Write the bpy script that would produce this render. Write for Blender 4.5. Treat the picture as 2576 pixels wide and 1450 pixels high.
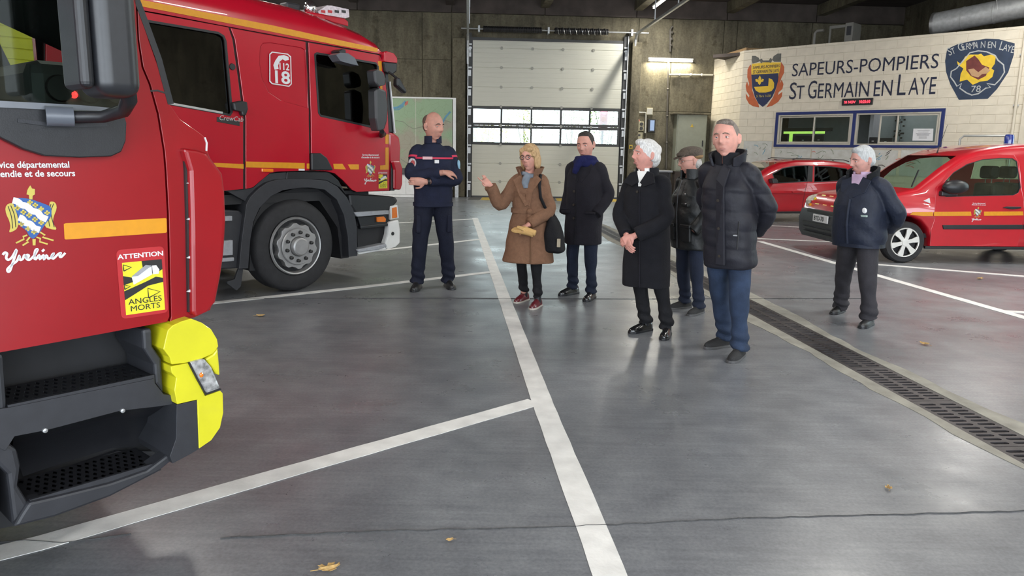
import bpy, bmesh, math, random
import numpy as np
from mathutils import Vector, Matrix, Euler
from mathutils.geometry import tessellate_polygon
random.seed(7)
for o in list(bpy.data.objects): bpy.data.objects.remove(o)
SC = bpy.context.scene
COL = SC.collection
R = math.radians

# ------------------------------------------------------------ camera
IW, IH, FPX = 2576, 1450, 1885.0
PITCH, ROLL, CH = R(10.4), R(0.97), 1.6
fw = np.array([0, math.cos(PITCH), -math.sin(PITCH)]); _r = np.array([1., 0, 0]); _u = np.cross(_r, fw)
RT = math.cos(ROLL)*_r + math.sin(ROLL)*_u; UP = -math.sin(ROLL)*_r + math.cos(ROLL)*_u
CAM = np.array([0, 0, CH])
cd = bpy.data.cameras.new('camera'); cam = bpy.data.objects.new('camera', cd); COL.objects.link(cam)
cd.sensor_width = 36; cd.lens = FPX/IW*36; cd.clip_end = 300; cd.clip_start = .05
M = Matrix(((RT[0], UP[0], -fw[0], 0), (RT[1], UP[1], -fw[1], 0), (RT[2], UP[2], -fw[2], CH), (0, 0, 0, 1)))
cam.matrix_world = M
SC.camera = cam

# ------------------------------------------------------------ overcast daylight outside, exposure
wd = bpy.data.worlds.new('world'); SC.world = wd; wd.use_nodes = True
bg = wd.node_tree.nodes['Background']; bg.inputs[0].default_value = (0.84, 0.92, 1.0, 1); bg.inputs[1].default_value = 7.0
SC.view_settings.view_transform = 'Standard'; SC.view_settings.look = 'None'
SC.view_settings.exposure = 0.3; SC.view_settings.gamma = 1.0; SC.view_settings.use_curve_mapping = False
TUBE_W = 150.0        # watts-equivalent of one ceiling tube

# ------------------------------------------------------------ geometry of the photograph -> places in the hall
def ray(x, y): return (x-IW/2)/FPX*RT - (y-IH/2)/FPX*UP + fw
def fl(x, y, z=0.0):
    d = ray(x, y); return CAM + (z-CH)/d[2]*d
class Fr:
    """upright frame: x along yaw, y to its left, z up"""
    def __init__(s, o, yaw):
        s.o = np.array([o[0], o[1], 0.0]); s.yaw = R(yaw)
        s.X = np.array([math.cos(s.yaw), math.sin(s.yaw), 0]); s.Y = np.array([-math.sin(s.yaw), math.cos(s.yaw), 0])
    def P(s, x, y, z=0): return s.o + x*s.X + y*s.Y + np.array([0, 0, z])
    def L(s, p): d = np.array(p)-s.o; return np.array([d@s.X, d@s.Y, d[2]])
    def S(s, x, y, yy=0.0):
        """pixel -> (x,z) on the frame's plane y=yy"""
        d = ray(x, y); p = s.o + yy*s.Y; t = ((p-CAM)@s.Y)/(d@s.Y); q = s.L(CAM+t*d); return (q[0], q[2])
    def SS(s, pts, yy=0.0): return [s.S(a, b, yy) for a, b in pts]

# ------------------------------------------------------------ mesh helpers
class MB:
    def __init__(s): s.v = []; s.f = []
    def add(s, vs, fs):
        n = len(s.v); s.v += [tuple(map(float, p)) for p in vs]; s.f += [tuple(i+n for i in q) for q in fs]; return s
    def box(s, x0, x1, y0, y1, z0, z1):
        return s.add([(x, y, z) for x in (x0, x1) for y in (y0, y1) for z in (z0, z1)],
            [(0, 1, 3, 2), (4, 6, 7, 5), (0, 4, 5, 1), (2, 3, 7, 6), (0, 2, 6, 4), (1, 5, 7, 3)])
    def prism(s, loop, t0, t1, mp, holes=()):
        """flat polygon (with holes) in a,b; extruded t0..t1; mp(a,b,t)->xyz"""
        loops = [list(loop)]+[list(h) for h in holes]
        tri = tessellate_polygon([[Vector((a, b, 0)) for a, b in L] for L in loops])
        fl_ = [p for L in loops for p in L]; n = len(fl_); base = len(s.v)
        s.v += [tuple(map(float, mp(a, b, t0))) for a, b in fl_]+[tuple(map(float, mp(a, b, t1))) for a, b in fl_]
        for t in tri:
            a, b, c = [q for q in t]
            s.f.append((base+a, base+b, base+c)); s.f.append((base+n+c, base+n+b, base+n+a))
        k = 0
        for L in loops:
            m = len(L)
            for i in range(m):
                i0 = base+k+i; i1 = base+k+(i+1) % m; s.f.append((i0, i1, i1+n, i0+n))
            k += m
        return s
    def loft(s, rings, closed=True, caps=True):
        n = len(rings[0]); base = len(s.v)
        for r in rings: s.v += [tuple(map(float, p)) for p in r]
        for i in range(len(rings)-1):
            for j in range(n if closed else n-1):
                a = base+i*n+j; b = base+i*n+(j+1) % n; s.f.append((a, b, b+n, a+n))
        if caps and closed:
            s.f.append(tuple(base+j for j in reversed(range(n)))); s.f.append(tuple(base+(len(rings)-1)*n+j for j in range(n)))
        return s
    def tube(s, pts, r, n=8, caps=True, flat=None):
        pts = [np.array(p, float) for p in pts]; m = len(pts)
        rs = r if isinstance(r, (list, tuple)) else [r]*m
        rings = []; ref = None
        for i, p in enumerate(pts):
            t = pts[min(i+1, m-1)]-pts[max(i-1, 0)]; t = t/(np.linalg.norm(t)+1e-9)
            if ref is None:
                ref = np.array([0, 0, 1.]) if abs(t[2]) < .9 else np.array([0, 1., 0])
            a = np.cross(t, ref); a /= np.linalg.norm(a)+1e-9; b = np.cross(a, t); ref = b
            k = flat if flat else 1
            rings.append([p+rs[i]*(math.cos(2*math.pi*j/n)*a*k+math.sin(2*math.pi*j/n)*b) for j in range(n)])
        return s.loft(rings, True, caps)
    def lathe(s, prof, n, mp):
        """prof [(r,h)] turned; mp(x,y,h)->xyz"""
        rings = [[mp(r*math.cos(2*math.pi*j/n), r*math.sin(2*math.pi*j/n), h) for j in range(n)] for r, h in prof]
        s.loft(rings, True, False); n0 = len(s.v)-len(rings)*n
        if prof[0][0] < .05: s.f.append(tuple(n0+j for j in reversed(range(n))))
        if prof[-1][0] < .05: s.f.append(tuple(n0+(len(rings)-1)*n+j for j in range(n)))
        return s
    def ell(s, c, r, n=14, m=9, rot=None):
        rings = []
        for i in range(m+1):
            th = math.pi*i/m; th = min(max(th, .02), math.pi-.02)
            ring = []
            for j in range(n):
                ph = 2*math.pi*j/n
                p = np.array([r[0]*math.sin(th)*math.cos(ph), r[1]*math.sin(th)*math.sin(ph), r[2]*math.cos(th)])
                if rot is not None: p = np.array(rot@Vector(p))
                ring.append(p+np.array(c))
            rings.append(ring)
        return s.loft(rings)
    def ribbon(s, pts, w, t0, t1, mp):
        """flat strip along a 2D polyline"""
        pts = [np.array(p, float) for p in pts]; L = []; Rr = []
        for i, p in enumerate(pts):
            d = pts[min(i+1, len(pts)-1)]-pts[max(i-1, 0)]; d /= np.linalg.norm(d)+1e-9; nrm = np.array([-d[1], d[0]])
            ww = w[i] if isinstance(w, (list, tuple)) else w
            L.append(p+nrm*ww/2); Rr.append(p-nrm*ww/2)
        for i in range(len(pts)-1):
            q = [L[i], L[i+1], Rr[i+1], Rr[i]]
            s.add([mp(a, b, t) for t in (t0, t1) for a, b in q], [(0, 1, 2, 3), (7, 6, 5, 4), (0, 4, 5, 1), (1, 5, 6, 2), (2, 6, 7, 3), (3, 7, 4, 0)])
        return s

def props(o, label=None, cat=None, group=None, kind=None):
    if label: o['label'] = label
    if cat: o['category'] = cat
    if group: o['group'] = group
    if kind: o['kind'] = kind
    return o
def build(name, mb, mat, parent=None, frame=None, smooth=None, bevel=0, seg=2, sub=0, loc=None, recalc=True, **kw):
    me = bpy.data.meshes.new(name)
    me.from_pydata(mb.v, [], mb.f); me.update()
    if recalc:
        b = bmesh.new(); b.from_mesh(me); bmesh.ops.remove_doubles(b, verts=b.verts, dist=1e-5)
        bmesh.ops.recalc_face_normals(b, faces=b.faces); b.to_mesh(me); b.free()
    o = bpy.data.objects.new(name, me); COL.objects.link(o)
    if mat: me.materials.append(mat)
    if parent is not None: o.parent = parent
    if frame is not None: o.location = frame.o; o.rotation_euler.z = frame.yaw
    if loc is not None: o.location = loc
    if bevel:
        m = o.modifiers.new('b', 'BEVEL'); m.width = bevel; m.segments = seg; m.limit_method = 'ANGLE'; m.angle_limit = R(35); m.harden_normals = smooth is not None
    if sub:
        m = o.modifiers.new('s', 'SUBSURF'); m.levels = sub; m.render_levels = sub
    if smooth is not None:
        for p in me.polygons: p.use_smooth = True
        if smooth < 3 and not bevel:
            try: me.set_sharp_from_angle(angle=smooth)
            except Exception: pass
    props(o, **kw)
    return o
def thing(name, label, cat, frame=None, loc=(0, 0, 0), yaw=0, group=None):
    o = bpy.data.objects.new(name, None); COL.objects.link(o); o.empty_display_size = .2
    if frame is not None: o.location = frame.o; o.rotation_euler.z = frame.yaw
    else: o.location = loc; o.rotation_euler.z = R(yaw)
    return props(o, label, cat, group)
def dup(root, loc=None, rotz=None, parent=None, **kw):
    c = root.copy(); COL.objects.link(c)
    if parent is not None: c.parent = parent
    if loc is not None: c.location = loc
    if rotz is not None: c.rotation_euler.z = rotz
    props(c, **kw)
    for ch in list(root.children): dup(ch, parent=c)
    return c
XZ = lambda d=0: (lambda a, b, t: (a, t+d, b))           # side-plane polygons: a->x, b->z, thickness along y
XY = lambda a, b, t: (a, b, t)
def text_mesh(name, s, size, mat, mp, parent=None, sx=1.0, shear=0.0, align='LEFT', bold=0.0, depth=.002, frame=None, space=1.0, **kw):
    """flat lettering laid on a surface through mp(a,b,t)->xyz"""
    cu = bpy.data.curves.new('txt', 'FONT'); cu.body = s; cu.size = size; cu.align_x = align; cu.shear = shear
    cu.offset = bold; cu.resolution_u = 3; cu.extrude = 0; cu.space_character = space
    to = bpy.data.objects.new('txt', cu); COL.objects.link(to)
    dg = bpy.context.evaluated_depsgraph_get(); me0 = bpy.data.meshes.new_from_object(to.evaluated_get(dg))
    bpy.data.objects.remove(to); bpy.data.curves.remove(cu)
    mb = MB(); mb.v = [tuple(map(float, mp(v.co.x*sx, v.co.y, 0))) for v in me0.vertices]; mb.f = [tuple(p.vertices) for p in me0.polygons]
    bpy.data.meshes.remove(me0)
    o = build(name, mb, mat, parent, frame, recalc=False, **kw)
    m = o.modifiers.new('sol', 'SOLIDIFY'); m.thickness = depth; m.offset = 0
    return o

def spline(pts, n=5):
    P = [np.array(p, float) for p in pts]; P = [2*P[0]-P[1]]+P+[2*P[-1]-P[-2]]; out = []
    for i in range(1, len(P)-2):
        for k in range(n):
            t = k/n; a, b, c, d = P[i-1], P[i], P[i+1], P[i+2]
            out.append(.5*((2*b)+(-a+c)*t+(2*a-5*b+4*c-d)*t*t+(-a+3*b-3*c+d)*t**3))
    out.append(P[-2]); return out
def smooth_poly(pts, it=1):
    for _ in range(it):
        o = []
        for i in range(len(pts)):
            a, b = np.array(pts[i]), np.array(pts[(i+1) % len(pts)]); o += [tuple(a*.75+b*.25), tuple(a*.25+b*.75)]
        pts = o
    return pts
def text_fit(name, s, x0, x1, z, cap, m, parent, y, bold=0.0, slant=0.0, depth=.001):
    """lettering stretched to run from x0 to x1 on the plane y, baseline z, capital height cap"""
    size = cap/.70; cu = bpy.data.curves.new('t', 'FONT'); cu.body = s; cu.size = size; o = bpy.data.objects.new('t', cu); COL.objects.link(o)
    bpy.context.view_layer.update(); bb = [v[0] for v in o.bound_box]; a, b = min(bb), max(bb); bpy.data.objects.remove(o); sx = (x1-x0)/(b-a)
    return text_mesh(name, s, size, m, lambda u, v, t_: (x0+u-a*sx, y, z+v+slant*u), parent=parent, sx=sx, bold=bold, depth=depth)
# ------------------------------------------------------------ materials
MATS = {}
def mat(name, col, rough=.5, metal=0, var=.08, scale=8, bump=0, bscale=40, emit=0, coat=0, spec=.5, col2=None, stretch=None, detail=3):
    if name in MATS: return MATS[name]
    m = bpy.data.materials.new(name); m.use_nodes = True; nt = m.node_tree; N = nt.nodes; b = N['Principled BSDF']
    tc = N.new('ShaderNodeTexCoord'); nz = N.new('ShaderNodeTexNoise'); nz.inputs['Scale'].default_value = scale; nz.inputs['Detail'].default_value = detail
    src = tc.outputs['Object']
    if stretch:
        mpn = N.new('ShaderNodeMapping'); mpn.inputs['Scale'].default_value = stretch; nt.links.new(src, mpn.inputs[0]); src = mpn.outputs[0]
    nt.links.new(src, nz.inputs['Vector'])
    rp = N.new('ShaderNodeValToRGB'); rp.color_ramp.elements[0].position = .3; rp.color_ramp.elements[1].position = .7
    c1 = tuple(max(0, c*(1-var)) for c in col); c2 = col2 or tuple(min(1, c*(1+var)) for c in col)
    rp.color_ramp.elements[0].color = (*c1, 1); rp.color_ramp.elements[1].color = (*c2, 1)
    nt.links.new(nz.outputs['Fac'], rp.inputs[0]); nt.links.new(rp.outputs[0], b.inputs['Base Color'])
    b.inputs['Roughness'].default_value = rough; b.inputs['Metallic'].default_value = metal
    b.inputs['Specular IOR Level'].default_value = spec
    if coat: b.inputs['Coat Weight'].default_value = coat; b.inputs['Coat Roughness'].default_value = .03
    if bump:
        n2 = N.new('ShaderNodeTexNoise'); n2.inputs['Scale'].default_value = bscale; n2.inputs['Detail'].default_value = 4
        nt.links.new(src, n2.inputs['Vector'])
        bp = N.new('ShaderNodeBump'); bp.inputs['Strength'].default_value = bump; bp.inputs['Distance'].default_value = .02
        nt.links.new(n2.outputs['Fac'], bp.inputs['Height']); nt.links.new(bp.outputs[0], b.inputs['Normal'])
    if emit:
        b.inputs['Emission Color'].default_value = (*col, 1); b.inputs['Emission Strength'].default_value = emit
    MATS[name] = m; return m
def glass_mat(name, tint=(.6, .68, .66), trans=.55, rough=.02):
    if name in MATS: return MATS[name]
    m = bpy.data.materials.new(name); m.use_nodes = True; nt = m.node_tree; N = nt.nodes; out = N['Material Output']; N.remove(N['Principled BSDF'])
    tr = N.new('ShaderNodeBsdfTransparent'); tr.inputs[0].default_value = (*[c*trans for c in tint], 1)
    gl = N.new('ShaderNodeBsdfGlossy'); gl.inputs['Roughness'].default_value = rough; gl.inputs[0].default_value = (1, 1, 1, 1)
    fr = N.new('ShaderNodeFresnel'); fr.inputs[0].default_value = 1.5
    nz = N.new('ShaderNodeTexNoise'); nz.inputs['Scale'].default_value = 3
    mx = N.new('ShaderNodeMixShader'); ma = N.new('ShaderNodeMath'); ma.operation = 'MULTIPLY_ADD'; ma.inputs[1].default_value = .02; 
    nt.links.new(nz.outputs['Fac'], ma.inputs[0]); nt.links.new(fr.outputs[0], ma.inputs[2])
    nt.links.new(ma.outputs[0], mx.inputs[0]); nt.links.new(tr.outputs[0], mx.inputs[1]); nt.links.new(gl.outputs[0], mx.inputs[2])
    nt.links.new(mx.outputs[0], out.inputs[0]); MATS[name] = m; return m
RED = mat('truck_red', (.42, .004, .018), .25, coat=.5, var=.04, scale=3)
RED1 = mat('truck_red_older', (.26, .003, .007), .32, spec=.35, coat=.3, var=.06, scale=4)
REDC = mat('car_red', (.45, .008, .018), .28, coat=.9, var=.04)
YEL = mat('reflective_yellow', (.62, .26, .005), .4, var=.05, scale=30)
FLUO = mat('fluo_yellow', (.60, .56, .015), .35, var=.05, coat=.3)
BLK = mat('black_plastic', (.010, .0105, .013), .42, var=.15, scale=25, bump=.05, bscale=300)
BLK2 = mat('dark_grey_plastic', (.022, .023, .028), .5, var=.12, scale=20, bump=.05, bscale=250)
RUB = mat('tyre_rubber', (.016, .016, .018), .75, var=.25, scale=15, bump=.1, bscale=80)
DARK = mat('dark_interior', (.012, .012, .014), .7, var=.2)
STEEL = mat('wheel_steel', (.38, .38, .38), .45, .6, var=.1, scale=10)
ALU = mat('aluminium', (.55, .56, .57), .35, .9, var=.06)
GALV = mat('galvanised_steel', (.50, .51, .51), .40, .5, var=.14, scale=12)
WHT = mat('white_paint', (.78, .78, .76), .4, var=.04)
WHTD = mat('white_decal', (.64, .64, .65), .5, var=.03)
GREYP = mat('grey_step_plastic', (.30, .31, .33), .55, var=.1, scale=30)
ORANGE = mat('orange_lens', (.75, .18, .01), .25, var=.08, coat=.5)
CHROME = mat('chrome', (.75, .76, .78), .12, 1, var=.03)
GLASS = glass_mat('tinted_glass', (.5, .6, .55), .45)
GLASSD = glass_mat('dark_glass', (.3, .33, .36), .25)
GLASSC = glass_mat('clear_glass', (.9, .96, .94), .92)
DBLUE = mat('decal_blue', (.02, .09, .30), .4, var=.05)
DYEL = mat('decal_pale_yellow', (.52, .42, .08), .45, var=.05)
DBLK = mat('decal_black', (.012, .012, .012), .5, var=.1)
STYEL = mat('sticker_yellow', (.66, .60, .02), .45, var=.04)
STRED = mat('sticker_red', (.42, .015, .02), .45, var=.04)
# ============================================================ the hall
HF = Fr(fl(1172, 495), 3.5)          # far wall: x along it, y<0 towards the camera
OK_ = 1.12                           # office distance
OF = Fr((6.326*OK_, 21.63*OK_), -45)         # office front wall
zk = lambda z: CH+(z-CH)*OK_
ZC = 6.65
def conc_mat():
    m = bpy.data.materials.new('stained_concrete'); m.use_nodes = True; nt = m.node_tree; N = nt.nodes; b = N['Principled BSDF']; K = nt.links.new; tc = N.new('ShaderNodeTexCoord')
    def layer(sc, det, st, c0, c1, p0=.3, p1=.7):
        mp = N.new('ShaderNodeMapping'); mp.inputs['Scale'].default_value = st; K(tc.outputs['Object'], mp.inputs[0]); n = N.new('ShaderNodeTexNoise'); n.inputs['Scale'].default_value = sc; n.inputs['Detail'].default_value = det; n.inputs['Roughness'].default_value = .65; K(mp.outputs[0], n.inputs['Vector'])
        r = N.new('ShaderNodeValToRGB'); r.color_ramp.elements[0].position = p0; r.color_ramp.elements[1].position = p1; r.color_ramp.elements[0].color = (*c0, 1); r.color_ramp.elements[1].color = (*c1, 1); K(n.outputs['Fac'], r.inputs[0]); return r, n
    a, _ = layer(.7, 6, (1, 1, .5), (.085, .075, .052), (.20, .178, .125)); c, _ = layer(3.5, 9, (1, 1, .22), (.55, .55, .53), (1.3, 1.28, 1.2)); d, nf = layer(16, 8, (1, 1, 1), (.72, .72, .72), (1.2, 1.2, 1.2)); e_, _ = layer(2.2, 4, (1, 1, 1), (.62, .6, .56), (1, 1, 1), .34, .44)
    prev = a
    for l in (c, d, e_):
        mx = N.new('ShaderNodeMixRGB'); mx.blend_type = 'MULTIPLY'; mx.inputs[0].default_value = 1; K(prev.outputs[0], mx.inputs[1]); K(l.outputs[0], mx.inputs[2]); prev = mx
    K(prev.outputs[0], b.inputs['Base Color']); b.inputs['Roughness'].default_value = .88
    bp = N.new('ShaderNodeBump'); bp.inputs['Strength'].default_value = .35; bp.inputs['Distance'].default_value = .02; K(nf.outputs['Fac'], bp.inputs['Height']); K(bp.outputs[0], b.inputs['Normal']); return m
CONC = conc_mat()
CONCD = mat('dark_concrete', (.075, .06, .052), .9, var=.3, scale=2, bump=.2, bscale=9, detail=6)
CEILM = mat('ceiling_boards', (.07, .055, .05), .9, var=.3, scale=2, stretch=(.4, 6, 1))
CREAM = mat('cream_block_paint', (.62, .56, .45), .6, var=.06, scale=5, bump=.12, bscale=45)
YWALL = mat('yellow_block_paint', (.62, .52, .02), .6, var=.08, scale=5, bump=.12, bscale=45)
def floor_mat():
    m = bpy.data.materials.new('sealed_concrete_floor'); m.use_nodes = True; nt = m.node_tree; N = nt.nodes; b = N['Principled BSDF']; K = nt.links.new
    tc = N.new('ShaderNodeTexCoord')
    def nz(s, d, st=(1, 1, 1)):
        mp = N.new('ShaderNodeMapping'); mp.inputs['Scale'].default_value = st; K(tc.outputs['Object'], mp.inputs[0])
        n = N.new('ShaderNodeTexNoise'); n.inputs['Scale'].default_value = s; n.inputs['Detail'].default_value = d; n.inputs['Roughness'].default_value = .62; K(mp.outputs[0], n.inputs['Vector']); return n
    big = nz(.55, 6); med = nz(4, 8); fine = nz(60, 3); scr = nz(1.6, 7)
    r1 = N.new('ShaderNodeValToRGB'); r1.color_ramp.elements[0].position = .32; r1.color_ramp.elements[1].position = .68
    r1.color_ramp.elements[0].color = (.145, .154, .170, 1); r1.color_ramp.elements[1].color = (.215, .226, .243, 1); K(big.outputs['Fac'], r1.inputs[0])
    r2 = N.new('ShaderNodeValToRGB'); r2.color_ramp.elements[0].position = .25; r2.color_ramp.elements[1].position = .75
    r2.color_ramp.elements[0].color = (.72, .72, .74, 1); r2.color_ramp.elements[1].color = (1.18, 1.18, 1.16, 1); K(med.outputs['Fac'], r2.inputs[0])
    m1 = N.new('ShaderNodeMixRGB'); m1.blend_type = 'MULTIPLY'; m1.inputs[0].default_value = 1; K(r1.outputs[0], m1.inputs[1]); K(r2.outputs[0], m1.inputs[2])
    r3 = N.new('ShaderNodeValToRGB'); r3.color_ramp.elements[0].position = .2; r3.color_ramp.elements[1].position = .8
    r3.color_ramp.elements[0].color = (.72, .72, .73, 1); r3.color_ramp.elements[1].color = (1.22, 1.22, 1.2, 1); K(fine.outputs['Fac'], r3.inputs[0])
    m2 = N.new('ShaderNodeMixRGB'); m2.blend_type = 'MULTIPLY'; m2.inputs[0].default_value = 1; K(m1.outputs[0], m2.inputs[1]); K(r3.outputs[0], m2.inputs[2])
    mpr = N.new('ShaderNodeMapping'); mpr.inputs['Rotation'].default_value = (0, 0, R(35)); mpr.inputs['Scale'].default_value = (1.2, 22, 1); K(tc.outputs['Object'], mpr.inputs[0])
    ns = N.new('ShaderNodeTexNoise'); ns.inputs['Scale'].default_value = 1.5; ns.inputs['Detail'].default_value = 6; K(mpr.outputs[0], ns.inputs['Vector'])
    r4 = N.new('ShaderNodeValToRGB'); r4.color_ramp.elements[0].position = .3; r4.color_ramp.elements[1].position = .75; r4.color_ramp.elements[0].color = (.90, .90, .91, 1); r4.color_ramp.elements[1].color = (1.16, 1.16, 1.16, 1); K(ns.outputs['Fac'], r4.inputs[0])
    m3 = N.new('ShaderNodeMixRGB'); m3.blend_type = 'MULTIPLY'; m3.inputs[0].default_value = 1; K(m2.outputs[0], m3.inputs[1]); K(r4.outputs[0], m3.inputs[2])
    K(m3.outputs[0], b.inputs['Base Color'])
    rr = N.new('ShaderNodeMapRange'); rr.inputs[1].default_value = .3; rr.inputs[2].default_value = .7; rr.inputs[3].default_value = .24; rr.inputs[4].default_value = .40
    K(scr.outputs['Fac'], rr.inputs[0]); K(rr.outputs[0], b.inputs['Roughness']); b.inputs['Specular IOR Level'].default_value = .55
    bp = N.new('ShaderNodeBump'); bp.inputs['Strength'].default_value = .012; bp.inputs['Distance'].default_value = .01; K(med.outputs['Fac'], bp.inputs['Height']); K(bp.outputs[0], b.inputs['Normal'])
    return m
FLOORM = floor_mat()
def mark_mat():
    m = mat('floor_line_paint', (.74, .74, .72), .5, var=.12, scale=7, bump=.1, bscale=60, detail=9); return m
MARK = mark_mat()
# --- floor with the drain channel cut into it
dA = [fl(1884.5, 783), fl(2574, 1169)]; dB = [fl(1883, 757), fl(2576, 1098)]
cm = [(dA[i]+dB[i])/2 for i in (0, 1)]; dv = cm[1]-cm[0]; dv /= np.linalg.norm(dv)
DW = .31                                             # drain width
DF = Fr(cm[0], math.degrees(math.atan2(-dv[1], -dv[0])))   # x runs away from the camera
def wl(fr, pts): return [tuple(fr.P(*p)[:2]) for p in pts]
f_out = wl(HF, [(-16, -33), (15, -33), (15, .4), (-16, .4)])
f_hole = wl(DF, [(-6.2, -DW/2), (10.5, -DW/2), (10.5, DW/2), (-6.2, DW/2)])
floor = build('floor', MB().prism(f_out, -.25, 0, XY, [f_hole]), FLOORM, kind='structure', label='grey sealed concrete floor with white bay lines')
build('drain_channel', MB().box(-6.2, 10.5, -DW/2, DW/2, -.25, -.14), DARK, frame=DF, kind='structure')
PALE = mat('pale_drain_mortar', (.27, .26, .225), .8, var=.2, scale=6, bump=.2, bscale=50)
for s in (-1, 1):
    mb = MB(); n = 120; rnd = random.Random(3+s); w = .1; A = []; B = []
    for i in range(n+1):
        x = -6.2+16.7*i/n; w += rnd.uniform(-.022, .022); w = min(max(w, .04), .17); A.append((x, s*DW/2)); B.append((x, s*(DW/2+w)))
    for i in range(n):
        q = [A[i], A[i+1], B[i+1], B[i]]
        mb.add([(*p, .0) for p in q]+[(*p, .003) for p in q], [(0, 1, 2, 3), (4, 5, 6, 7), (0, 1, 5, 4), (2, 3, 7, 6)])
    o = build('mortar_border', mb, PALE, parent=floor); o.location = DF.o; o.rotation_euler.z = DF.yaw
# drain gratings: one cast iron grate with slots, copied
IRON = mat('cast_iron', (.055, .05, .052), .5, .5, var=.3, scale=9, bump=.1, bscale=90)
GL = .78
def grate_mesh():
    holes = []; n = 12
    for r_ in (0, 1):
        y0, y1 = (-.125, -.015) if r_ == 0 else (.015, .125)
        for i in range(n):
            x0 = .035+i*(GL-.06)/n; x1 = x0+.033; k = .012
            holes.append([(x0, y0+k), (x0+k, y0), (x1-k, y0), (x1, y0+k), (x1, y1-k), (x1-k, y1), (x0+k, y1), (x0, y1-k)])
    return MB().prism([(.003, -DW/2+.004), (GL-.003, -DW/2+.004), (GL-.003, DW/2-.004), (.003, DW/2-.004)], -.03, 0.001, XY, holes)
g0 = None; GN = [0]
ORD = 'first second third fourth fifth sixth seventh eighth ninth tenth eleventh twelfth thirteenth fourteenth fifteenth sixteenth seventeenth eighteenth nineteenth twentieth'.split()
for i in range(-7, 13):
    p = DF.P(i*GL, 0, 0); x, y = p[0], p[1]
    if g0 is None:
        g0 = build('drain_grate', grate_mesh(), IRON); g = g0
    else: g = dup(g0)
    g.location = p; g.rotation_euler.z = DF.yaw
    q_ = p-CAM; z_ = q_@fw; vis = z_ > .5 and FPX*(q_@RT)/z_ < IW/2-8
    if vis: GN[0] += 1
    props(g, ('%s slotted iron drain grate counted from the right picture edge' % ORD[GN[0]-1]) if vis else 'slotted iron drain grate beyond the right picture edge', 'grate', 'drain grates in a row')
# --- white bay lines
LN = [0]
def line_px(pts, w=.13, name='floor_line'):
    LN[0] += 1; zt = .0025+.0002*LN[0]
    P = [fl(*p)[:2] for p in pts]; fine = []
    for a, b in zip(P[:-1], P[1:]):
        n = max(1, int(np.linalg.norm(b-a)/.15))
        for i in range(n): fine.append(a+(b-a)*i/n)
    fine.append(P[-1]); rnd = random.Random(len(fine))
    return build(name, MB().ribbon(fine, [w*rnd.uniform(.97, 1.03) for _ in fine], .001, zt, XY), MARK, parent=floor)
line_px([(1195, 549), (1367, 1020), (1505, 1370), (1575, 1560)], .135)
line_px([(-160, 1432), (100, 1368), (700, 1195), (1345, 1012)], .135)
line_px([(450, 772), (900, 724), (1236, 685)], .12)
line_px([(700, 660), (905, 636), (1212, 602)], .12)
line_px([(900, 567), (1010, 561), (1200, 551)], .12)
line_px([(1912, 608), (2250, 706), (2640, 818), (3300, 1009)], .125)
line_px([(1790, 594), (1912, 601), (2095, 609), (2230, 616)], .11)
line_px([(2120, 660), (2230, 668), (2640, 701), (3300, 754)], .12)
line_px([(1800, 562), (1935, 568), (2070, 575)], .1)
line_px([(2508, 783), (2640, 790), (3300, 826)], .1)
CRK = mat('crack_dark', (.05, .05, .05), .9, var=.3, scale=40)
def crack(pts, w, jit, seed, name='crack'):
    rnd = random.Random(seed); P = [fl(*p)[:2] for p in pts]; fine = []
    for a, b in zip(P[:-1], P[1:]):
        n = max(2, int(np.linalg.norm(b-a)/.04)); d = (b-a)/np.linalg.norm(b-a); nn = np.array([-d[1], d[0]])
        for i in range(n): fine.append(a+(b-a)*i/n+nn*rnd.uniform(-jit, jit))
    fine.append(P[-1]); return build(name, MB().ribbon(fine, [w*rnd.uniform(.3, 1.2) for _ in fine], -.001, .0052, XY), CRK, parent=floor)
crack([(555, 1356), (900, 1340), (1300, 1330), (1550, 1322), (1900, 1305), (2250, 1296), (2640, 1286)], .0026, .005, 1)
crack([(-60, 1368), (60, 1362), (160, 1368), (330, 1345)], .002, .004, 2)
crack([(560, 752), (1100, 751), (1600, 753), (1980, 752), (2200, 752)], .006, .001, 3, 'floor_joint')
# --- far wall, in concrete panels with open joints
def wallbox(name, x0, x1, y0, y1, z0, z1, m=None, fr=None, parent=None, bevel=0, **kw):
    return build(name, MB().box(x0, x1, y0, y1, z0, z1), m or CONC, parent, fr if parent is None else None, bevel=bevel, **kw)
dS = lambda x, y: HF.S(x, y, -.1)
DX0 = dS(1188, 300)[0]; DX1 = dS(1560, 300)[0]; DZ1 = dS(1380, 107)[1]
wback = build('wall_back', MB().box(-16, DX0-.12, .05, .4, 0, ZC).box(DX1+.12, 15, .05, .4, 0, ZC).box(DX0-.12, DX1+.12, .05, .4, DZ1+.05, ZC), CONC, frame=HF, kind='structure')
def hpanel(x0, x1, z0, z1, dy=0.0, m=None):
    o = build('concrete_panel', MB().box(x0, x1, dy, .05, z0, z1), m or CONC, parent=wback, bevel=.012); return o
xs = [-16, -13.4, -10.8, -8.2, -5.6, HF.S(1062, 80)[0], HF.S(1136, 80)[0]]
for a, b in zip(xs[:-1], xs[1:]):
    for z0, z1 in ((0, 2.35), (2.36, 4.55), (4.56, 6.06)): hpanel(a+.01, b-.01, z0, z1)
xs = [HF.S(1607, 80)[0], HF.S(1692, 80)[0], HF.S(1822, 80)[0], 9.2, 11.8, 15]
for a, b in zip(xs[:-1], xs[1:]):
    for z0, z1 in ((0, 3.0), (3.01, 6.06)): hpanel(a+.01, b-.01, z0, z1)
hpanel(DX0-.1, DX1+.1, DZ1+.06, 6.06)
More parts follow.
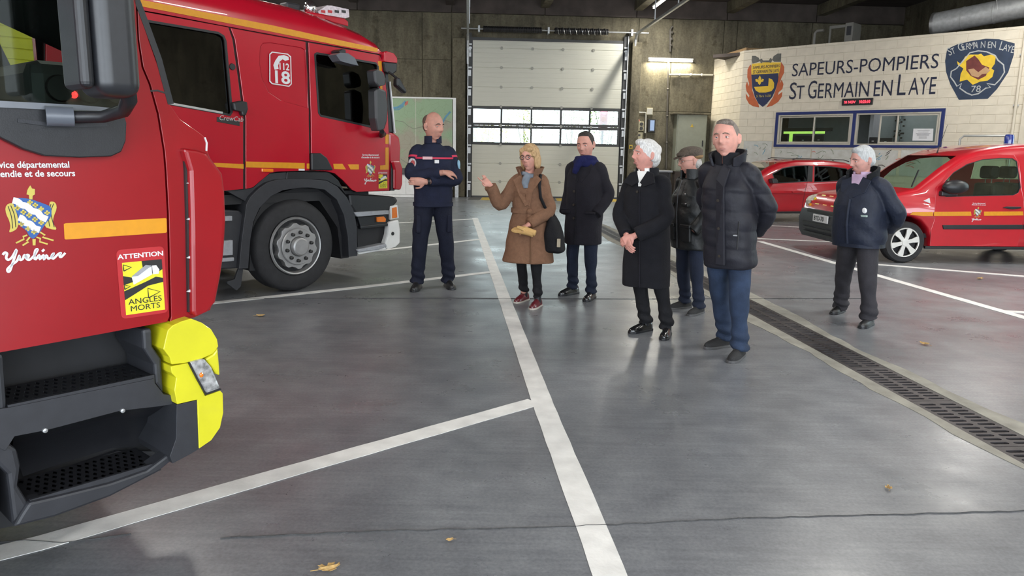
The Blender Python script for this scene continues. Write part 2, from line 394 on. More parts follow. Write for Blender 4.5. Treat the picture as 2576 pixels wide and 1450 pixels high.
for a in np.arange(-16, 15, 3.1): hpanel(a+.01, min(a+3.09, 15), 6.07, ZC, -.06, CONCD)       # ring beam
for x0, x1 in ((HF.S(1138, 300)[0], HF.S(1170, 300)[0]), (HF.S(1580, 300)[0], HF.S(1604, 300)[0])):
    build('concrete_pillar', MB().box(x0, x1, -.22, .06, 0, 5.25), CONC, parent=wback, bevel=.02)
# --- ceiling with boards and ribs running away from the camera
ceil = build('ceiling', MB().box(-16, 15, -33, .4, ZC, ZC+.2), CEILM, frame=HF, kind='structure')
rib0 = HF.S(1605, 36)[0]
for k in range(-6, 4):
    build('ceiling_rib', MB().box(rib0+k*3.15-.14, rib0+k*3.15+.14, -33, .0, ZC-.36, ZC), CONC if k > -2 else CONCD, parent=ceil, bevel=.015)
# --- side walls and the open bay doors behind the camera
wl_ = build('wall_left', MB().box(-16.3, -16, -33, .4, 0, ZC), CONC, frame=HF, kind='structure')
BAYS = [(-17.6, -15.4), (-15.0, -12.8)]
mb = MB().box(15, 15.3, -33, -17.6, 0, ZC).box(15, 15.3, -12.8, .4, 0, ZC).box(15, 15.3, -17.6, -12.8, 6.35, ZC).box(15, 15.3, -17.6, -12.8, 0, .7)
for a, b in ((-15.4, -15.0),): mb.box(15, 15.3, a, b, .7, 6.35)
wr_ = build('wall_right', mb, CONC, frame=HF, kind='structure')
for n_, (a, b) in enumerate(BAYS):
    wn = build('window_%d' % (n_+2), MB().box(15.08, 15.16, a, a+.08, .7, 6.35).box(15.08, 15.16, b-.08, b, .7, 6.35).box(15.08, 15.16, a, b, .7, .8).box(15.08, 15.16, a, b, 6.25, 6.35), ALU, frame=HF, kind='structure', label='glazed bay in the right wall, outside the picture')
    for k in range(1, 4): build('mullion', MB().box(15.1, 15.15, a+(b-a)*k/4-.03, a+(b-a)*k/4+.03, .75, 6.3), ALU, parent=wn)
    for k in range(1, 5): build('transom', MB().box(15.1, 15.15, a+.05, b-.05, .75+5.5*k/5-.03, .75+5.5*k/5+.03), ALU, parent=wn)
    for k in range(4): build('pane', MB().box(15.12, 15.13, a+(b-a)*k/4+.02, a+(b-a)*(k+1)/4-.02, .78, 6.28), GLASSC, parent=wn)
mb = MB().box(-16, 15, -33.3, -33, 5.2, ZC)
for k in range(7):
    x = -16+k*31/6; mb.box(max(x-.35, -16), min(x+.35, 15), -33.3, -33, 0, 5.2)
build('wall_front', mb, CONC, frame=HF, kind='structure')
# ============================================================ sectional door
DOORM = mat('door_panel_cream', (.60, .59, .50), .5, var=.03, scale=4, bump=.06, bscale=30, stretch=(.5, 1, 30))
DFRM = mat('door_dark_frame', (.045, .045, .045), .5, var=.1)
door = thing('door_1', None, None, HF); door['kind'] = 'structure'; door['label'] = 'cream sectional garage door with two rows of panes in the far wall'
zz = [dS(980+787*.3585, c*.3585)[1] for c in (338, 475, 612, 748, 882, 1018, 1148, 1275)]
edges = [DZ1]+zz+[0.02]
yd = -.1
xp = [dS(980+c*.3585, 815*.3585)[0] for c in (585, 780, 790, 992, 1000, 1198, 1208, 1402, 1410, 1605)]
for i in range(len(edges)-1):
    z1, z0 = edges[i], edges[i+1]
    if i in (4, 5):
        hol = [[(xp[2*k]+.01, z0+.09), (xp[2*k+1]-.01, z0+.09), (xp[2*k+1]-.01, z1-.09), (xp[2*k]+.01, z1-.09)] for k in range(5)]
        po = build('window_panel', MB().prism([(DX0, z0+.004), (DX1, z0+.004), (DX1, z1+.0), (DX0, z1+.0)], yd, yd+.05, XZ(), hol), DFRM, parent=door, bevel=.008)
        for k in range(5): build('pane', MB().box(xp[2*k]+.0, xp[2*k+1]-.0, yd+.02, yd+.03, z0+.08, z1-.08), GLASSC, parent=po)
    else:
        mb = MB(); n = max(2, int((z1-z0)/.15)); prof = []
        for k in range(n): a = z0+.006+(z1-z0-.012)*k/n; b = z0+.006+(z1-z0-.012)*(k+1)/n; prof += [(yd+.0018, a+.004), (yd, a+.012), (yd, b-.012), (yd+.0018, b-.004)]
        prof += [(yd+.012, z1-.002), (yd+.012, z1+.02), (yd+.05, z1+.02), (yd+.05, z0-.0)]
        mb.loft([[(x, p[0], p[1]) for p in prof] for x in (DX0, DX1)])
        build('door_panel', mb, DOORM, parent=door)
HNG = mat('hinge_steel', (.30, .29, .25), .5, .6)
hx = [dS(980+c*.3585, 475*.3585)[0] for c in (785, 1001, 1214, 1427)]
for i, z in enumerate(zz):
    for k, x in enumerate(hx):
        build('hinge', MB().box(x-.032, x+.032, yd-.03, yd, z-.045, z+.045).box(x-.045, x+.045, yd-.035, yd-.02, z-.015, z+.015), HNG, parent=door)
build('door_jamb', MB().box(DX0-.15, DX0+.03, yd+.04, .06, 0, DZ1+.1).box(DX1-.03, DX1+.15, yd+.04, .06, 0, DZ1+.1).box(DX0-.1, DX1+.1, yd+.052, .06, DZ1-.03, DZ1+.12), DFRM, parent=door)
build('bottom_seal', MB().box(DX0, DX1, yd-.02, yd+.06, 0, .05), DFRM, parent=door)
for s, x0 in ((-1, DX0), (1, DX1)):
    a, b = (x0-.17, x0-.03) if s < 0 else (x0+.03, x0+.17)
    build('track', MB().box(a, b, yd-.02, yd+.02, 0, DZ1+.25), DFRM, parent=door)
    aa = a if s < 0 else b-.03
    build('track_rail', MB().box(aa, aa+.03, yd-.12, yd-.02, 0, DZ1+.25), GALV, parent=door)
    for z in zz+[DZ1-.1]:
        build('roller_bracket', MB().box(a+.0, b, yd-.09, yd-.03, z-.05, z+.0).box(a+.03, b-.02, yd-.06, yd-.02, z-.3, z-.1), GALV, parent=door)
zs = HF.S(1380, 77, -.35)[1]; sx0 = HF.S(1160, 73, -.35)[0]; sx1 = HF.S(1632, 88, -.35)[0]
build('spring_shaft', MB().tube([(sx0, -.35, zs), (sx1, -.35, zs)], .025, 8), GALV, parent=door)
SPRM = mat('spring_black', (.02, .02, .022), .45, .3)
for a, b, coil in ((1215, 1363, 0), (1395, 1530, 1)):
    xa = HF.S(a, 77, -.35)[0]; xb = HF.S(b, 77, -.35)[0]
    n = 26; prof = []
    for k in range(n*2+1): prof.append((.10 if k % 2 else .085, xa+(xb-xa)*k/(2*n)))
    sp = build('torsion_spring', MB().lathe(prof, 14, lambda x, y, h: (h, -.35+x, zs+y)), SPRM, parent=door, smooth=.6)
    if coil:
        pts = [(xa+(xb-xa)*k/200, -.35+.105*math.cos(k*.28), zs+.105*math.sin(k*.28)) for k in range(201)]
        build('coil_stripe', MB().tube(pts, .012, 5), ALU, parent=sp)
for px_ in (1205, 1380, 1590):
    x = HF.S(px_, 77, -.35)[0]; build('shaft_bracket', MB().box(x-.03, x+.03, -.4, 0, zs-.1, zs+.1), GALV, parent=door)
for (px_, py_), nm in (((1177, 88), 'l'), ((1601, 86), 'r')):
    x, z = HF.S(px_, py_, -.3)
    tr_ = build('ceiling_track', MB().box(x-.035, x+.035, -7.2, -.3, z-.04, z+.04), GALV, parent=door, bevel=.008)
    for yy in (-2.6, -5.2): build('track_hanger', MB().box(x+.03, x+.06, yy-.02, yy+.02, z, ZC), ALU, parent=door)
    build('track_curve', MB().tube([(x, -.14, z-.9), (x, -.16, z-.45), (x, -.24, z-.15), (x, -.42, z)], .045, 6), GALV, parent=door)
# hazard strip on the threshold
HZY = mat('hazard_yellow', (.52, .36, .05), .6, var=.15, scale=9); HZB = mat('hazard_dark', (.09, .09, .09), .7, var=.2)
for k in range(13):
    x = DX0-.15+k*.42; build('threshold_mark', MB().prism([(x, -1.7), (x+.4, -1.7), (x+.5, -.3), (x+.1, -.3)], .001, .003, XY), HZY if k % 2 else HZB, parent=floor).matrix_world = Matrix.Translation(HF.o)@Matrix.Rotation(HF.yaw, 4, 'Z')
# ============================================================ lamps
TUBEM = bpy.data.materials.new('lit_tube'); TUBEM.use_nodes = True
_b = TUBEM.node_tree.nodes['Principled BSDF']; _n = TUBEM.node_tree.nodes.new('ShaderNodeTexNoise'); _b.inputs['Emission Color'].default_value = (1, .97, .86, 1); _b.inputs['Emission Strength'].default_value = 9
_b.inputs['Base Color'].default_value = (.9, .9, .85, 1)
def tube_lamp(fr, x, y, z, along='y', ln=1.55, down=True, label='', power=None, group=None, col=(1, .97, .91)):
    t = thing('tube_lamp', label, 'lamp', group=group); t.location = fr.P(x, y, z); t.rotation_euler.z = fr.yaw+(R(90) if along == 'y' else 0)
    build('housing', MB().box(-ln/2, ln/2, -.06, .06, .0, .05), WHT, parent=t, bevel=.01)
    build('tube', MB().tube([(-ln/2+.03, 0, -.03), (ln/2-.03, 0, -.03)], .035, 10), TUBEM, parent=t, smooth=1)
    for s in (-1, 1): build('end_cap', MB().box(s*(ln/2-.03)-.02, s*(ln/2-.03)+.02, -.04, .04, -.07, .0), WHT, parent=t)
    l = bpy.data.lights.new('tube_light', 'AREA'); l.shape = 'RECTANGLE'; l.size = ln; l.size_y = .1; l.energy = power or TUBE_W; l.color = col
    lo = bpy.data.objects.new('tube_light', l); COL.objects.link(lo); lo.parent = t; lo.location = (0, 0, -.075)
    return t
lx = HF.S(1660, 8, -5.0)
lp = HF.L(CAM+(6.2-CH)/ray(1660, 8)[2]*ray(1660, 8))
tube_lamp(HF, lp[0], lp[1], 6.23, label='lit ceiling tube lamp beside the right door track', group=None)
k = 0
for xi in (-10.5, -5.0, lp[0], lp[0]+6.0):
    for yi in (-32, -26.5, -21, -15.5, -10.0, -4.8):
        if abs(xi-lp[0]) < .1 and yi > -11: continue
        if xi > 6 and yi > -9: continue
        tube_lamp(HF, xi, yi, 6.23, label='ceiling tube lamp above the bays, outside the picture', group='ceiling tube lamps'); k += 1
wx0, wz = HF.S(1630, 149, -.12); wx1, _ = HF.S(1743, 149, -.12)
wlamp = tube_lamp(HF, (wx0+wx1)/2, -.14, wz, 'x', wx1-wx0, label='lit tube lamp on the stained concrete wall right of the garage door', power=60, col=(1, .93, .72))
# ============================================================ things on the far wall
def wthing(name, label, cat, x, z, y=0.0): return thing(name, label, cat, loc=HF.P(x, y, z), yaw=math.degrees(HF.yaw))
H = lambda x, y, d=0.0: HF.S(x, y, d)
# map board and white base on the left
MAPM = bpy.data.materials.new('map_print'); MAPM.use_nodes = True; nt = MAPM.node_tree; N = nt.nodes; K = nt.links.new
tc = N.new('ShaderNodeTexCoord'); n1 = N.new('ShaderNodeTexNoise'); n1.inputs['Scale'].default_value = .9; n1.inputs['Detail'].default_value = 5; K(tc.outputs['Object'], n1.inputs['Vector'])
rp = N.new('ShaderNodeValToRGB'); e = rp.color_ramp.elements; e[0].position = .42; e[0].color = (.36, .34, .26, 1); e[1].position = .5; e[1].color = (.30, .42, .26, 1)
K(n1.outputs['Fac'], rp.inputs[0]); n2 = N.new('ShaderNodeTexVoronoi'); n2.feature = 'DISTANCE_TO_EDGE'; n2.inputs['Scale'].default_value = 5; K(tc.outputs['Object'], n2.inputs['Vector'])
r2 = N.new('ShaderNodeValToRGB'); r2.color_ramp.elements[0].color = (.75, .72, .66, 1); r2.color_ramp.elements[1].position = .03; K(n2.outputs[0], r2.inputs[0])
mx = N.new('ShaderNodeMixRGB'); mx.blend_type = 'MULTIPLY'; mx.inputs[0].default_value = .6; K(rp.outputs[0], mx.inputs[1]); K(r2.outputs[0], mx.inputs[2]); K(mx.outputs[0], N['Principled BSDF'].inputs['Base Color']); N['Principled BSDF'].inputs['Roughness'].default_value = .6
yb = -.75
x0 = H(900, 300, yb)[0]; x1, zt = H(1138, 250, yb); zb = H(1060, 424, yb)[1]
mp_ = thing('map_board', 'large green and beige area map board behind the uniformed man', 'map', loc=HF.P(x0, yb, 0), yaw=math.degrees(HF.yaw))
W_ = x1-x0
zb2 = H(1060, 437, yb-.1)[1]
build('map_sheet', MB().box(0, W_, 0, .03, zb, zt), MAPM, parent=mp_)
xm = H(1045, 300, yb)[0]-x0
build('map_seam', MB().box(xm, xm+.02, -.004, 0, zb, zt), mat('map_seam', (.5, .52, .42), .6), parent=mp_)
build('board_frame', MB().box(-.04, W_+.12, -.02, .05, zt, zt+.05).box(W_+.02, W_+.12, -.03, .05, zb2, zt+.02), WHT, parent=mp_, bevel=.006)
RIV = mat('map_river_blue', (.12, .30, .42), .6); ROAD = mat('map_road', (.22, .25, .18), .6); TOWN = mat('map_town_red', (.55, .16, .12), .6)
hb = lambda pts: [(H(a, b, yb)[0]-x0, H(a, b, yb)[1]) for a, b in pts]
build('river', MB().ribbon(hb([(985, 272), (1000, 271), (1012, 264), (1020, 255)]), .07, -.008, -.002, XZ()).ribbon(hb([(985, 277), (1003, 276), (1016, 266)]), .03, -.008, -.002, XZ()), RIV, parent=mp_)
build('river', MB().ribbon(hb([(1133, 281), (1122, 293), (1115, 305), (1110, 318)]), .06, -.008, -.002, XZ()), RIV, parent=mp_)
build('road', MB().ribbon(hb([(995, 303), (1015, 307), (1028, 318), (1040, 324), (1060, 320), (1075, 316)]), .02, -.008, -.002, XZ()), ROAD, parent=mp_)
build('road', MB().ribbon(hb([(1008, 400), (1020, 408), (1035, 418)]), .02, -.008, -.002, XZ()), ROAD, parent=mp_)
build('road', MB().ribbon(hb([(1118, 303), (1134, 308)]), .02, -.008, -.002, XZ()), ROAD, parent=mp_)
build('town_patch', MB().prism(hb([(1018, 257), (1027, 254), (1026, 262), (1019, 267)]), -.008, -.002, XZ()), TOWN, parent=mp_)
for k in range(8):
    a = W_-.25-k*.42; build('hazard_strip', MB().box(a-.42, a, -.14, -.01, zb2, zb-.01), HZY if k % 2 == 0 else HZB, parent=mp_)
cab = thing('low_cabinet', 'white low cabinet standing under the map board', 'cabinet', loc=HF.P(x0, yb-.05, 0), yaw=math.degrees(HF.yaw))
build('body', MB().box(0, W_, 0, .55, .0, zb2-.02), WHT, parent=cab, bevel=.01)
build('worktop', MB().box(-.03, W_+.02, -.03, .58, zb2-.05, zb2-.01), GREYP, parent=cab)
for k in range(4):
    a = .02+k*W_/4; dr = build('door', MB().box(a, a+W_/4-.02, -.02, 0, .1, zb2-.07), WHT, parent=cab, bevel=.006); build('handle', MB().box(a+.08, a+.1, -.04, -.02, zb2-.35, zb2-.2), ALU, parent=dr)
bx, bz = H(1149, 430, -.45)
t = wthing('barrier_block', 'small black block with white top by the left door pillar', 'block', bx, 0, -.45)
build('post', MB().box(-.06, .06, -.06, .06, 0, bz-.15), GALV, parent=t); build('head', MB().box(-.12, .12, -.1, .1, bz-.15, bz+.05), BLK, parent=t, bevel=.01); build('cap', MB().box(-.12, .12, -.1, .1, bz+.05, bz+.11), WHT, parent=t, bevel=.01)
# conduits
PIPEW = mat('white_conduit', (.55, .53, .45), .5); PIPED = mat('dark_conduit', (.10, .09, .075), .6)
def pipe(label, pts, r, m, cat='pipe', d=-.06):
    P = [HF.P(H(a, b, d)[0], d, H(a, b, d)[1]) for a, b in pts]; mb = MB().tube(P, r, 8)
    o = thing('conduit', label, cat, loc=P[0]); mb.v = [tuple(np.array(v)-P[0]) for v in mb.v]; build('pipe', mb, m, parent=o, smooth=1)
    for k in range(1, 4):
        q = P[0]+(P[-1]-P[0])*k/4-P[0]; build('clip', MB().ell(q, (r*1.5, r*1.8, r*1.5), 8, 6), m, parent=o)
pipe('dark vertical conduit dropping below the wall tube lamp', [(1681, 156), (1679, 250), (1676, 425)], .03, PIPED)
pipe('dark conduit running down from the ring beam above the wall lamp', [(1692, 66), (1686, 75), (1686, 130)], .035, PIPED)
pipe('white horizontal conduit ending at the office wall', [(1683, 188), (1793, 189)], .035, PIPEW)
pipe('white thin conduit beside the right door pillar', [(1599, 200), (1598, 283)], .02, PIPEW)
pipe('white conduit bending above the control boxes', [(1598, 283), (1625, 283), (1623, 335)], .03, PIPEW)
IVORY = mat('ivory_plastic', (.42, .38, .24), .5, var=.08); BTN = mat('dark_button', (.03, .025, .02), .4)
def boxat(name, label, cat, px0, py0, px1, py1, dep, m):
    a, zt_ = H(px0, py0, -dep); b, zb_ = H(px1, py1, -dep); t = wthing(name, label, cat, (a+b)/2, zb_, -.0); w = (b-a)/2; h = zt_-zb_
    build('body', MB().box(-w, w, -dep, 0, 0, h), m, parent=t, bevel=.012); return t, w, h
t, w, h = boxat('control_box', 'ivory control box with four dark buttons right of the garage door', 'control box', 1596, 306, 1619, 330, .14, IVORY)
for i in (-1, 1):
    for j in (.28, .75): build('button', MB().lathe([(0.001, -.17), (.055, -.17), (.06, -.14)], 14, lambda x, y, hh, i=i, j=j: (i*w*.5+x, hh, j*h+y)), BTN, parent=t)
build('warning_lamp', MB().ell((-.02, -.08, h+.03), (.05, .05, .05), 10, 7), TOWN, parent=t, smooth=1)
t, w, h = boxat('switch_box', 'ivory switch box below the four button control box', 'switch box', 1594, 332, 1616, 353, .12, IVORY)
build('window_slot', MB().box(-w*.6, w*.5, -.128, -.118, h*.5, h*.72), BTN, parent=t)
t, w, h = boxat('door_phone', 'black wall terminal with a pale blue screen', 'terminal', 1631, 300, 1648, 333, .12, BLK)
build('screen', MB().box(-w*.45, w*.7, -.126, -.118, h*.12, h*.92), mat('screen_blue', (.22, .30, .45), .3, emit=.5), parent=t)
t, w, h = boxat('junction_box', 'small ivory junction box above the black terminal', 'box', 1627, 271, 1642, 290, .1, IVORY)
build('lid', MB().box(-w*.9, w*.9, -.112, -.1, h*.1, h*.9), PIPEW, parent=t, bevel=.005)
ex, ez = H(1587, 370, -.26)
t = wthing('emergency_stop', 'small yellow emergency stop on the right door pillar', 'switch', ex, ez, -.22)
build('plate', MB().box(-.06, .06, -.04, 0, -.07, .07), HZY, parent=t, bevel=.01); build('knob', MB().lathe([(.03, -.08), (.035, -.05), (.03, -.04)], 12, lambda x, y, hh: (x, hh, y)), BTN, parent=t)
CABG = mat('cabinet_grey_green', (.26, .27, .21), .55, var=.05)
a, zt = H(1704, 288, -.4); b, _ = H(1780, 288, -.4); zb_ = H(1740, 432, -.4)[1]
t = wthing('electrical_cabinet', 'tall grey electrical cabinet on the wall beside the office', 'cabinet', (a+b)/2, 0, 0); w = (b-a)/2
build('plinth', MB().box(-w*.95, w*.95, -.36, -.02, 0, zb_), CONCD, parent=t)
build('body', MB().box(-w, w, -.4, 0, zb_, zt), CABG, parent=t, bevel=.01)
dr = build('door', MB().box(-w+.03, w-.03, -.425, -.4, zb_+.04, zt-.04), CABG, parent=t, bevel=.008)
build('handle', MB().box(w-.14, w-.11, -.45, -.425, (zb_+zt)/2-.1, (zb_+zt)/2+.1), BLK, parent=dr)
build('warning_triangle', MB().prism([(-.06, zt-.42), (.06, zt-.42), (0, zt-.3)], -.43, -.425, XZ()), HZY, parent=dr)
build('rain_ledge', MB().box(-w-.15, w+.1, -.5, 0, zt, zt+.06), CONC, parent=t, bevel=.01)
a, zt = H(1668, 429, -.7); b, _ = H(1712, 429, -.7)
t = wthing('work_bench', 'low grey bench against the wall left of the electrical cabinet', 'bench', (a+b)/2-.62, 0, -.55)
build('top', MB().box(-.6, .6, -.35, .3, zt-.06, zt), GREYP, parent=t, bevel=.01)
for i in (-.5, .5):
    for j in (-.28, .22): build('leg', MB().box(i-.03, i+.03, j-.03, j+.03, 0, zt-.06), BLK2, parent=t)
build('front_panel', MB().box(-.55, .55, -.3, -.27, .3, zt-.06), BLK, parent=t)
# ============================================================ office
OH = zk(4.44)
K2 = OF.L(fl(1797, 150, OH)); sd = math.degrees(math.atan2(K2[1], K2[0]))
OW = 12.5
wx0, wx1, wz0, wz1 = 1.085*OK_, 5.23*OK_, zk(1.82), zk(2.735); BH = .2*OK_; BLN = .5*OK_           # window opening (blue frame outside)
ow = build('wall_office', MB().prism([(0, 0), (OW, 0), (OW, OH-.01), (0, OH-.01)], .008, .2, XZ(), [[(wx0+.08, wz0+.08), (wx1-.08, wz0+.08), (wx1-.08, wz1-.08), (wx0+.08, wz1-.08)]]), CREAM, frame=OF, kind='structure', label='cream painted block wall of the office')
SHF = Fr(OF.P(K2[0], K2[1]), math.degrees(OF.yaw)+sd+180); SL = math.hypot(K2[0], K2[1])
os_ = build('wall_office_side', MB().box(0, SL, .008, .2, 0, OH-.01), CREAM, frame=SHF, kind='structure', label='short angled cream block wall of the office')
BLK_MESH = {}
def block(parent, x0, x1, z0, z1):
    key = (round(x1-x0, 3), round(z1-z0, 3))
    if key not in BLK_MESH:
        o = build('block', MB().box(.004, key[0]-.004, 0, .03, .004, key[1]-.004), CREAM, parent=parent, bevel=.005, seg=1); BLK_MESH[key] = o
    else:
        o = BLK_MESH[key].copy(); COL.objects.link(o); o.parent = parent
    o.location = (x0, 0, z0)
def courses(parent, L, za, zb, win=None, xmax=None):
    r_ = int(round(za/BH)); n = 0
    while r_*BH < zb-.01:
        z0, z1 = r_*BH, min((r_+1)*BH, zb); x = -BLN/2 if r_ % 2 else 0.0
        while x < L-.01:
            a, b = max(x, 0), min(x+BLN, L); x += BLN
            if b-a < .03 or (xmax and a > xmax): continue
            segs = [(a, b, z0, z1)]
            if win and a < win[1] and b > win[0] and z0 < win[3]-.001 and z1 > win[2]+.001:
                segs = []
                if a < win[0]: segs.append((a, win[0], z0, z1))
                if b > win[1]: segs.append((win[1], b, z0, z1))
                lo, hi = max(a, win[0]), min(b, win[1])
                if z1 > win[3]+.012: segs.append((lo, hi, win[3], z1))
                if z0 < win[2]-.012: segs.append((lo, hi, z0, win[2]))
            for s_ in segs:
                if s_[1]-s_[0] > .03: block(parent, *s_); n += 1
        r_ += 1
    return n
courses(ow, OW, 7*BH, OH, (wx0+.02, wx1-.02, wz0+.02, wz1-.02), 7.4*OK_)
courses(os_, SL, 8*BH, OH)
mb = MB()
for r_ in range(0, 7):
    for k in range(23):
        x = k*BLN-(BLN/2 if r_ % 2 else 0); mb.box(max(x, 0)+.004, min(x+BLN-.004, OW), 0, .03, r_*BH+.004, r_*BH+BH-.004)
build('lower_blocks', mb, CREAM, parent=ow, kind='stuff')
mb = MB()
for r_ in range(0, 8):
    for k in range(int(SL/BLN)+2):
        x = k*BLN-(BLN/2 if r_ % 2 else 0)
        if x < SL-.05: mb.box(max(x, 0)+.004, min(x+BLN-.004, SL), 0, .03, r_*BH+.004, r_*BH+BH-.004)
build('lower_blocks', mb, CREAM, parent=os_, kind='stuff')
# office roof slab, back and floor of the room seen through the panes
OIN = mat('office_inner_wall', (.35, .37, .40), .7, var=.05)
build('ceiling_office', MB().box(-1.2, OW, .2, 6.4, OH-.12, OH-.02), CONCD, frame=OF, kind='structure')
build('wall_office_back', MB().box(.1, OW, 3.2, 3.3, 0, OH-.12), OIN, frame=OF, kind='structure')
build('wall_office_divider', MB().box(3.5, 3.6, 1.3, 3.2, 0, OH-.12), OIN, frame=OF, kind='structure')
build('floor_office', MB().box(.1, OW, .2, 3.2, .8, .9), CONCD, frame=OF, kind='structure')
# windows: blue surround, two openings, aluminium sliding sashes
NAVY = mat('navy_frame_paint', (.008, .02, .12), .45, var=.08); SASH = mat('champagne_aluminium', (.50, .47, .40), .4, .3, var=.04)
O5 = lambda x, y: (1930+x/5.481, 250+y/5.481)
xmid = OF.S(*O5(1190, 400))[0]
W1 = (wx0+.085, xmid-.035); W2 = (xmid+.055, wx1-.085)
win = build('window_1', MB().prism([(wx0, wz0), (wx1, wz0), (wx1, wz1), (wx0, wz1)], -.04, .05, XZ(), [[(W[0], wz0+.07), (W[1], wz0+.07), (W[1], wz1-.08), (W[0], wz1-.08)] for W in (W1, W2)]), NAVY, frame=OF, bevel=.006, kind='structure', label='navy blue frame around two aluminium sliding office windows')
def sash(x0, x1, z0, z1, y, glass=GLASSC):
    f_ = .045
    o = build('sash', MB().prism([(x0, z0), (x1, z0), (x1, z1), (x0, z1)], y, y+.03, XZ(), [[(x0+f_, z0+f_), (x1-f_, z0+f_), (x1-f_, z1-f_), (x0+f_, z1-f_)]]), SASH, parent=win, bevel=.005)
    build('pane', MB().box(x0+f_-.005, x1-f_+.005, y+.012, y+.018, z0+f_-.005, z1-f_+.005), GLASSC, parent=o)
za, zb = wz0+.07, wz1-.08
for W in (W1, W2): build('window_frame', MB().prism([(W[0], za), (W[1], za), (W[1], zb), (W[0], zb)], -.03, .1, XZ(), [[(W[0]+.045, za+.04), (W[1]-.045, za+.04), (W[1]-.045, zb-.04), (W[0]+.045, zb-.04)]]), SASH, parent=win, bevel=.005)
m1 = OF.S(*O5(645, 400))[0]
sash(W1[0]+.05, m1+.02, za+.045, zb-.045, .03); sash(m1-.03, W1[1]-.05, za+.045, zb-.045, -.01)
m2a = OF.S(*O5(1545, 400))[0]; m2b = OF.S(*O5(1790, 400))[0]
sash(m2a-.02, m2b+.03, za+.045, zb-.045, .03); sash(m2b-.02, W2[1]-.05, za+.045, zb-.045, -.01)
pn = thing('paper_notice', 'white printed notice taped inside the right office pane', 'notice', OF)
q = [OF.S(*O5(*c)) for c in ((2005, 570), (2285, 572), (2295, 405), (2020, 405))]
build('sheet', MB().prism(q, -.022, -.018, XZ()), WHTD, parent=pn)
for k, (a, b) in enumerate(((.2, .86), (.25, .72), (.15, .58), (.2, .5), (.2, .42), (.3, .3), (.3, .2))):
    u0 = q[0][0]+(q[1][0]-q[0][0])*a; u1 = q[0][0]+(q[1][0]-q[0][0])*(1-a); zz_ = q[0][1]+(q[3][1]-q[0][1])*b
    build('print_line', MB().box(u0, u1, -.0235, -.022, zz_-.006, zz_+.006), mat('print_grey', (.25, .25, .26), .6), parent=pn)
# things inside the office
desk = thing('office_desk', 'long pale desk inside the office behind the panes', 'desk', OF)
build('desk_top', MB().box(1.0, 6.3, .35, 1.1, wz0-.03, wz0+.02), WHT, parent=desk)
for x in (1.1, 3.3, 6.2): build('desk_leg', MB().box(x-.03, x+.03, .4, 1.0, .9, wz0-.03), BLK2, parent=desk)
def monitor(px_, w, h, label, y=.55):
    x = OF.S(*O5(px_, 520), y)[0]; t = thing('monitor', label, 'monitor', loc=OF.P(x, y, wz0+.02), yaw=math.degrees(OF.yaw), group=None)
    build('screen_back', MB().box(-w/2, w/2, -.02, .03, .06, .06+h), BLK, parent=t, bevel=.012); build('stand', MB().box(-.03, .03, -.0, .04, 0, .1), BLK2, parent=t); build('foot', MB().box(-.1, .1, -.06, .1, 0, .012), BLK2, parent=t)
    build('badge', MB().box(-.03, .03, -.024, -.02, .06+h*.45, .06+h*.55), ALU, parent=t)
monitor(1465, .22, .22, 'small dark monitor at the left of the right office window'); monitor(1640, .34, .2, 'wide dark monitor behind the middle sash of the right office window')
monitor(500, .5, .26, 'dark monitor under the green lit strip in the left office window'); monitor(715, .26, .28, 'dark monitor with pale edge behind the right sash of the left office window')
sx0_, sz_ = OF.S(*O5(225, 460), .8); sx1_, _ = OF.S(*O5(790, 460), .8)
t = thing('green_light_strip', 'lit yellow green strip with hanging tag in the left office window', 'strip', loc=OF.P(sx0_, .8, sz_), yaw=math.degrees(OF.yaw))
GRN = mat('green_glow', (.50, .85, .15), .4, emit=.8)
build('strip', MB().box(0, sx1_-sx0_, 0, .03, -.035, .035), GRN, parent=t)
build('tag', MB().box(.2, .31, -.01, 0, -.3, 0), GRN, parent=t)
build('carrier', MB().box(-.05, sx1_-sx0_+.2, .03, .08, .035, .14), BLK2, parent=t)
il = bpy.data.lights.new('office_light', 'AREA'); il.energy = 20; il.size = 1.2; il.color = (.92, .97, 1)
olm = thing('office_ceiling_lamp', 'square ceiling lamp inside the office, hidden above the windows', 'lamp', loc=OF.P(4.2, 1.9, OH-.2), yaw=math.degrees(OF.yaw))
build('lamp_body', MB().box(-.6, .6, -.3, .3, 0, .06), WHT, parent=olm, bevel=.01); build('diffuser', MB().box(-.56, .56, -.26, .26, -.01, 0), TUBEM, parent=olm)
ilo = bpy.data.objects.new('office_light', il); COL.objects.link(ilo); ilo.parent = olm; ilo.location = (0, 0, -.03)
t = thing('office_whiteboard', 'pale planning board with dark magnets seen through the right office window', 'board', OF)
bx0 = OF.S(*O5(1330, 300), 3.1)[0]; bx1 = OF.S(*O5(1800, 300), 3.1)[0]
build('board', MB().box(max(bx0, 3.75), bx1, 3.08, 3.18, 2.0, 3.3), mat('pale_board', (.5, .54, .58), .5), parent=t)
rnd = random.Random(5)
for k in range(26): 
    a = max(bx0, 3.75)+.1+rnd.random()*(bx1-max(bx0, 3.75)-.2); b = 2.1+rnd.random()*.9; build('magnet', MB().box(a, a+.05, 3.05, 3.08, b, b+.05), BTN, parent=t)
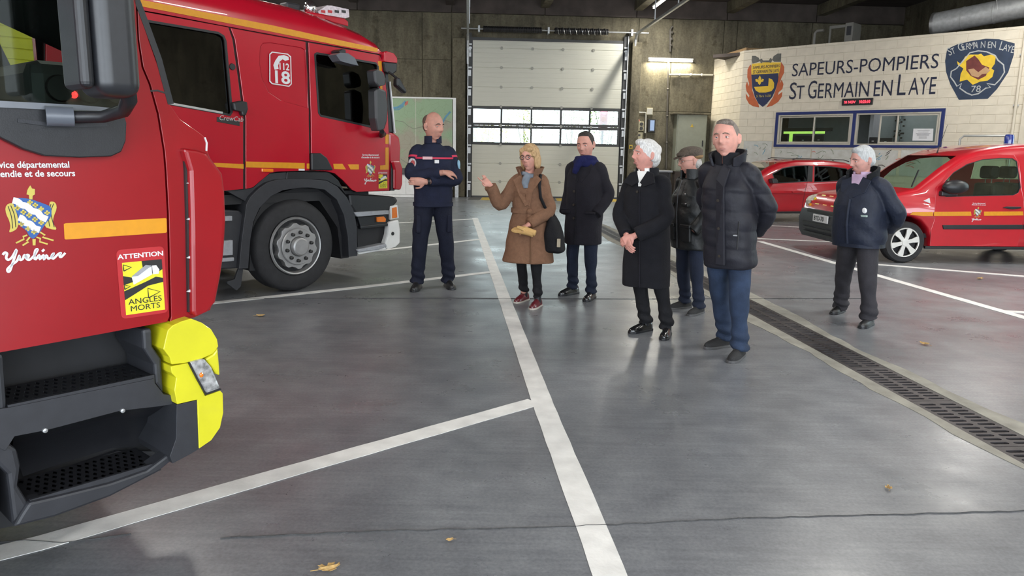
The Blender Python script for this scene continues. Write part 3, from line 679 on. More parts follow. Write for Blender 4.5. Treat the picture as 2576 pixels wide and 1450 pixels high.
# clock
q = [OF.S(*p, -.06) for p in ((2117, 265), (2194, 262), (2195, 246), (2117, 248))]
t = thing('digital_clock', 'black digital clock with glowing red digits above the office windows', 'clock', OF)
cz0, cz1 = zk(2.865), zk(3.03); cxa, cxb = q[0][0], q[1][0]
build('case', MB().box(cxa, cxb, -.06, 0, cz0, cz1), BLK, parent=t, bevel=.008)
LED = mat('red_led', (1.0, .03, .05), .4, emit=4)
text_mesh('date_digits', '10 NOV', .095, LED, lambda a, b, t_: (cxa+.05+a, -.063, cz0+.055+b), parent=t, bold=.002)
text_mesh('time_digits', '10:25:10', .115, LED, lambda a, b, t_: (cxa+.47+a, -.063, cz0+.05+b), parent=t, bold=.002, sx=.78)
# lettering painted on the wall
INK = mat('navy_wall_paint', (.012, .016, .04), .6, var=.1)
def fit_text(name, s, x0, x1, z, cap, parent, ink=None, bold=0): return text_fit(name, s, x0, x1, z, cap, ink or INK, parent, kw2['y'])
kw2 = {'y': -.004}
sg = thing('wall_lettering', 'navy painted words SAPEURS-POMPIERS ST GERMAIN EN LAYE on the office wall', 'lettering', OF)
fit_text('top_line', 'SAPEURS-POMPIERS', 1.43*OK_, 4.96*OK_, zk(3.66), .33*OK_, sg, bold=.003)
c3 = lambda a, b: (1850+a/7.36, 110+b/7.36)
xs_ = lambda a: OF.S(a, 240)[0]
c7 = lambda a: 1780+a*.309
for s, a, b, cap in (('S', 665, 722, .44), ('T', 722, 785, .35), ('G', 815, 885, .46), ('ERMAIN', 897, 1310, .38), ('EN', 1350, 1498, .38), ('L', 1540, 1610, .50), ('AYE', 1632, 1852, .40)):
    fit_text('letter_group', s, xs_(c7(a)), xs_(c7(b)), zk(3.07), cap*OK_, sg, bold=.003)
# left emblem: shield, flames, helmets
em = thing('wall_emblem', 'painted fire brigade shield with orange flames and grey helmets on the office wall', 'emblem', OF)
E3 = lambda pts: [OF.S(*c3(*p)) for p in pts]
def ep(name, pts, m, d, parent=em): return build(name, MB().prism(E3(pts), -d, -.0, XZ()), m, parent=parent)
FLM = mat('flame_orange_paint', (.45, .10, .03), .6, var=.1); EYEL = mat('emblem_yellow_paint', (.70, .45, .03), .6, var=.08); ENAV = mat('emblem_navy_paint', (.012, .02, .07), .6, var=.1); EGRY = mat('emblem_grey_paint', (.10, .10, .09), .6, var=.2); PEACH = mat('flame_edge_paint', (.75, .45, .30), .6)
fl_l = [(275, 385), (225, 480), (220, 620), (255, 740), (250, 790), (215, 700), (190, 780), (205, 880), (260, 960), (250, 1000), (190, 920), (200, 1020), (250, 1110), (330, 1160), (440, 1180), (420, 1100), (360, 1000), (310, 860), (295, 600), (290, 400)]
fl_r = [(850, 340), (905, 430), (900, 540), (850, 640), (820, 740), (860, 670), (890, 750), (870, 840), (800, 900), (790, 950), (870, 890), (860, 980), (790, 1080), (680, 1150), (570, 1180), (620, 1110), (700, 990), (750, 850), (800, 600), (835, 420)]
ep('flame', fl_l, FLM, .003); ep('flame', fl_r, FLM, .003)
ep('shield_yellow', [(310, 375), (560, 345), (840, 345), (835, 440), (800, 600), (300, 600), (295, 470)], EYEL, .005)
ep('shield_navy', [(298, 575), (800, 545), (790, 690), (740, 860), (680, 990), (580, 1110), (505, 1170), (430, 1110), (360, 980), (315, 820)], ENAV, .006)
ep('helmet', [(310, 225), (370, 225), (430, 260), (455, 320), (400, 345), (320, 370), (300, 310)], EGRY, .006)
ep('helmet', [(850, 180), (780, 185), (710, 230), (680, 300), (720, 335), (840, 335)], EGRY, .006)
ep('helmet_link', [(450, 300), (485, 275), (510, 310), (620, 310), (655, 262), (680, 300), (660, 355), (625, 345), (500, 345), (475, 370)], EGRY, .006)
ep('fleur_de_lis', [(455, 590), (480, 640), (475, 680), (500, 650), (530, 660), (515, 705), (480, 710), (470, 740), (450, 765), (425, 740), (415, 710), (380, 705), (370, 660), (405, 650), (430, 680), (425, 640)], EYEL, .008)
ep('cradle', [(620, 640), (680, 660), (720, 730), (715, 820), (670, 880), (560, 905), (440, 905), (380, 870), (345, 800), (610, 785)], EYEL, .008)
def etext(name, s, pa, pb, cap, parent, ink, y=-.009):
    a = OF.S(*pa); b = OF.S(*pb); kw2['y'] = y; o = fit_text(name, s, a[0], b[0], (a[1]+b[1])/2, cap, parent, ink=ink, bold=.002); kw2['y'] = -.004; return o
etext('shield_words', 'SAPEURS-POMPIERS', c3(325, 465), c3(820, 440), .085, em, ENAV); etext('shield_words', 'ST GERMAIN EN LAYE', c3(325, 550), c3(805, 530), .095, em, ENAV)
etext('shield_date', '5 7bre 1638', c3(390, 995), c3(655, 985), .07, em, DYEL)
# right emblem: dark patch with outline, letters, flames
em2 = thing('wall_patch_emblem', 'dark blue painted patch emblem with flames and number 78 on the office wall', 'emblem', OF)
q4 = lambda a, b: (2330+a/4.264, 60+b/4.264)
E4 = lambda pts: [OF.S(*q4(*p)) for p in pts]
PNAV = mat('patch_blue_paint', (.02, .035, .07), .6, var=.15, scale=6); PGRY = mat('patch_grey_paint', (.42, .43, .42), .6, var=.15, scale=20); FLY = mat('flame_yellow_paint', (.72, .48, .03), .6, var=.1); BRN = mat('flame_brown_paint', (.14, .03, .025), .6, var=.2); TAN = mat('tan_paint', (.45, .27, .14), .6)
build('patch', MB().prism(E4([(225, 270), (330, 222), (480, 185), (640, 160), (780, 165), (950, 210), (940, 330), (880, 520), (760, 700), (660, 805), (350, 815), (260, 650), (215, 520), (203, 400)]), -.004, 0, XZ()), PNAV, parent=em2)
ring = E4([(325, 480), (270, 510), (262, 570), (300, 620), (330, 670), (380, 640), (360, 690), (430, 740), (490, 765), (560, 750), (640, 690), (690, 685), (650, 640), (735, 655), (790, 600), (840, 520), (830, 440), (770, 390), (740, 340), (650, 300), (560, 290), (470, 310)])
build('patch_outline', MB().ribbon(ring+[ring[0]], .03, -.008, -.003, XZ()), PGRY, parent=em2)
build('flame_mass', MB().prism(E4([(330, 400), (370, 430), (420, 350), (470, 330), (560, 330), (590, 320), (620, 350), (690, 330), (750, 340), (735, 430), (700, 480), (730, 500), (710, 570), (660, 610), (580, 620), (500, 655), (440, 600), (360, 620), (370, 540), (400, 480), (340, 440)]), -.007, 0, XZ()), FLY, parent=em2)
build('flame_core', MB().prism(E4([(430, 400), (520, 340), (560, 380), (600, 440), (680, 470), (640, 560), (560, 600), (480, 560), (430, 500)]), -.010, 0, XZ()), BRN, parent=em2)
build('flame_heart', MB().prism(E4([(450, 490), (510, 480), (560, 520), (640, 460), (690, 500), (650, 535), (600, 540), (560, 575), (490, 560)]), -.013, 0, XZ()), TAN, parent=em2)
word = 'ST GERMAIN EN LAYE'; arc = [(245, 345), (400, 285), (560, 260), (720, 265), (900, 310)]
for k, chh in enumerate(word):
    if chh == ' ': continue
    f = k/(len(word)-1)*(len(arc)-1); i = min(int(f), len(arc)-2); g = f-i; px_ = arc[i][0]+(arc[i+1][0]-arc[i][0])*g; py_ = arc[i][1]+(arc[i+1][1]-arc[i][1])*g
    a0 = OF.S(*q4(px_, py_)); sl = -(arc[i+1][1]-arc[i][1])/(arc[i+1][0]-arc[i][0])+.08; an = math.atan(sl); cs, sn = math.cos(an), math.sin(an)
    text_mesh('patch_letter', chh, .23 if chh not in 'SGL' or k not in (0, 3, 14) else .30, PGRY, lambda u, v, t_, a0=a0, cs=cs, sn=sn: (a0[0]+u*cs-v*sn, -.007, a0[1]+u*sn+v*cs), parent=em2, sx=.66)
a0 = OF.S(*q4(475, 735)); text_mesh('patch_number', '78', .23, PGRY, lambda u, v, t_: (a0[0]+u, -.009, a0[1]+v), parent=em2)
# map posters under the windows
PAPER = mat('map_paper', (.50, .49, .44), .65, var=.10, scale=6, detail=9, col2=(.56, .56, .53))
def poster(pa, pb, label, seed):
    a = OF.S(*pa); b = OF.S(*pb); t = thing('map_poster', label, 'poster', OF); build('sheet', MB().box(a[0], b[0], -.012, -.004, zk(1.15), a[1]), PAPER, parent=t)
    r2_ = random.Random(seed)
    for k in range(9):
        u = a[0]+.05+r2_.random()*(b[0]-a[0]-.3); z = a[1]-.08-r2_.random()*.35; an = r2_.uniform(0, 3.1); ln = r2_.uniform(.08, .26)
        build('map_stroke', MB().ribbon([(u, z), (u+ln*math.cos(an)*.5+.02, z+ln*.4*math.sin(an)), (u+ln*math.cos(an), z+ln*.9*math.sin(an)-.05)], .018, -.015, -.012, XZ()), (RIV, TOWN, BTN, ROAD, ROAD)[r2_.randrange(5)], parent=t)
poster((1872, 355), (1943, 355), 'pale map poster left of the office windows behind the tall man', 1)
poster((1950, 374), (2040, 375), 'pale map poster under the left office window above the small red car roof', 2)
poster((2043, 376), (2150, 377), 'pale map poster behind the grey haired man in the navy jacket', 3)
poster((2200, 378), (2260, 378), 'pale map poster right of the grey haired man', 4)
poster((2268, 378), (2375, 379), 'pale map poster behind the windscreen of the red van', 5)
# pilaster, pipe and rail on the right
build('pilaster', MB().box(6.75*OK_, 7.6*OK_, -.05, .01, 0, OH-.01), CREAM, parent=ow, bevel=.01)
t = thing('wall_pipe', 'cream vertical pipe on the office wall near the picture edge', 'pipe', OF)
build('pipe', MB().tube([(6.62*OK_, -.04, .5), (6.62*OK_, -.04, OH-.1)], .035, 10), CREAM, parent=t, smooth=1)
for z in (1.6, 2.9, 4.1): build('clip', MB().box(6.62*OK_-.06, 6.62*OK_+.06, -.04, -.001, z-.02, z+.02), GALV, parent=t)
t = thing('tube_rail', 'pale tubular hoop rail by the office wall behind the red van', 'rail', OF)
r0 = OF.S(2416, 342, -.6); r1 = OF.S(2548, 340, -.6)
build('hoop', MB().tube([(r0[0], -.6, 0), (r0[0], -.6, r0[1]-.08), (r0[0]+.08, -.6, r0[1]), (r1[0]-.08, -.6, r0[1]), (r1[0], -.6, r0[1]-.08), (r1[0], -.6, 0)], .028, 8), mat('rail_grey', (.45, .45, .43), .45, .3), parent=t, smooth=1)
for x in (r0[0], r1[0]): build('foot_plate', MB().box(x-.08, x+.08, -.68, -.52, 0, .012), GALV, parent=t)
# on the office roof
t = thing('air_duct', 'large galvanised round air duct hanging above the office', 'duct', OF)
d0 = OF.S(2350, 60, .8); d1 = OF.S(2640, 4, .8); dvx = (d1[0]-d0[0])
rad = .28
prof = []
for k in range(5):
    a = k/5; prof += [(rad, a*1.0), (rad, a+.19), (rad+.012, a+.192), (rad+.012, a+.2)]
def dmap(x, y, h): return (d0[0]+dvx*h*1.4, .8+x, d0[1]+(d1[1]-d0[1])*h*1.4+y)
build('duct_pipe', MB().lathe(prof, 28, dmap), GALV, parent=t, smooth=.6)
build('duct_mouth', MB().lathe([(rad*.85, -.012), (rad*1.03, -.012), (rad*1.03, .01)], 28, dmap), ALU, parent=t, smooth=.6)
for k in (.42, .95):
    c_ = dmap(0, 0, k/1.4*1.4)
    for s in (-1, 1): build('hanger', MB().tube([(c_[0]+.02, .8+s*rad, c_[2]), (c_[0]+.3*s, .8, ZC-.0)], .012, 5), GALV, parent=t)
t = thing('roof_unit', 'grey box unit standing on the office roof', 'box', OF)
a = OF.S(2114, 104, .6); b = OF.S(2143, 56, .6); UNG = mat('unit_grey', (.16, .155, .14), .6)
build('cabinet', MB().box(a[0]+.1, b[0]+.05, .6, 1.2, OH-.02, b[1]), UNG, parent=t, bevel=.015)
a2 = OF.S(2087, 60, .6)[0]; build('side_frame', MB().box(a2, a[0]+.1, .62, .66, b[1]-.12, b[1]-.04).box(a2, a2+.05, .62, .66, OH-.02, b[1]-.05), UNG, parent=t)
build('vent', MB().box(a[0]+.16, b[0], .585, .6, b[1]-.35, b[1]-.1), BLK2, parent=t)
t = thing('roof_pipe', 'bent grey pipe rising from the office roof', 'pipe', OF)
a = OF.S(2048, 100, .4); b = OF.S(2050, 84, .4); c_ = OF.S(2072, 76, .4)
build('pipe', MB().tube([(a[0], .4, OH-.05), (b[0], .4, b[1]), (b[0]+.06, .4, b[1]+.06), (c_[0], .4, c_[1])], .04, 8), UNG, parent=t, smooth=1); build('collar', MB().tube([(a[0], .4, OH-.02), (a[0], .4, OH+.06)], .06, 8), UNG, parent=t)
WOOD = mat('plywood', (.30, .19, .09), .7, var=.25, scale=3, stretch=(1, 12, 1))
t = thing('plywood_sheet', 'plywood sheet lying on top of the short office wall', 'plywood', SHF)
build('sheet', MB().box(.25, SL+.1, .02, 1.2, OH, OH+.06), WOOD, parent=t, bevel=.004); build('batten', MB().box(.3, SL, .05, .1, OH+.06, OH+.09), WOOD, parent=t)
# ============================================================ outside, beyond the panes
GRD = mat('outside_asphalt', (.30, .30, .30), .9, var=.2)
build('ground_outside', MB().box(-40, 40, .4, 60, -.3, -.02), GRD, frame=HF, kind='structure')
FGRN = mat('fence_green', (.05, .30, .14), .5); LAWN = mat('lawn_green', (.16, .34, .07), .9, var=.3)
fc = thing('mesh_fence', 'green railing fence outside beyond the garage door panes', 'fence', loc=HF.P(-6, 9, 0), yaw=math.degrees(HF.yaw))
for k in range(66): build('picket', MB().box(k*.28, k*.28+.03, 0, .03, 0, 1.75), FGRN, parent=fc)
for z in (.25, 1.6): build('fence_rail', MB().box(0, 18.5, -.01, .04, z, z+.09), FGRN, parent=fc)
build('lawn', MB().box(-30, 30, 10, 40, -.02, .35), LAWN, frame=HF, kind='structure')
hng = thing('arched_shed', 'pale blue arched shed outside beyond the left panes', 'building', loc=HF.P(-4.5, 26, 0), yaw=math.degrees(HF.yaw))
SHB = mat('shed_blue', (.22, .34, .42), .7)
prof = [(-6, 0)]+[(-6*math.cos(math.pi*k/20), 1.4+3.4*math.sin(math.pi*k/20)) for k in range(21)]+[(6, 0)]
build('shell', MB().prism(prof, 0, 12, XZ()), SHB, parent=hng); build('gate', MB().box(-2, 2, -.05, 0, 0, 2.8), mat('shed_gate', (.3, .36, .4), .6), parent=hng)
for i, (x, y, h, m_) in enumerate(((1.0, 12, 2.6, (.40, .36, .05)), (3.1, 14.5, 3.6, (.30, .28, .10)), (5.3, 12.5, 4.0, (.22, .24, .10)), (7.5, 14.5, 3.6, (.16, .20, .09)), (9.7, 12.5, 4.2, (.18, .20, .08)))):
    t = thing('shrub', ['yellow leaved shrub by the fence beyond the second pane', 'sparse olive shrub beyond the third column of panes', 'tall thin branched shrub beyond the fourth column of panes', 'dark green shrub beyond the rightmost column of panes', 'tall dark shrub farthest right outside'][i], 'shrub', loc=HF.P(x, y, 0), yaw=0)
    rnd = random.Random(i); mb = MB()
    for k in range(900):
        p = np.array([min(max(rnd.gauss(0, .7), -.95), .95), min(max(rnd.gauss(0, .5), -.9), .9), .3+rnd.random()*h]); a = np.array([rnd.uniform(-1, 1) for _ in range(3)]); b = np.array([rnd.uniform(-1, 1) for _ in range(3)]); s = .09
        mb.add([p-a*s, p+b*s*.5, p+a*s, p-b*s*.5], [(0, 1, 2, 3)])
    build('foliage', mb, mat('leaf%d' % i, m_, .8, var=.4, scale=3), parent=t, recalc=False)
    mb = MB()
    for k in range(5): a = rnd.uniform(-.5, .5); mb.tube([(0, 0, 0), (a*.5, rnd.uniform(-.2, .2), h*.5), (a*1.6, rnd.uniform(-.3, .3), h)], [.05, .035, .01], 5)
    build('stems', mb, mat('bark', (.10, .07, .05), .9), parent=t)
tx, tz = H(1518, 294, 4.0)
t = thing('traffic_light', 'traffic light showing red outside the rightmost pane', 'traffic light', loc=HF.P(tx, 4.0, 0), yaw=math.degrees(HF.yaw))
build('post', MB().tube([(0, .1, 0), (0, .1, tz+.4)], .05, 8), BLK2, parent=t); build('head', MB().box(-.16, .16, -.1, .1, tz-.55, tz+.35), mat('signal_pink_grey', (.25, .08, .1), .5), parent=t, bevel=.03)
for k, c_ in enumerate(((1.0, .02, .05), (.25, .05, .03), (.03, .05, .03))):
    build('lens', MB().lathe([(.001, -.13), (.1, -.12), (.11, -.1)], 16, lambda x, y, hh, k=k: (x, hh, tz+.18-.28*k+y)), mat('signal%d' % k, c_, .3, emit=12 if k == 0 else 0), parent=t)
# dry leaves on the floor
LEAF = mat('dry_leaf', (.42, .27, .10), .8, var=.3, scale=60)
for i, (px_, py_, s, rz, lab) in enumerate(((828, 1436, .05, 20, 'curled dry maple leaf on the floor at the bottom edge'), (2235, 1232, .028, 70, 'small dry leaf on the floor in the right foreground'), (656, 797, .05, 10, 'dry leaf on the floor beside the near truck bumper'), (2325, 868, .05, 120, 'brown dry leaf near the drain beside the right man'), (1131, 1363, .02, 200, 'tiny pale leaf scrap on the floor left of the long line'), (2465, 703, .06, 30, 'pale dry leaf on the floor in front of the red van'))):
    p = fl(px_, py_); out = []; 
    for k in range(20):
        a = 2*math.pi*k/20; rr = s*(.55+.45*abs(math.cos(2.5*a)))*(1 if k % 2 else .8); out.append((rr*math.cos(a), rr*math.sin(a)*.7))
    t = thing('dry_leaf', lab, 'leaf', loc=(p[0], p[1], .002), yaw=rz)
    mb = MB().prism(out, 0, .0015, lambda a, b, tt, s=s: (a, b, tt+.004+ (a*a+b*b)/s*.45)); build('blade', mb, LEAF, parent=t)
    build('stem', MB().tube([(0, 0, .004), (-s*.7, .0, .008), (-s*1.4, s*.1, .006)], s*.03, 5), LEAF, parent=t)
# ============================================================ fire trucks
def plate(parent, name, fr, pts, y0, y1, m, bevel=0, holes=(), yy=None, **kw):
    """polygon given in photo pixels, laid on the frame's plane y=yy (default its front face y0), thickness y0..y1"""
    yq = y0 if yy is None else yy
    return build(name, MB().prism(fr.SS(pts, yq), y0, y1, XZ(), [fr.SS(h, yq) for h in holes]), m, parent, bevel=bevel, **kw)
def band(parent, name, fr, pts, w, y0, y1, m): return build(name, MB().ribbon(fr.SS(pts, y0), w, y0, y1, XZ()), m, parent)
def rrect(x0, x1, y0, y1, r, n=4):
    out = []
    for cx_, cy_, a in ((x1-r, y1-r, 0), (x0+r, y1-r, 90), (x0+r, y0+r, 180), (x1-r, y0+r, 270)):
        for k in range(n+1): t = R(a+90*k/n); out.append((cx_+r*math.cos(t), cy_+r*math.sin(t)))
    return out
c4 = lambda *p: [(350+a/3.0203, b/3.0203) for a, b in p]
c5 = lambda *p: [(500+a/3.296, 360+b/3.296) for a, b in p]
c2 = lambda *p: [(a/3.0215, 380+b/3.0215) for a, b in p]
cb = lambda *p: [(a/2.1646, 780+b/2.1646) for a, b in p]
T1 = Fr((-1.371, 2.724), 49)
T2 = Fr(fl(745, 735), 49)
# canonical county emblem, measured once on the near truck's door
_c = T1.S(*c2((235, 500))[0])
def canon(*p): return [(a-_c[0], b-_c[1]) for a, b in T1.SS(c2(*p))]
EMB = dict(
 wing_l=canon((100, 395), (60, 400), (38, 430), (45, 480), (70, 530), (80, 580), (65, 622), (100, 610), (130, 590), (140, 540), (125, 470)),
 wing_r=canon((370, 390), (400, 382), (425, 400), (430, 440), (405, 500), (400, 550), (435, 600), (385, 595), (335, 575), (345, 520), (385, 480)),
 shield=canon((95, 365), (150, 355), (230, 365), (330, 400), (380, 420), (390, 455), (385, 505), (345, 550), (310, 605), (275, 650), (245, 672), (215, 640), (200, 605), (135, 560), (140, 500), (110, 440)),
 torch=canon((220, 365), (218, 335), (200, 330), (205, 300), (215, 280), (228, 262), (240, 285), (262, 290), (262, 330), (245, 340), (243, 368)), foot=canon((245, 670), (270, 668), (268, 718), (248, 718)))
EWAVE = [canon(*w) for w in (((95, 375), (130, 385), (160, 410), (200, 420), (240, 455), (280, 465), (310, 500), (355, 520)), ((140, 505), (165, 515), (190, 545), (225, 555), (255, 585), (300, 600)))]
EBOLT = [canon(*w) for w in (((205, 640), (175, 650), (180, 670), (120, 700)), ((225, 655), (200, 685), (215, 690), (170, 718)), ((275, 655), (305, 665), (300, 690), (360, 708)), ((300, 615), (340, 640), (320, 655), (405, 680)))]
ESCR = canon((20, 790), (35, 772), (52, 780), (46, 812), (62, 828), (92, 805), (125, 748), (112, 800), (92, 860), (75, 910), (60, 918), (56, 898), (85, 868), (128, 835), (146, 795), (150, 828), (172, 820), (185, 790), (205, 815), (218, 795), (203, 790), (198, 815), (222, 828), (262, 790), (285, 748), (268, 755), (260, 800), (268, 825), (298, 790), (300, 824), (330, 790), (332, 826), (352, 792), (366, 820), (395, 800), (408, 778), (392, 795), (402, 820), (440, 785), (462, 775), (452, 795), (462, 808), (495, 775))
ECROSS = canon((225, 390), (265, 412), (310, 440), (355, 470), (130, 432), (175, 465), (218, 488), (262, 520), (310, 545), (160, 555), (210, 590), (255, 615))
def emblem(parent, x, z, s=1.0, d=.0, words=True):
    T = lambda pts: [(x+a*s, z+b*s) for a, b in pts]; k = .0012
    e_ = build('county_emblem', MB().prism(smooth_poly(T(EMB['shield'])), -d-2*k, -d, XZ()), DBLUE, parent)
    for nm in ('wing_l', 'wing_r'): build('emblem_wing', MB().prism(smooth_poly(T(EMB[nm])), -d-k, -d, XZ()), DYEL, e_)
    for q0, q1, q2 in (((60, 420), (85, 500), (95, 590)), ((80, 415), (108, 490), (118, 580)), ((405, 400), (385, 470), (410, 580)), ((385, 405), (365, 490), (375, 575))): build('wing_feather', MB().ribbon([tuple(v_) for v_ in spline(T(canon(q0, q1, q2)), 4)], .0022*s, -d-1.6*k, -d, XZ()), DBLK, e_)
    build('emblem_torch', MB().prism(T(EMB['torch']), -d-2.5*k, -d, XZ()), DYEL, e_); build('emblem_foot', MB().prism(T(EMB['foot']), -d-k, -d, XZ()), DYEL, e_)
    for w in EWAVE: build('emblem_wave', MB().ribbon([tuple(q_) for q_ in spline(T(w), 4)], .021*s, -d-3*k, -d-k, XZ()), WHTD, e_)
    for w in EBOLT: build('emblem_bolt', MB().ribbon(T(w), .005*s, -d-1.5*k, -d, XZ()), DYEL, e_)
    mb = MB()
    for a, b in T(ECROSS): mb.box(a-.008*s, a+.008*s, -d-3*k, -d, b-.003*s, b+.003*s).box(a-.003*s, a+.003*s, -d-3*k, -d, b-.008*s, b+.008*s)
    build('emblem_crosses', mb, DYEL, e_, kind='stuff')
    build('script_name', MB().ribbon([tuple(q_) for q_ in spline(T(ESCR), 4)], .0072*s, -d-k, -d, XZ()), WHTD, e_)
    i_ = canon((318, 765), (335, 748)); build('script_dot', MB().ribbon(T(i_), .007*s, -d-k, -d, XZ()), WHTD, e_)
    if words:
        for s_, zz_ in (('Service départemental', .160), ("d'incendie et de secours", .131)):
            w_ = (.119 if zz_ > .15 else .1345)*s; text_fit('service_words', s_, x-w_+.009*s, x+w_+.009*s, z+zz_*s, .0205*s, WHTD, parent, -d-k, bold=.0005*s)
    return e_
def blind_spot_sticker(parent, x0, x1, z0, z1, d=.0):
    w, h = x1-x0, z1-z0; U = lambda pts: [(x0+a*w, z0+b*h) for a, b in pts]; k = .001
    st = build('blind_spot_sticker', MB().prism(rrect(x0, x1, z0, z1, w*.1), -d-k, -d, XZ()), STRED, parent)
    build('sticker_field', MB().prism(U([(.1, .05), (.93, .05), (.93, .81), (.1, .81)]), -d-2*k, -d, XZ()), STYEL, st)
    build('sticker_black', MB().prism(U([(.5, .81), (.93, .81), (.93, .66), (.74, .60), (.52, .68)]), -d-3*k, -d, XZ()), DBLK, st)
    build('sticker_black', MB().prism(U([(.1, .62), (.3, .58), (.3, .52), (.1, .49)]), -d-3*k, -d, XZ()), DBLK, st)
    build('sticker_black', MB().prism(U([(.1, .40), (.55, .50), (.78, .56), (.93, .53), (.93, .47), (.6, .44), (.1, .27)]), -d-3*k, -d, XZ()), DBLK, st)
    lor = build('sticker_lorry', MB().prism(U([(.27, .59), (.70, .72), (.70, .60), (.30, .48)]), -d-4*k, -d, XZ()), WHTD, st)
    build('lorry_side', MB().prism(U([(.27, .60), (.58, .75), (.70, .73), (.40, .60)]), -d-4.5*k, -d, XZ()), GREYP, lor)
    build('lorry_cab', MB().prism(U([(.71, .73), (.80, .73), (.86, .66), (.84, .60), (.72, .60)]), -d-4.5*k, -d, XZ()), WHTD, lor)
    for a, b, q in ((.72, .33, .13), (.2, .735, .08), (.17, .46, .06)):
        o = [(a-q, b-q*.55), (a-q, b+q*.55), (a+q, b), (a-q, b-q*.55)]; build('warning_triangle', MB().ribbon(U(o), .0035*w/.17, -d-3.5*k, -d, XZ()), DBLK, st)
    text_mesh('word', 'ATTENTION', h*.094, WHTD, lambda a, b, t: (x0+w*.5+a, -d-2*k, z0+h*.865+b), st, align='CENTER', bold=.0006*w/.17, depth=.0008, sx=1.22)
    text_mesh('word', 'ANGLES', h*.115, DBLK, lambda a, b, t: (x0+w*.52+a, -d-3*k, z0+h*.195+b), st, align='CENTER', bold=.0, depth=.0008, sx=1.15)
    text_mesh('word', 'MORTS', h*.115, DBLK, lambda a, b, t: (x0+w*.51+a, -d-3*k, z0+h*.095+b), st, align='CENTER', bold=.0, depth=.0008, sx=1.15)
def truck_wheel(parent, u, zc, r=.515, y=.04):
    m = lambda x, yy, h: (u+x, y+h, zc+yy)
    ty = build('tyre', MB().lathe([(r*.62, .02), (r*.66, 0), (r*.90, -.005), (r*.97, .02), (r, .06), (r, .25), (r*.96, .29), (r*.62, .29)], 48, m), RUB, parent, smooth=.7)
    rg = np.linspace(0, 2*math.pi, 48, endpoint=False)
    build('rim', MB().lathe([(r*.63, .0), (r*.61, -.02), (r*.585, -.015), (r*.56, .03), (r*.55, .12), (.02, .13)], 40, m), STEEL, parent, smooth=.6)
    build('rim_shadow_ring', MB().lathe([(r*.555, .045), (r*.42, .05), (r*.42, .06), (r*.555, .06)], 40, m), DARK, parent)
    disc = [(math.cos(a)*r*(.50 if int(k/2) % 2 else .455), math.sin(a)*r*(.50 if int(k/2) % 2 else .455)) for k, a in enumerate(np.linspace(0, 2*math.pi, 40, endpoint=False))]
    build('wheel_disc', MB().prism(disc, -.03, .06, lambda a, b, t: (u+a, y+t, zc+b)), STEEL, parent, bevel=.008)
    build('bolt_ring', MB().lathe([(r*.40, -.045), (r*.385, -.06), (r*.22, -.06), (r*.2, -.04)], 40, m), STEEL, parent, smooth=.5)
    hub = build('hub_cap', MB().lathe([(.002, -.115), (r*.16, -.115), (r*.19, -.105), (r*.2, -.05)], 32, m), STEEL, parent, smooth=.5)
    for k in range(10):
        a = 2*math.pi*k/10+.2; build('wheel_nut', MB().lathe([(.004, -.095), (.018, -.09), (.022, -.055)], 8, lambda x, yy, h, a=a: (u+x+r*.305*math.cos(a), y+h, zc+yy+r*.305*math.sin(a))), DBLK, parent)
    return hub

# ------------------------------------------------------------ second truck (crew cab), parked further in
t2 = thing('fire_truck', 'red crew cab fire truck with 112 and 18 decal, parked behind the near truck', 'fire truck', T2)
P2 = lambda name, pts, y0, y1, m, bevel=0, holes=(), **kw: plate(t2, name, T2, pts, y0, y1, m, bevel, holes, **kw)
win_c = [(300, 41), (549, 83), (562, 91), (567, 103), (583, 282), (578, 290), (567, 287), (300, 239)]
win_f = c4((1335, 412), (1350, 405), (1800, 482), (1815, 505), (1818, 975), (1790, 970), (1380, 880), (1365, 860))
lower = c5((380, 385), (450, 368), (520, 308), (590, 250), (650, 237), (1060, 234), (1130, 252), (1200, 312), (1270, 387), (1310, 407))
cab_out = [(112, -18), (578, 68), (772, 103), (958, 137), (966, 155), (977, 230), (982, 330), (984, 481)]+list(reversed(lower))+[(570, 480), (112, 508)]
side2 = build('cab_side', MB().prism(T2.SS(cab_out), .018, .06, XZ(), [T2.SS(win_c), T2.SS(win_f)]), mat('panel_gap_dark', (.02, .004, .005), .6), t2)
WX = 2.32
build('cab_side_far', MB().prism(T2.SS(cab_out), WX-.04, WX, XZ(), [T2.SS(win_c), T2.SS(win_f)]), RED, t2)
# door skins, proud of the cab side with open gaps
d1 = [(115, -16), (575, 69), (585, 99), (598, 190), (612, 298), (612, 476), (570, 480), (115, 506)]
cd2 = P2('crew_door', d1, 0, .018, RED, .005, [win_c])
d2 = [(580, 70), (769, 105), (777, 288), (779, 429)]+c5((650, 238), (590, 251), (520, 309), (450, 369))+[(618, 476), (618, 298), (604, 190), (591, 99)]
rec = c4((920, 360), (940, 330), (1000, 325), (1230, 362), (1262, 380), (1278, 560), (1282, 820), (1210, 800), (1080, 765), (985, 700), (935, 600), (915, 480))
P2('side_panel', d2, 0, .018, RED, .005, [rec]); P2('recessed_panel', rec, .012, .018, RED, 0)
d3 = [(776, 107), (955, 139), (963, 155), (973, 230), (978, 330), (980, 480)]+list(reversed(c5((1060, 235), (1130, 253), (1200, 313), (1270, 388), (1310, 406))))+[(783, 429), (782, 288)]
fd2 = P2('front_door', d3, 0, .018, RED, .005, [win_f])
def glassin(fr, parent, pts, y, m): 
    g = fr.SS(pts, y); cx_ = sum(p[0] for p in g)/len(g); cz_ = sum(p[1] for p in g)/len(g)
    return build('window_glass', MB().prism([(cx_+(a-cx_)*1.01, cz_+(b-cz_)*1.01) for a, b in g], y, y+.005, XZ()), m, parent)
glassin(T2, cd2, win_c, .03, GLASSD); glassin(T2, fd2, win_f, .03, GLASS)
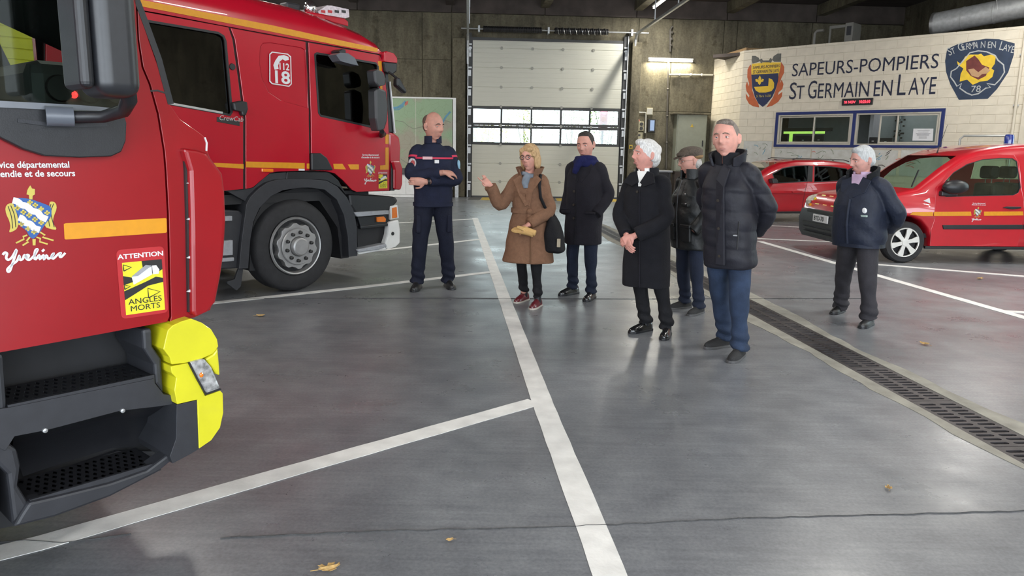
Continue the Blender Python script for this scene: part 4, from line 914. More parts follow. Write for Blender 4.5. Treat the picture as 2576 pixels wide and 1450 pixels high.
for w_, p_ in ((win_c, cd2), (win_f, fd2)):
    q = T2.SS(w_, -.0); build('window_seal', MB().ribbon(q+[q[0]], .022, -.004, .012, XZ()), BLK, p_)
build('window_trim', MB().ribbon(T2.SS([(400, 255), (560, 284)], -.005), .02, -.008, -.002, XZ()), ALU, cd2)
build('far_glass', MB().prism(T2.SS(win_f), WX-.02, WX-.015, XZ()), GLASSC, t2)
# roof, lofted front to back with rounded shoulders
def z2(x, y, yy=0): return T2.S(x, y, yy)
st = []
for x, yl, ysh, ytop in ((112, -18, -58, -160), (220, 2, -35, -120), (400, 33, -8, -85), (560, 64, 26, -32), (680, 86, 50, 8), (760, 101, 68, 26), (813, 110, 80, 42), (876, 121, 97, 67), (926, 131, 112, 91), (950, 135, 122, 111), (960, 138, 131, 126)):
    u, zl = z2(x, yl); _, zs_ = z2(x, ysh); _, zt_ = z2(x, ytop, .45)
    zt_ = max(zt_, zs_+.01); h = zt_-zs_
    st.append([(u, 0, zl), (u, 0, zs_)]+[(u, .45*(1-math.cos(t)), zs_+h*math.sin(t)) for t in (R(25), R(50), R(72), R(90))]+[(u, WX-.45*(1-math.cos(t)), zs_+h*math.sin(t)) for t in (R(90), R(72), R(50), R(25))]+[(u, WX, zs_), (u, WX, zl)])
build('roof', MB().loft(st, True, True), RED, t2, smooth=.8)
P2('roof_stripe', c4((-719, -145), (0, -5), (1000, 190), (1500, 300), (1812, 367), (1812, 397), (1500, 342), (1000, 240), (0, 45), (-719, -95)), -.006, 0.002, YEL)
for k, seg in enumerate((((100, 418), (543, 410), (613, 413), (613, 425), (545, 420), (100, 433)), c4((812, 1228), (1258, 1240), (1258, 1283), (812, 1272)), c4((1275, 1243), (1294, 1243), (1294, 1283), (1275, 1282)), c4((1475, 1245), (1545, 1245), (1572, 1288), (1482, 1285)), c4((1585, 1250), (1670, 1250), (1670, 1288), (1607, 1288)))):
    P2('side_stripe', seg, -.004, .002, YEL)
P2('corner_stripe', c4((1872, 1022), (1896, 1022), (1896, 1095), (1872, 1095)), -.004, .002, YEL); P2('corner_stripe', c4((1872, 1122), (1896, 1122), (1896, 1290), (1832, 1290), (1832, 1258), (1872, 1255)), -.004, .002, YEL)
P2('pillar_stripe', c4((1815, 465), (1842, 465), (1850, 700), (1835, 700)), -.003, .002, YEL)
# front end: screen pillar, nose, deflector, headlamp, bumper
build('windscreen', MB().prism(T2.SS([(960, 140), (968, 135), (992, 335), (984, 340)]), .05, WX-.05, XZ()), GLASSD, t2)
P2('screen_seal', c4((1868, 470), (1892, 560), (1915, 780), (1945, 1010), (1900, 1010), (1880, 780)), .02, .12, BLK, .01)
P2('screen_edge', c4((1905, 620), (1912, 620), (1950, 1012), (1942, 1012)), .0, .03, WHTD)
P2('nose', c4((1897, 1000), (1940, 1010), (1980, 1040), (1990, 1120), (1985, 1240), (1990, 1440), (1905, 1450), (1897, 1300)), .01, WX-.05, RED, .03)
P2('air_deflector', c4((1920, 1222), (1985, 1222), (2005, 1280), (2003, 1400), (1990, 1445), (1940, 1440), (1940, 1290)), -.03, .25, RED, .02)
P2('deflector_slot', c4((1915, 1240), (1930, 1250), (1942, 1300), (1940, 1450), (1912, 1450)), -.006, .004, BLK)
P2('sun_visor', c4((1865, 395), (1880, 388), (1940, 405), (1965, 440), (1965, 480), (1865, 470)), -.05, .5, RED, .02)
P2('visor_housing', c4((1862, 468), (1965, 478), (1962, 545), (1935, 565), (1875, 550)), -.05, .4, BLK, .02)
mm = z2(997, 185, -.2)
ma = build('front_mirror_arm', MB().tube([(mm[0]-.03, -.1, mm[1]+.02), (mm[0]+.0, -.2, mm[1]-.05), (mm[0]+.06, -.2, mm[1]-.1)], .014, 6), BLK, t2)
plate(t2, 'front_mirror', T2, c4((1962, 590), (1985, 590), (2010, 640), (2040, 690), (2030, 715), (2000, 690), (1958, 650)), -.24, -.16, BLK, .02)
MIRB = mat('mirror_black', (.035, .035, .038), .38, var=.1)
for nm, pts in (('wide_mirror', ((1785, 535), (1815, 525), (1860, 545), (1878, 600), (1875, 645), (1820, 660), (1795, 630))), ('main_mirror', ((1795, 680), (1830, 668), (1880, 690), (1895, 800), (1888, 920), (1868, 985), (1820, 1000), (1800, 900)))):
    plate(t2, nm, T2, c4(*pts), -.27, -.12, MIRB, .03)
build('mirror_bracket', MB().tube([(*z2(*c4((1850, 1010))[0], -.15), 0)][0:0] or [(z2(*c4((1845, 1000))[0], -.18)[0], -.18, z2(*c4((1845, 1000))[0], -.18)[1]), (z2(*c4((1840, 1030))[0], -.1)[0], -.1, z2(*c4((1840, 1030))[0], -.1)[1]), (z2(*c4((1860, 1020))[0], 0)[0], 0.0, z2(*c4((1860, 1020))[0], 0)[1])], .03, 8), BLK, t2)
plate(t2, 'kerb_mirror', T2, c4((1495, 415), (1530, 400), (1590, 405), (1640, 440), (1668, 500), (1600, 485), (1530, 465)), -.25, -.1, mat('mirror_grey', (.12, .13, .15), .3, .2), .02)
plate(t2, 'kerb_mirror_mount', T2, c4((1520, 385), (1545, 370), (1572, 378), (1575, 412), (1530, 410)), -.16, 0.0, BLK, .01)
P2('bumper_top', c5((1240, 425), (1580, 440), (1640, 450), (1660, 480), (1590, 560), (1290, 575), (1255, 520)), .0, WX, BLK, .03)
P2('step_rail', c5((1290, 575), (1575, 558), (1582, 590), (1315, 612)), -.05, .1, GREYP, .012)
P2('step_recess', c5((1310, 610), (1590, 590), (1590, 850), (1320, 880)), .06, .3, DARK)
P2('step_rail_lower', c5((1340, 690), (1570, 665), (1572, 690), (1345, 715)), .0, .12, BLK, .008)
P2('step_panel', c5((1318, 615), (1590, 592), (1590, 665), (1340, 690)), .02, .1, BLK, .008)
P2('side_marker', c5((1480, 615), (1535, 608), (1555, 630), (1550, 655), (1482, 655)), -.005, .03, ORANGE, .006)
hl = P2('headlamp', c5((1592, 525), (1650, 512), (1662, 625), (1592, 640)), -.02, .4, WHT, .012)
plate(hl, 'indicator_lens', T2, c5((1605, 540), (1642, 530), (1648, 618), (1605, 625)), -.026, -.018, ORANGE, .004)
bm = P2('bumper_corner', c5((1580, 655), (1660, 635), (1672, 720), (1672, 830), (1640, 860), (1560, 885), (1545, 840), (1570, 760)), -.02, WX, WHT, .03)
q = z2(*c5((1608, 752))[0], -.02); build('tow_hole', MB().lathe([(.002, -.026), (.022, -.026), (.024, -.015)], 12, lambda x, y, h: (q[0]+x, h, q[1]+y)), DBLK, bm)
P2('step_tread', c5((1313, 885), (1555, 835), (1562, 862), (1500, 885), (1330, 908)), -.06, .25, GREYP, .012)
P2('bumper_lip', c5((1310, 905), (1560, 862), (1560, 885), (1330, 925)), .0, .2, WHT, .008)
# wheel arch and wheel
out_ = c5((395, 510), (430, 445), (500, 375), (565, 330), (640, 306), (730, 300), (820, 300), (920, 300), (1060, 312), (1150, 362), (1230, 452), (1290, 572), (1312, 700), (1316, 935))
in_ = c5((410, 1040), (428, 800), (455, 650), (505, 540), (600, 442), (700, 392), (820, 375), (920, 370), (1045, 388), (1145, 470), (1205, 600), (1238, 780), (1246, 945))
out_ = [c5((335, 1045))[0], c5((352, 850))[0], c5((378, 640))[0]]+out_
P2('wheel_arch', out_+list(reversed(in_)), -.03, .42, BLK2, .012)
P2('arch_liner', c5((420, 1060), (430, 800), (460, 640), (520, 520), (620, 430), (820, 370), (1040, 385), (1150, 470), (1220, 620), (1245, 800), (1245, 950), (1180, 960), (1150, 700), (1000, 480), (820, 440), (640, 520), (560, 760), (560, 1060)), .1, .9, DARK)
P2('arch_bridge', c5((730, 240), (1080, 240), (1160, 310), (1230, 440), (1170, 370), (1060, 312), (920, 300), (725, 300)), .02, .3, BLK, .008)
P2('arch_wing', c5((395, 505), (380, 480), (235, 400), (370, 385), (450, 372), (520, 310), (590, 252), (725, 242), (725, 298), (640, 304), (560, 330), (430, 445)), .03, .3, BLK2, .006)
wz = z2(747, 622)
truck_wheel(t2, wz[0], .515, .515, .02)
# steps and panel behind the wheel, mud flap
P2('rear_step_panel', c5((-60, 545), (330, 560), (372, 590), (345, 850), (325, 1040), (-60, 1060)), .03, .3, BLK2, .015)
for pts in (((-40, 620), (280, 605), (280, 645), (-40, 660)), ((-40, 830), (285, 805), (285, 930), (-40, 950)), ((-40, 975), (295, 948), (295, 980), (-40, 1010))): P2('step_bar', c5(*pts), -.01, .1, GREYP, .008)
P2('mud_flap', c5((330, 1045), (370, 1045), (350, 1190), (315, 1225), (240, 1170), (235, 1150), (300, 1130)), .04, .07, BLK2, .004)
# decals and fittings
bd = P2('cab_badge', c4((592, 888), (765, 922), (765, 958), (592, 925)), -.006, .002, DBLK, .002)
q = z2(*c4((602, 912))[0]); text_mesh('badge_word', 'CrewCab', .07, ALU, lambda a, b, t: (q[0]+a, -.008, q[1]-a*.03+b), bd, shear=.3, sx=.95)
q = z2(*c4((707, 508))[0]); build('door_lock', MB().lathe([(.002, -.012), (.03, -.012), (.034, 0)], 16, lambda x, y, h: (q[0]+x, h, q[1]+y)), BLK, t2)
P2('door_handle', c4((715, 778), (770, 765), (825, 775), (832, 830), (815, 880), (785, 880), (778, 850), (725, 838)), -.06, .004, BLK, .015)
P2('air_intake', c4((1310, 1165), (1385, 1165), (1430, 1200), (1478, 1295), (1312, 1295)), -.03, .01, BLK, .012)
P2('marker_lamp', c4((935, 1282), (1022, 1284), (1022, 1308), (935, 1306)), -.02, .004, ORANGE, .006); P2('white_tag', c4((1213, 1283), (1258, 1284), (1258, 1298), (1213, 1297)), -.004, .002, WHTD)
dec = P2('emergency_number_decal', c4((990, 410), (1010, 392), (1130, 408), (1155, 430), (1160, 640), (1140, 660), (1010, 640), (990, 620)), -.003, .001, WHTD)
plate(dec, 'decal_field', T2, c4((998, 415), (1014, 400), (1126, 415), (1148, 435), (1152, 638), (1136, 652), (1014, 632), (998, 614)), -.0045, .001, RED)
plate(dec, 'phone_handset', T2, c4((1035, 460), (1060, 425), (1100, 418), (1135, 432), (1138, 455), (1110, 462), (1090, 450), (1066, 470), (1055, 500), (1060, 525), (1030, 530), (1020, 495)), -.006, .001, WHTD)
for s_, p_, p2_, cap_ in (('112', (1068, 527), (1140, 529), .068), ('18', (1038, 628), (1145, 640), .125)):
    q = z2(*c4(p_)[0], -.006); q2 = z2(*c4(p2_)[0], -.006); text_fit('number', s_, q[0], q2[0], q[1], cap_, WHTD, dec, -.007, bold=.004 if cap_ > .1 else .002, slant=-.01)
q = z2(*c4((1755, 1300))[0]); emblem(t2, q[0], q[1]+.02, 1.0, 0.001)
a, b = z2(*c4((1812, 1440))[0]), z2(*c4((1888, 1300))[0]); blind_spot_sticker(t2, a[0], b[0], a[1], b[1], .001)
# roof lights
q = T2.S(*c4((1300, 62))[0], .35); build('search_lamp', MB().ell((q[0], .35, q[1]), (.075, .075, .08), 20, 12), CHROME, t2, smooth=3)
q2 = T2.S(*c4((1300, 130))[0], .35); build('search_lamp_base', MB().box(q[0]-.09, q[0]+.16, .28, .42, q2[1]-.12, q[1]-.05), RED, t2, bevel=.02)
lb = plate(t2, 'light_bar', T2, c4((1360, 85), (1430, 40), (1470, 42), (1595, 70), (1600, 130), (1570, 140), (1370, 105)), .3, 1.9, mat('clear_lens', (.62, .55, .58), .15, var=.2, scale=30, coat=.8), .02)
for k in range(4):
    aa, bb = 1385+k*52, 1415+k*52; plate(lb, 'lens_divider', T2, c4((aa, 75), (bb, 80), (bb, 100), (aa, 95)), .292, .31, STRED if k < 2 else BLK)
plate(t2, 'light_bar_base', T2, c4((1380, 105), (1560, 140), (1590, 165), (1590, 200), (1480, 170), (1400, 140)), .33, 1.85, RED, .01)
q = T2.S(*c4((1160, 40))[0], .5); build('roof_aerial', MB().box(q[0]-.1, q[0]+.08, .45, .6, q[1]-.1, q[1]+.02), BLK2, t2, bevel=.02)
# inside the cab
build('cab_floor', MB().box(-2.2, 1.1, .08, WX-.08, 1.0, 1.1), DARK, t2)
for u, y in ((-.1, .25), (-.1, 1.5), (-1.6, .25), (-1.6, 1.5)): build('cab_seat', MB().box(u-.05, u+.4, y, y+.5, 1.1, 1.5).box(u-.1, u+.05, y, y+.5, 1.4, 2.15), DARK, t2, bevel=.04)
build('dashboard', MB().box(.85, 1.2, .1, WX-.1, 1.2, 1.65), BLK2, t2, bevel=.04)
build('rear_wall', MB().box(-2.28, -2.24, .05, WX-.05, .9, 2.9), DARK, t2)
g0_ = T2.S(*c4((640, 850))[0], .25); g1_ = T2.S(*c4((640, 690))[0], .25)
build('grab_rail', MB().tube([(g0_[0], .25, g0_[1]-.1), (g1_[0], .25, g1_[1]), (g1_[0]+.03, .25, g1_[1]+.05), (g1_[0]+.12, .25, g1_[1]+.06)], .016, 8), mat('rail_yellow', (.55, .42, .06), .4), t2, smooth=1)
# body behind the cab
build('equipment_body', MB().box(-7.4, -2.36, .0, WX, .75, 3.1), RED, t2, bevel=.04)
for k in range(3):
    rs_ = build('roller_shutter', MB().box(-7.2+k*1.62, -5.64+k*1.62, -.006, .01, .9, 2.95), FLUO if k == 2 else ALU, t2)
    for q_ in range(24): build('shutter_slat', MB().box(-7.2+k*1.62, -5.64+k*1.62, -.014, -.004, .905+q_*.085, .985+q_*.085), FLUO if k == 2 else ALU, rs_, bevel=.004, seg=1)
build('chassis', MB().box(-7.2, 1.2, .5, 1.8, .45, .95), DARK, t2)
for u in (-4.4,):
    build('rear_tyre', MB().lathe([(.3, 0), (.5, 0), (.515, .05), (.515, .5), (.3, .55)], 36, lambda x, y, h: (u+x, .05+h, .515+y)), RUB, t2, smooth=.6)
for y in (WX-.35,): build('far_tyre', MB().lathe([(.3, 0), (.5, 0), (.515, .05), (.515, .25), (.3, .3)], 36, lambda x, yy, h: (wz[0]+x, y+h, .515+yy)), RUB, t2, smooth=.6)

# ------------------------------------------------------------ near truck, cut by the left edge
t1 = thing('fire_truck', 'red fire truck with yellow bumper corner and county emblem, nearest at left edge', 'fire truck', T1)
P1 = lambda name, pts, y0, y1, m, bevel=0, holes=(), **kw: plate(t1, name, T1, pts, y0, y1, m, bevel, holes, **kw)
hole1 = [(-230, 243), (0, 256), (300, 277), (322, 268), (327, 200), (322, -60), (-230, -60)]
gapl = [(338, -110), (341, 0), (346, 100), (356, 169), (374, 212), (395, 288), (410, 381), (414, 430), (420, 539), (423, 678), (426, 797), (420, 810)]
door1 = P1('cab_door', [(-330, -110)]+gapl+[(300, 832), (150, 860), (0, 887), (-330, 950)], 0, .035, RED1, .008, [hole1])
build('window_glass', MB().prism(T1.SS(hole1, .02), .02, .024, XZ()), glass_mat('cab_glass', (.75, .82, .78), .85), door1)
P1('door_inner', [(-330, -110), (300, -110), (345, 100), (390, 290), (405, 790), (-330, 930)], .05, .1, DARK, 0, [[(-230, 236), (0, 249), (300, 270), (322, 262), (327, 200), (322, -60), (-230, -60)]])
band(door1, 'window_frame_seal', T1, [(327, -60), (331, 200), (324, 262)], .02, -.006, .01, BLK)
trim = P1('door_trim', [(-250, 243), (0, 262), (290, 282), (312, 285), (319, 310), (317, 355), (306, 382), (280, 394), (200, 397), (115, 393), (60, 376), (0, 346), (-250, 250)], -.035, .004, BLK, .016)
band(trim, 'weather_strip', T1, [(-200, 248), (0, 262), (200, 272), (292, 280)], .02, -.045, -.03, mat('strip_grey', (.16, .17, .19), .4, .2))
band(trim, 'trim_highlight', T1, [(45, 303), (120, 313), (200, 316), (270, 313)], .012, -.042, -.034, BLK2)
build('door_inner_ledge', MB().box(-.8, .1, .04, .2, 1.62, 1.73), DARK, t1, bevel=.02)
# mirror on its arm
y_m = -.30
a = T1.S(184, 120, y_m); b = T1.S(356, 150, y_m-.05); c_ = T1.S(280, 246, y_m)
u0, u1, zb_ = a[0], b[0], c_[1]; um = T1.S(222, 120, y_m)[0]
MIR1 = mat('mirror_housing_black', (.018, .019, .022), .36, var=.12, scale=40, bump=.03, bscale=400)
mir = build('mirror_housing', MB().box(um, u1, y_m-.06, y_m+.13, zb_, zb_+.62), MIR1, t1, bevel=.045, seg=5, smooth=.7)
build('mirror_rim', MB().box(u0, um, y_m-.045, y_m+.115, zb_+.02, zb_+.60), BLK, mir, bevel=.025, seg=4)
arm = [T1.S(*p, d)+(d,) for p, d in (((115, 292), -.05), ((185, 294), -.07), ((260, 294), -.14), ((312, 278), -.22), ((325, 250), -.28), ((318, 225), -.29))]
build('mirror_arm', MB().tube([(p[0], p[2], p[1]) for p in arm], [.028, .022, .02, .022, .025, .03], 10), BLK, t1, smooth=1)
build('mirror_arm_sleeve', MB().tube([(arm[0][0], arm[0][2], arm[0][1]), (arm[1][0], arm[1][2], arm[1][1])], .034, 10), mat('sleeve_grey', (.10, .11, .13), .35), t1, smooth=1)
# corner panel, pillar and screen seal
P1('corner_panel', [(342, -110), (345, 0), (350, 100), (361, 169), (379, 212), (400, 288), (415, 381), (419, 430), (425, 539), (428, 678), (431, 797), (427, 813), (490, 799), (530, 780), (530, 400), (522, 382), (522, 366), (515, 345), (500, 333), (453, 300), (427, 263), (397, 165), (374, 100), (350, 8), (345, -110)], .002, .10, RED1, .012)
P1('front_panel', [(425, 815), (490, 799), (535, 775), (535, 420), (520, 372), (500, 335), (453, 300), (427, 263), (430, 400)], .10, 2.2, RED1, .02)
band(t1, 'screen_seal', T1, [(341, -60), (345, 0), (370, 66), (400, 149), (430, 262)], .022, .0, .05, BLK)
band(t1, 'pillar_seam', T1, [(378, 229), (397, 228), (416, 234)], .006, -.0005, .006, DBLK)
dfl = P1('air_deflector', [(461, 372), (500, 378), (522, 385), (545, 415), (561, 437), (567, 480), (570, 560), (565, 640), (556, 700), (544, 760), (523, 785), (489, 799), (484, 785), (482, 560), (478, 430)], -.035, .30, RED1, .014, seg=3)
slot = P1('deflector_slot', [(461, 376), (469, 376), (480, 432), (484, 560), (486, 784), (474, 786), (470, 560), (466, 430)], -.012, .006, DBLK)
for y in (462, 553, 650, 735): plate(slot, 'slot_fin', T1, [(471, y), (479, y-6), (480, y+1)], -.02, -.011, WHTD)
band(t1, 'corner_lip', T1, [(516, 346), (521, 360), (520, 380)], .005, -.004, .01, WHTD)
band(t1, 'door_gap', T1, [(x+2, y) for x, y in gapl], .014, .028, .034, DBLK)
# markings
P1('door_stripe', [(161, 564), (165, 562), (417, 549), (419, 551), (420, 583), (417, 586), (166, 603), (163, 601)], -.003, .001, YEL)
emblem(t1, _c[0], _c[1], 1.0, 0.001)
s0, s1 = T1.S(299, 797), T1.S(416, 624); q = T1.S(292, 640)
blind_spot_sticker(t1, q[0]-.0, T1.S(417, 700)[0], T1.S(355, 796)[1], T1.S(355, 624)[1], .001)
# yellow bumper corner with lamp
yl_ = -.05
lobe = P1('bumper_shoulder', cb((905, 150), (915, 110), (940, 85), (990, 62), (1040, 47), (1100, 70), (1150, 105), (1183, 160), (1190, 200), (1160, 240), (1080, 275), (1000, 292), (935, 298), (925, 260), (890, 215)), yl_, .35, FLUO, .03, seg=4)
bc = P1('bumper_corner', cb((930, 308), (1030, 290), (1075, 380), (1118, 470), (1200, 440), (1214, 455), (1217, 560), (1200, 640), (1150, 712), (1085, 757), (1075, 490), (965, 515), (950, 440), (960, 370), (935, 345)), yl_-.005, .35, FLUO, .018, seg=3)
P1('bumper_edge', cb((1118, 268), (1160, 242), (1188, 205), (1196, 300), (1200, 360), (1175, 350), (1150, 310)), yl_, .35, FLUO, .012)
lamp1 = P1('corner_lamp', cb((1030, 287), (1115, 264), (1155, 312), (1205, 430), (1122, 460)), yl_-.012, .2, mat('lamp_clear', (.42, .42, .42), .12, .3, var=.5, scale=45, coat=1), .01)
q = T1.S(*cb((1097, 355))[0], yl_-.014); build('lamp_bulb', MB().ell((q[0], yl_-.014, q[1]), (.008, .006, .01), 10, 7), ORANGE, lamp1)
band(lamp1, 'lamp_rim', T1, cb((1030, 287), (1075, 375), (1122, 460), (1205, 432)), .006, yl_-.016, yl_-.008, DBLK)
P1('bumper_black_corner', cb((962, 517), (1075, 492), (1086, 757), (1040, 785), (940, 838), (925, 800), (960, 700)), yl_, .35, BLK2, .012)
# black step well
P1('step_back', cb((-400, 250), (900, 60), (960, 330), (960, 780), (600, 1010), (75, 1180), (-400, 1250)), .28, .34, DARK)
P1('step_column', cb((775, 108), (826, 100), (832, 200), (880, 268), (892, 462), (846, 402), (838, 300), (782, 212)), 0, .26, BLK2, .01)
P1('step_left_post', cb((-60, 250), (20, 235), (38, 500), (38, 590), (0, 700), (95, 760), (115, 850), (100, 960), (155, 1050), (165, 1095), (75, 1187), (40, 900), (-60, 800)), .0, .28, BLK2, .015)
P1('upper_fascia', cb((38, 535), (838, 375), (846, 402), (892, 460), (960, 470), (965, 512), (840, 530), (650, 552), (260, 655), (80, 690), (30, 770), (-30, 740), (-30, 545)), -.01, .05, BLK2, .014)
lo_t = T1.SS(cb((80, 690), (260, 655), (650, 552), (840, 530), (965, 512)), .03); lo_b = T1.SS(cb((150, 930), (350, 860), (640, 770), (800, 765), (935, 770)), .2)
build('riser', MB().loft([[(a, .04, b) for a, b in lo_t], [(.5*a+.5*c, .2, .62*b+.38*d) for (a, b), (c, d) in zip(lo_t, lo_b)], [(a, .25, b) for a, b in lo_b]], False, False), BLK, t1, smooth=1)
P1('lower_fascia', cb((160, 1050), (330, 1012), (600, 945), (800, 875), (935, 775), (962, 800), (850, 892), (600, 1020), (300, 1130), (75, 1187), (120, 1110)), -.02, .06, BLK2, .012)
P1('lower_back_lip', cb((150, 940), (640, 770), (935, 772), (935, 790), (650, 790), (165, 965)), .24, .26, BLK2)
def tread(name, fr_pts, y1):
    """expanded metal tread: polygon in px gives its front edge, holes in staggered rows"""
    e_ = T1.SS(cb(*fr_pts), 0); z = sum(p[1] for p in e_)/len(e_); ua, ub = e_[0][0], e_[-1][0]; n = 15; holes = []
    for r_ in range(5):
        for k in range(n):
            w_ = (ub-ua-.03)/n; x0 = ua+.015+k*w_+(w_*.5 if r_ % 2 else 0); ya = .012+r_*(y1-.02)/5; h_ = (y1-.02)/5-.006
            if x0+w_-.008 > ub-.01: continue
            holes.append([(x0+.006, ya+h_/2), (x0+.014, ya), (x0+w_-.014, ya), (x0+w_-.006, ya+h_/2), (x0+w_-.014, ya+h_), (x0+.014, ya+h_)])
    o = build(name, MB().prism([(ua, 0.0), (ub, 0.0), (ub, y1), (ua, y1)], z-.012, z, XY, holes), BLK, t1)
    build('tread_front', MB().box(ua, ub, -.006, .006, z-.03, z+.006), BLK2, o); return o
tread('upper_tread', ((40, 520), (430, 450), (838, 362)), .24); tread('lower_tread', ((160, 1030), (520, 950), (870, 830)), .22)
for p in ((245, 657), (667, 549)):
    q = T1.S(*cb(p)[0], -.012); build('step_screw', MB().lathe([(.001, -.018), (.008, -.017), (.009, -.008)], 12, lambda x, y, h, q=q: (q[0]+x, h, q[1]+y)), ALU, t1)
# rest of the cab: far side, roof, floor, wheel, seat and dashboard
far = [(-1.6, .95), (.36, .95), (.46, 1.5), (.30, 1.75), (-.16, 2.95), (-1.6, 2.95)]
build('cab_far_side', MB().prism(far, 2.2, 2.24, XZ(), [[(-1.2, 1.70), (.18, 1.70), (-.12, 2.82), (-1.2, 2.82)]]), DARK, t1)
build('cab_roof', MB().box(-1.6, -.12, 0, 2.24, 2.92, 3.0), RED1, t1, bevel=.04); build('cab_rear', MB().box(-1.65, -1.6, 0, 2.24, .95, 3.0), DARK, t1)
build('cab_floor', MB().box(-1.6, .3, .3, 2.2, .95, 1.02), DARK, t1)
dsh = build('dashboard', MB().box(-.20, .32, .35, 2.1, 1.35, 1.90), mat('dash_green_grey', (.03, .035, .034), .55, var=.15), t1, bevel=.05)
for k in range(3): build('dash_vent', MB().lathe([(.02, -.012), (.045, -.012), (.05, 0)], 20, lambda x, y, h, k=k: (.1, .347+h, 1.74) if False else (-.10+.10*k+x, .345+h, 1.80+y)), DBLK, dsh)
build('dash_warning_light', MB().ell((-.055, .34, 1.78), (.014, .012, .014), 8, 6), mat('red_glow', (1, .02, .02), .3, emit=6), dsh)
build('passenger_seat', MB().box(-.75, -.3, .45, .95, 1.05, 1.5).box(-.80, -.60, .45, .95, 1.4, 2.25), DARK, t1, bevel=.06)
build('seat_headrest', MB().box(-.78, -.64, .55, .85, 2.25, 2.5), DARK, t1, bevel=.04)
stw = [( -.12+.05*math.cos(t), 1.7+.22*math.sin(t), 1.85+.2*math.cos(t)) for t in np.linspace(0, 2*math.pi, 25)]
build('steering_wheel', MB().tube(stw, .016, 8), BLK, t1, smooth=1); build('steering_column', MB().tube([(-.12, 1.7, 1.85), (.1, 1.7, 1.6)], .03, 8), BLK, t1)
build('screen_pillar_far', MB().tube([(.32, 2.15, 1.72), (-.12, 2.15, 2.92)], .05, 8), DARK, t1)
truck_wheel(t1, -1.15, .5, .5, .06)
build('wheel_arch', MB().prism([(-1.75, .5), (-1.7, .95), (-1.5, 1.12), (-.8, 1.12), (-.62, .95), (-.6, .5), (-.55, .3), (-.5, .95), (-.6, 1.16), (-1.75, 1.16)], .0, .5, XZ()), DARK, t1)
build('chassis', MB().box(-6, .2, .5, 1.75, .45, .95), DARK, t1)
build('equipment_body', MB().box(-6.5, -1.75, .0, 2.24, .75, 3.0), RED1, t1, bevel=.04)
build('far_tyre', MB().lathe([(.3, 0), (.49, 0), (.5, .05), (.5, .25), (.3, .3)], 36, lambda x, yy, h: (-1.15+x, 1.9+h, .5+yy)), RUB, t1, smooth=.6)
# ============================================================ cars
def inset(pts, d):
    n = len(pts); out = []; A = sum(pts[i][0]*pts[(i+1) % n][1]-pts[(i+1) % n][0]*pts[i][1] for i in range(n)); sg_ = 1 if A > 0 else -1
    for i in range(n):
        p0, p1, p2 = np.array(pts[i-1]), np.array(pts[i]), np.array(pts[(i+1) % n])
        t = p2-p0; t = t/(np.linalg.norm(t)+1e-9); nr = np.array([-t[1], t[0]])*sg_; out.append(tuple(p1+nr*d))
    return out
def arch(cx_, r, z0, n=10):
    a0 = math.asin(min(1, max(-1, (z0-.31)/r))); return [(cx_-r*math.cos(t), .31+r*math.sin(t)) for t in np.linspace(a0, math.pi-a0, n)]
def car_shell(parent, prof, bottom, holes, width, ymap, m, glass_idx=(), rear_idx=(), gm=GLASS):
    """prof: upper outline front->rear; bottom: lower outline rear->front. Lofted across the car with rounded shoulders"""
    out = list(prof)+list(bottom); n = len(out); S_ = [(0, .045), (.02, .02), (.06, .006), (.14, 0)]
    rows = [(s, i) for s, i in S_]+[(width-s, i) for s, i in reversed(S_)]
    mb = MB(); gb = MB(); rb = MB(); rings = []
    for s, i in rows:
        q = inset(out, i); crown = .05*(1-abs(2*s/width-1)**2.0)
        rings.append([(a, (ymap(b) if s < width/2 else -ymap(b))+s, b+(crown if j < len(prof) and b > 1.2 else 0)) for j, (a, b) in enumerate(q)])
    for k in range(len(rings)-1):
        for j in range(n):
            jj = (j+1) % n; quad = [rings[k][j], rings[k][jj], rings[k+1][jj], rings[k+1][j]]
            tgt = (gb if j in glass_idx else rb) if (j in glass_idx or j in rear_idx) and k in (3,) else mb
            tgt.add(quad, [(0, 1, 2, 3)])
    for s, sg_ in ((0, 1), (width, -1)):
        q = inset(out, .045); loops = [q]+[list(h) for h in holes]
        tri = tessellate_polygon([[Vector((a, b, 0)) for a, b in L] for L in loops]); f_ = [p for L in loops for p in L]
        mb.add([(a, s+sg_*ymap(b), b) for a, b in f_], [tuple(t) for t in tri])
    o = build('body_shell', mb, m, parent, smooth=.7)
    if gb.f: build('windscreen', gb, gm, o)
    if rb.f: build('rear_screen', rb, gm, o)
    for k, h in enumerate(holes):
        for s, sg_ in ((.012, 1), (width-.012, -1)):
            build('window_glass', MB().prism(h, 0, .004, lambda a, b, t: (a, s+sg_*ymap(b)+t, b)), gm, o)
        build('window_seal', MB().ribbon(h+[h[0]], .02, -.003, .01, lambda a, b, t: (a, ymap(b)+t, b)), BLK, o)
    return o
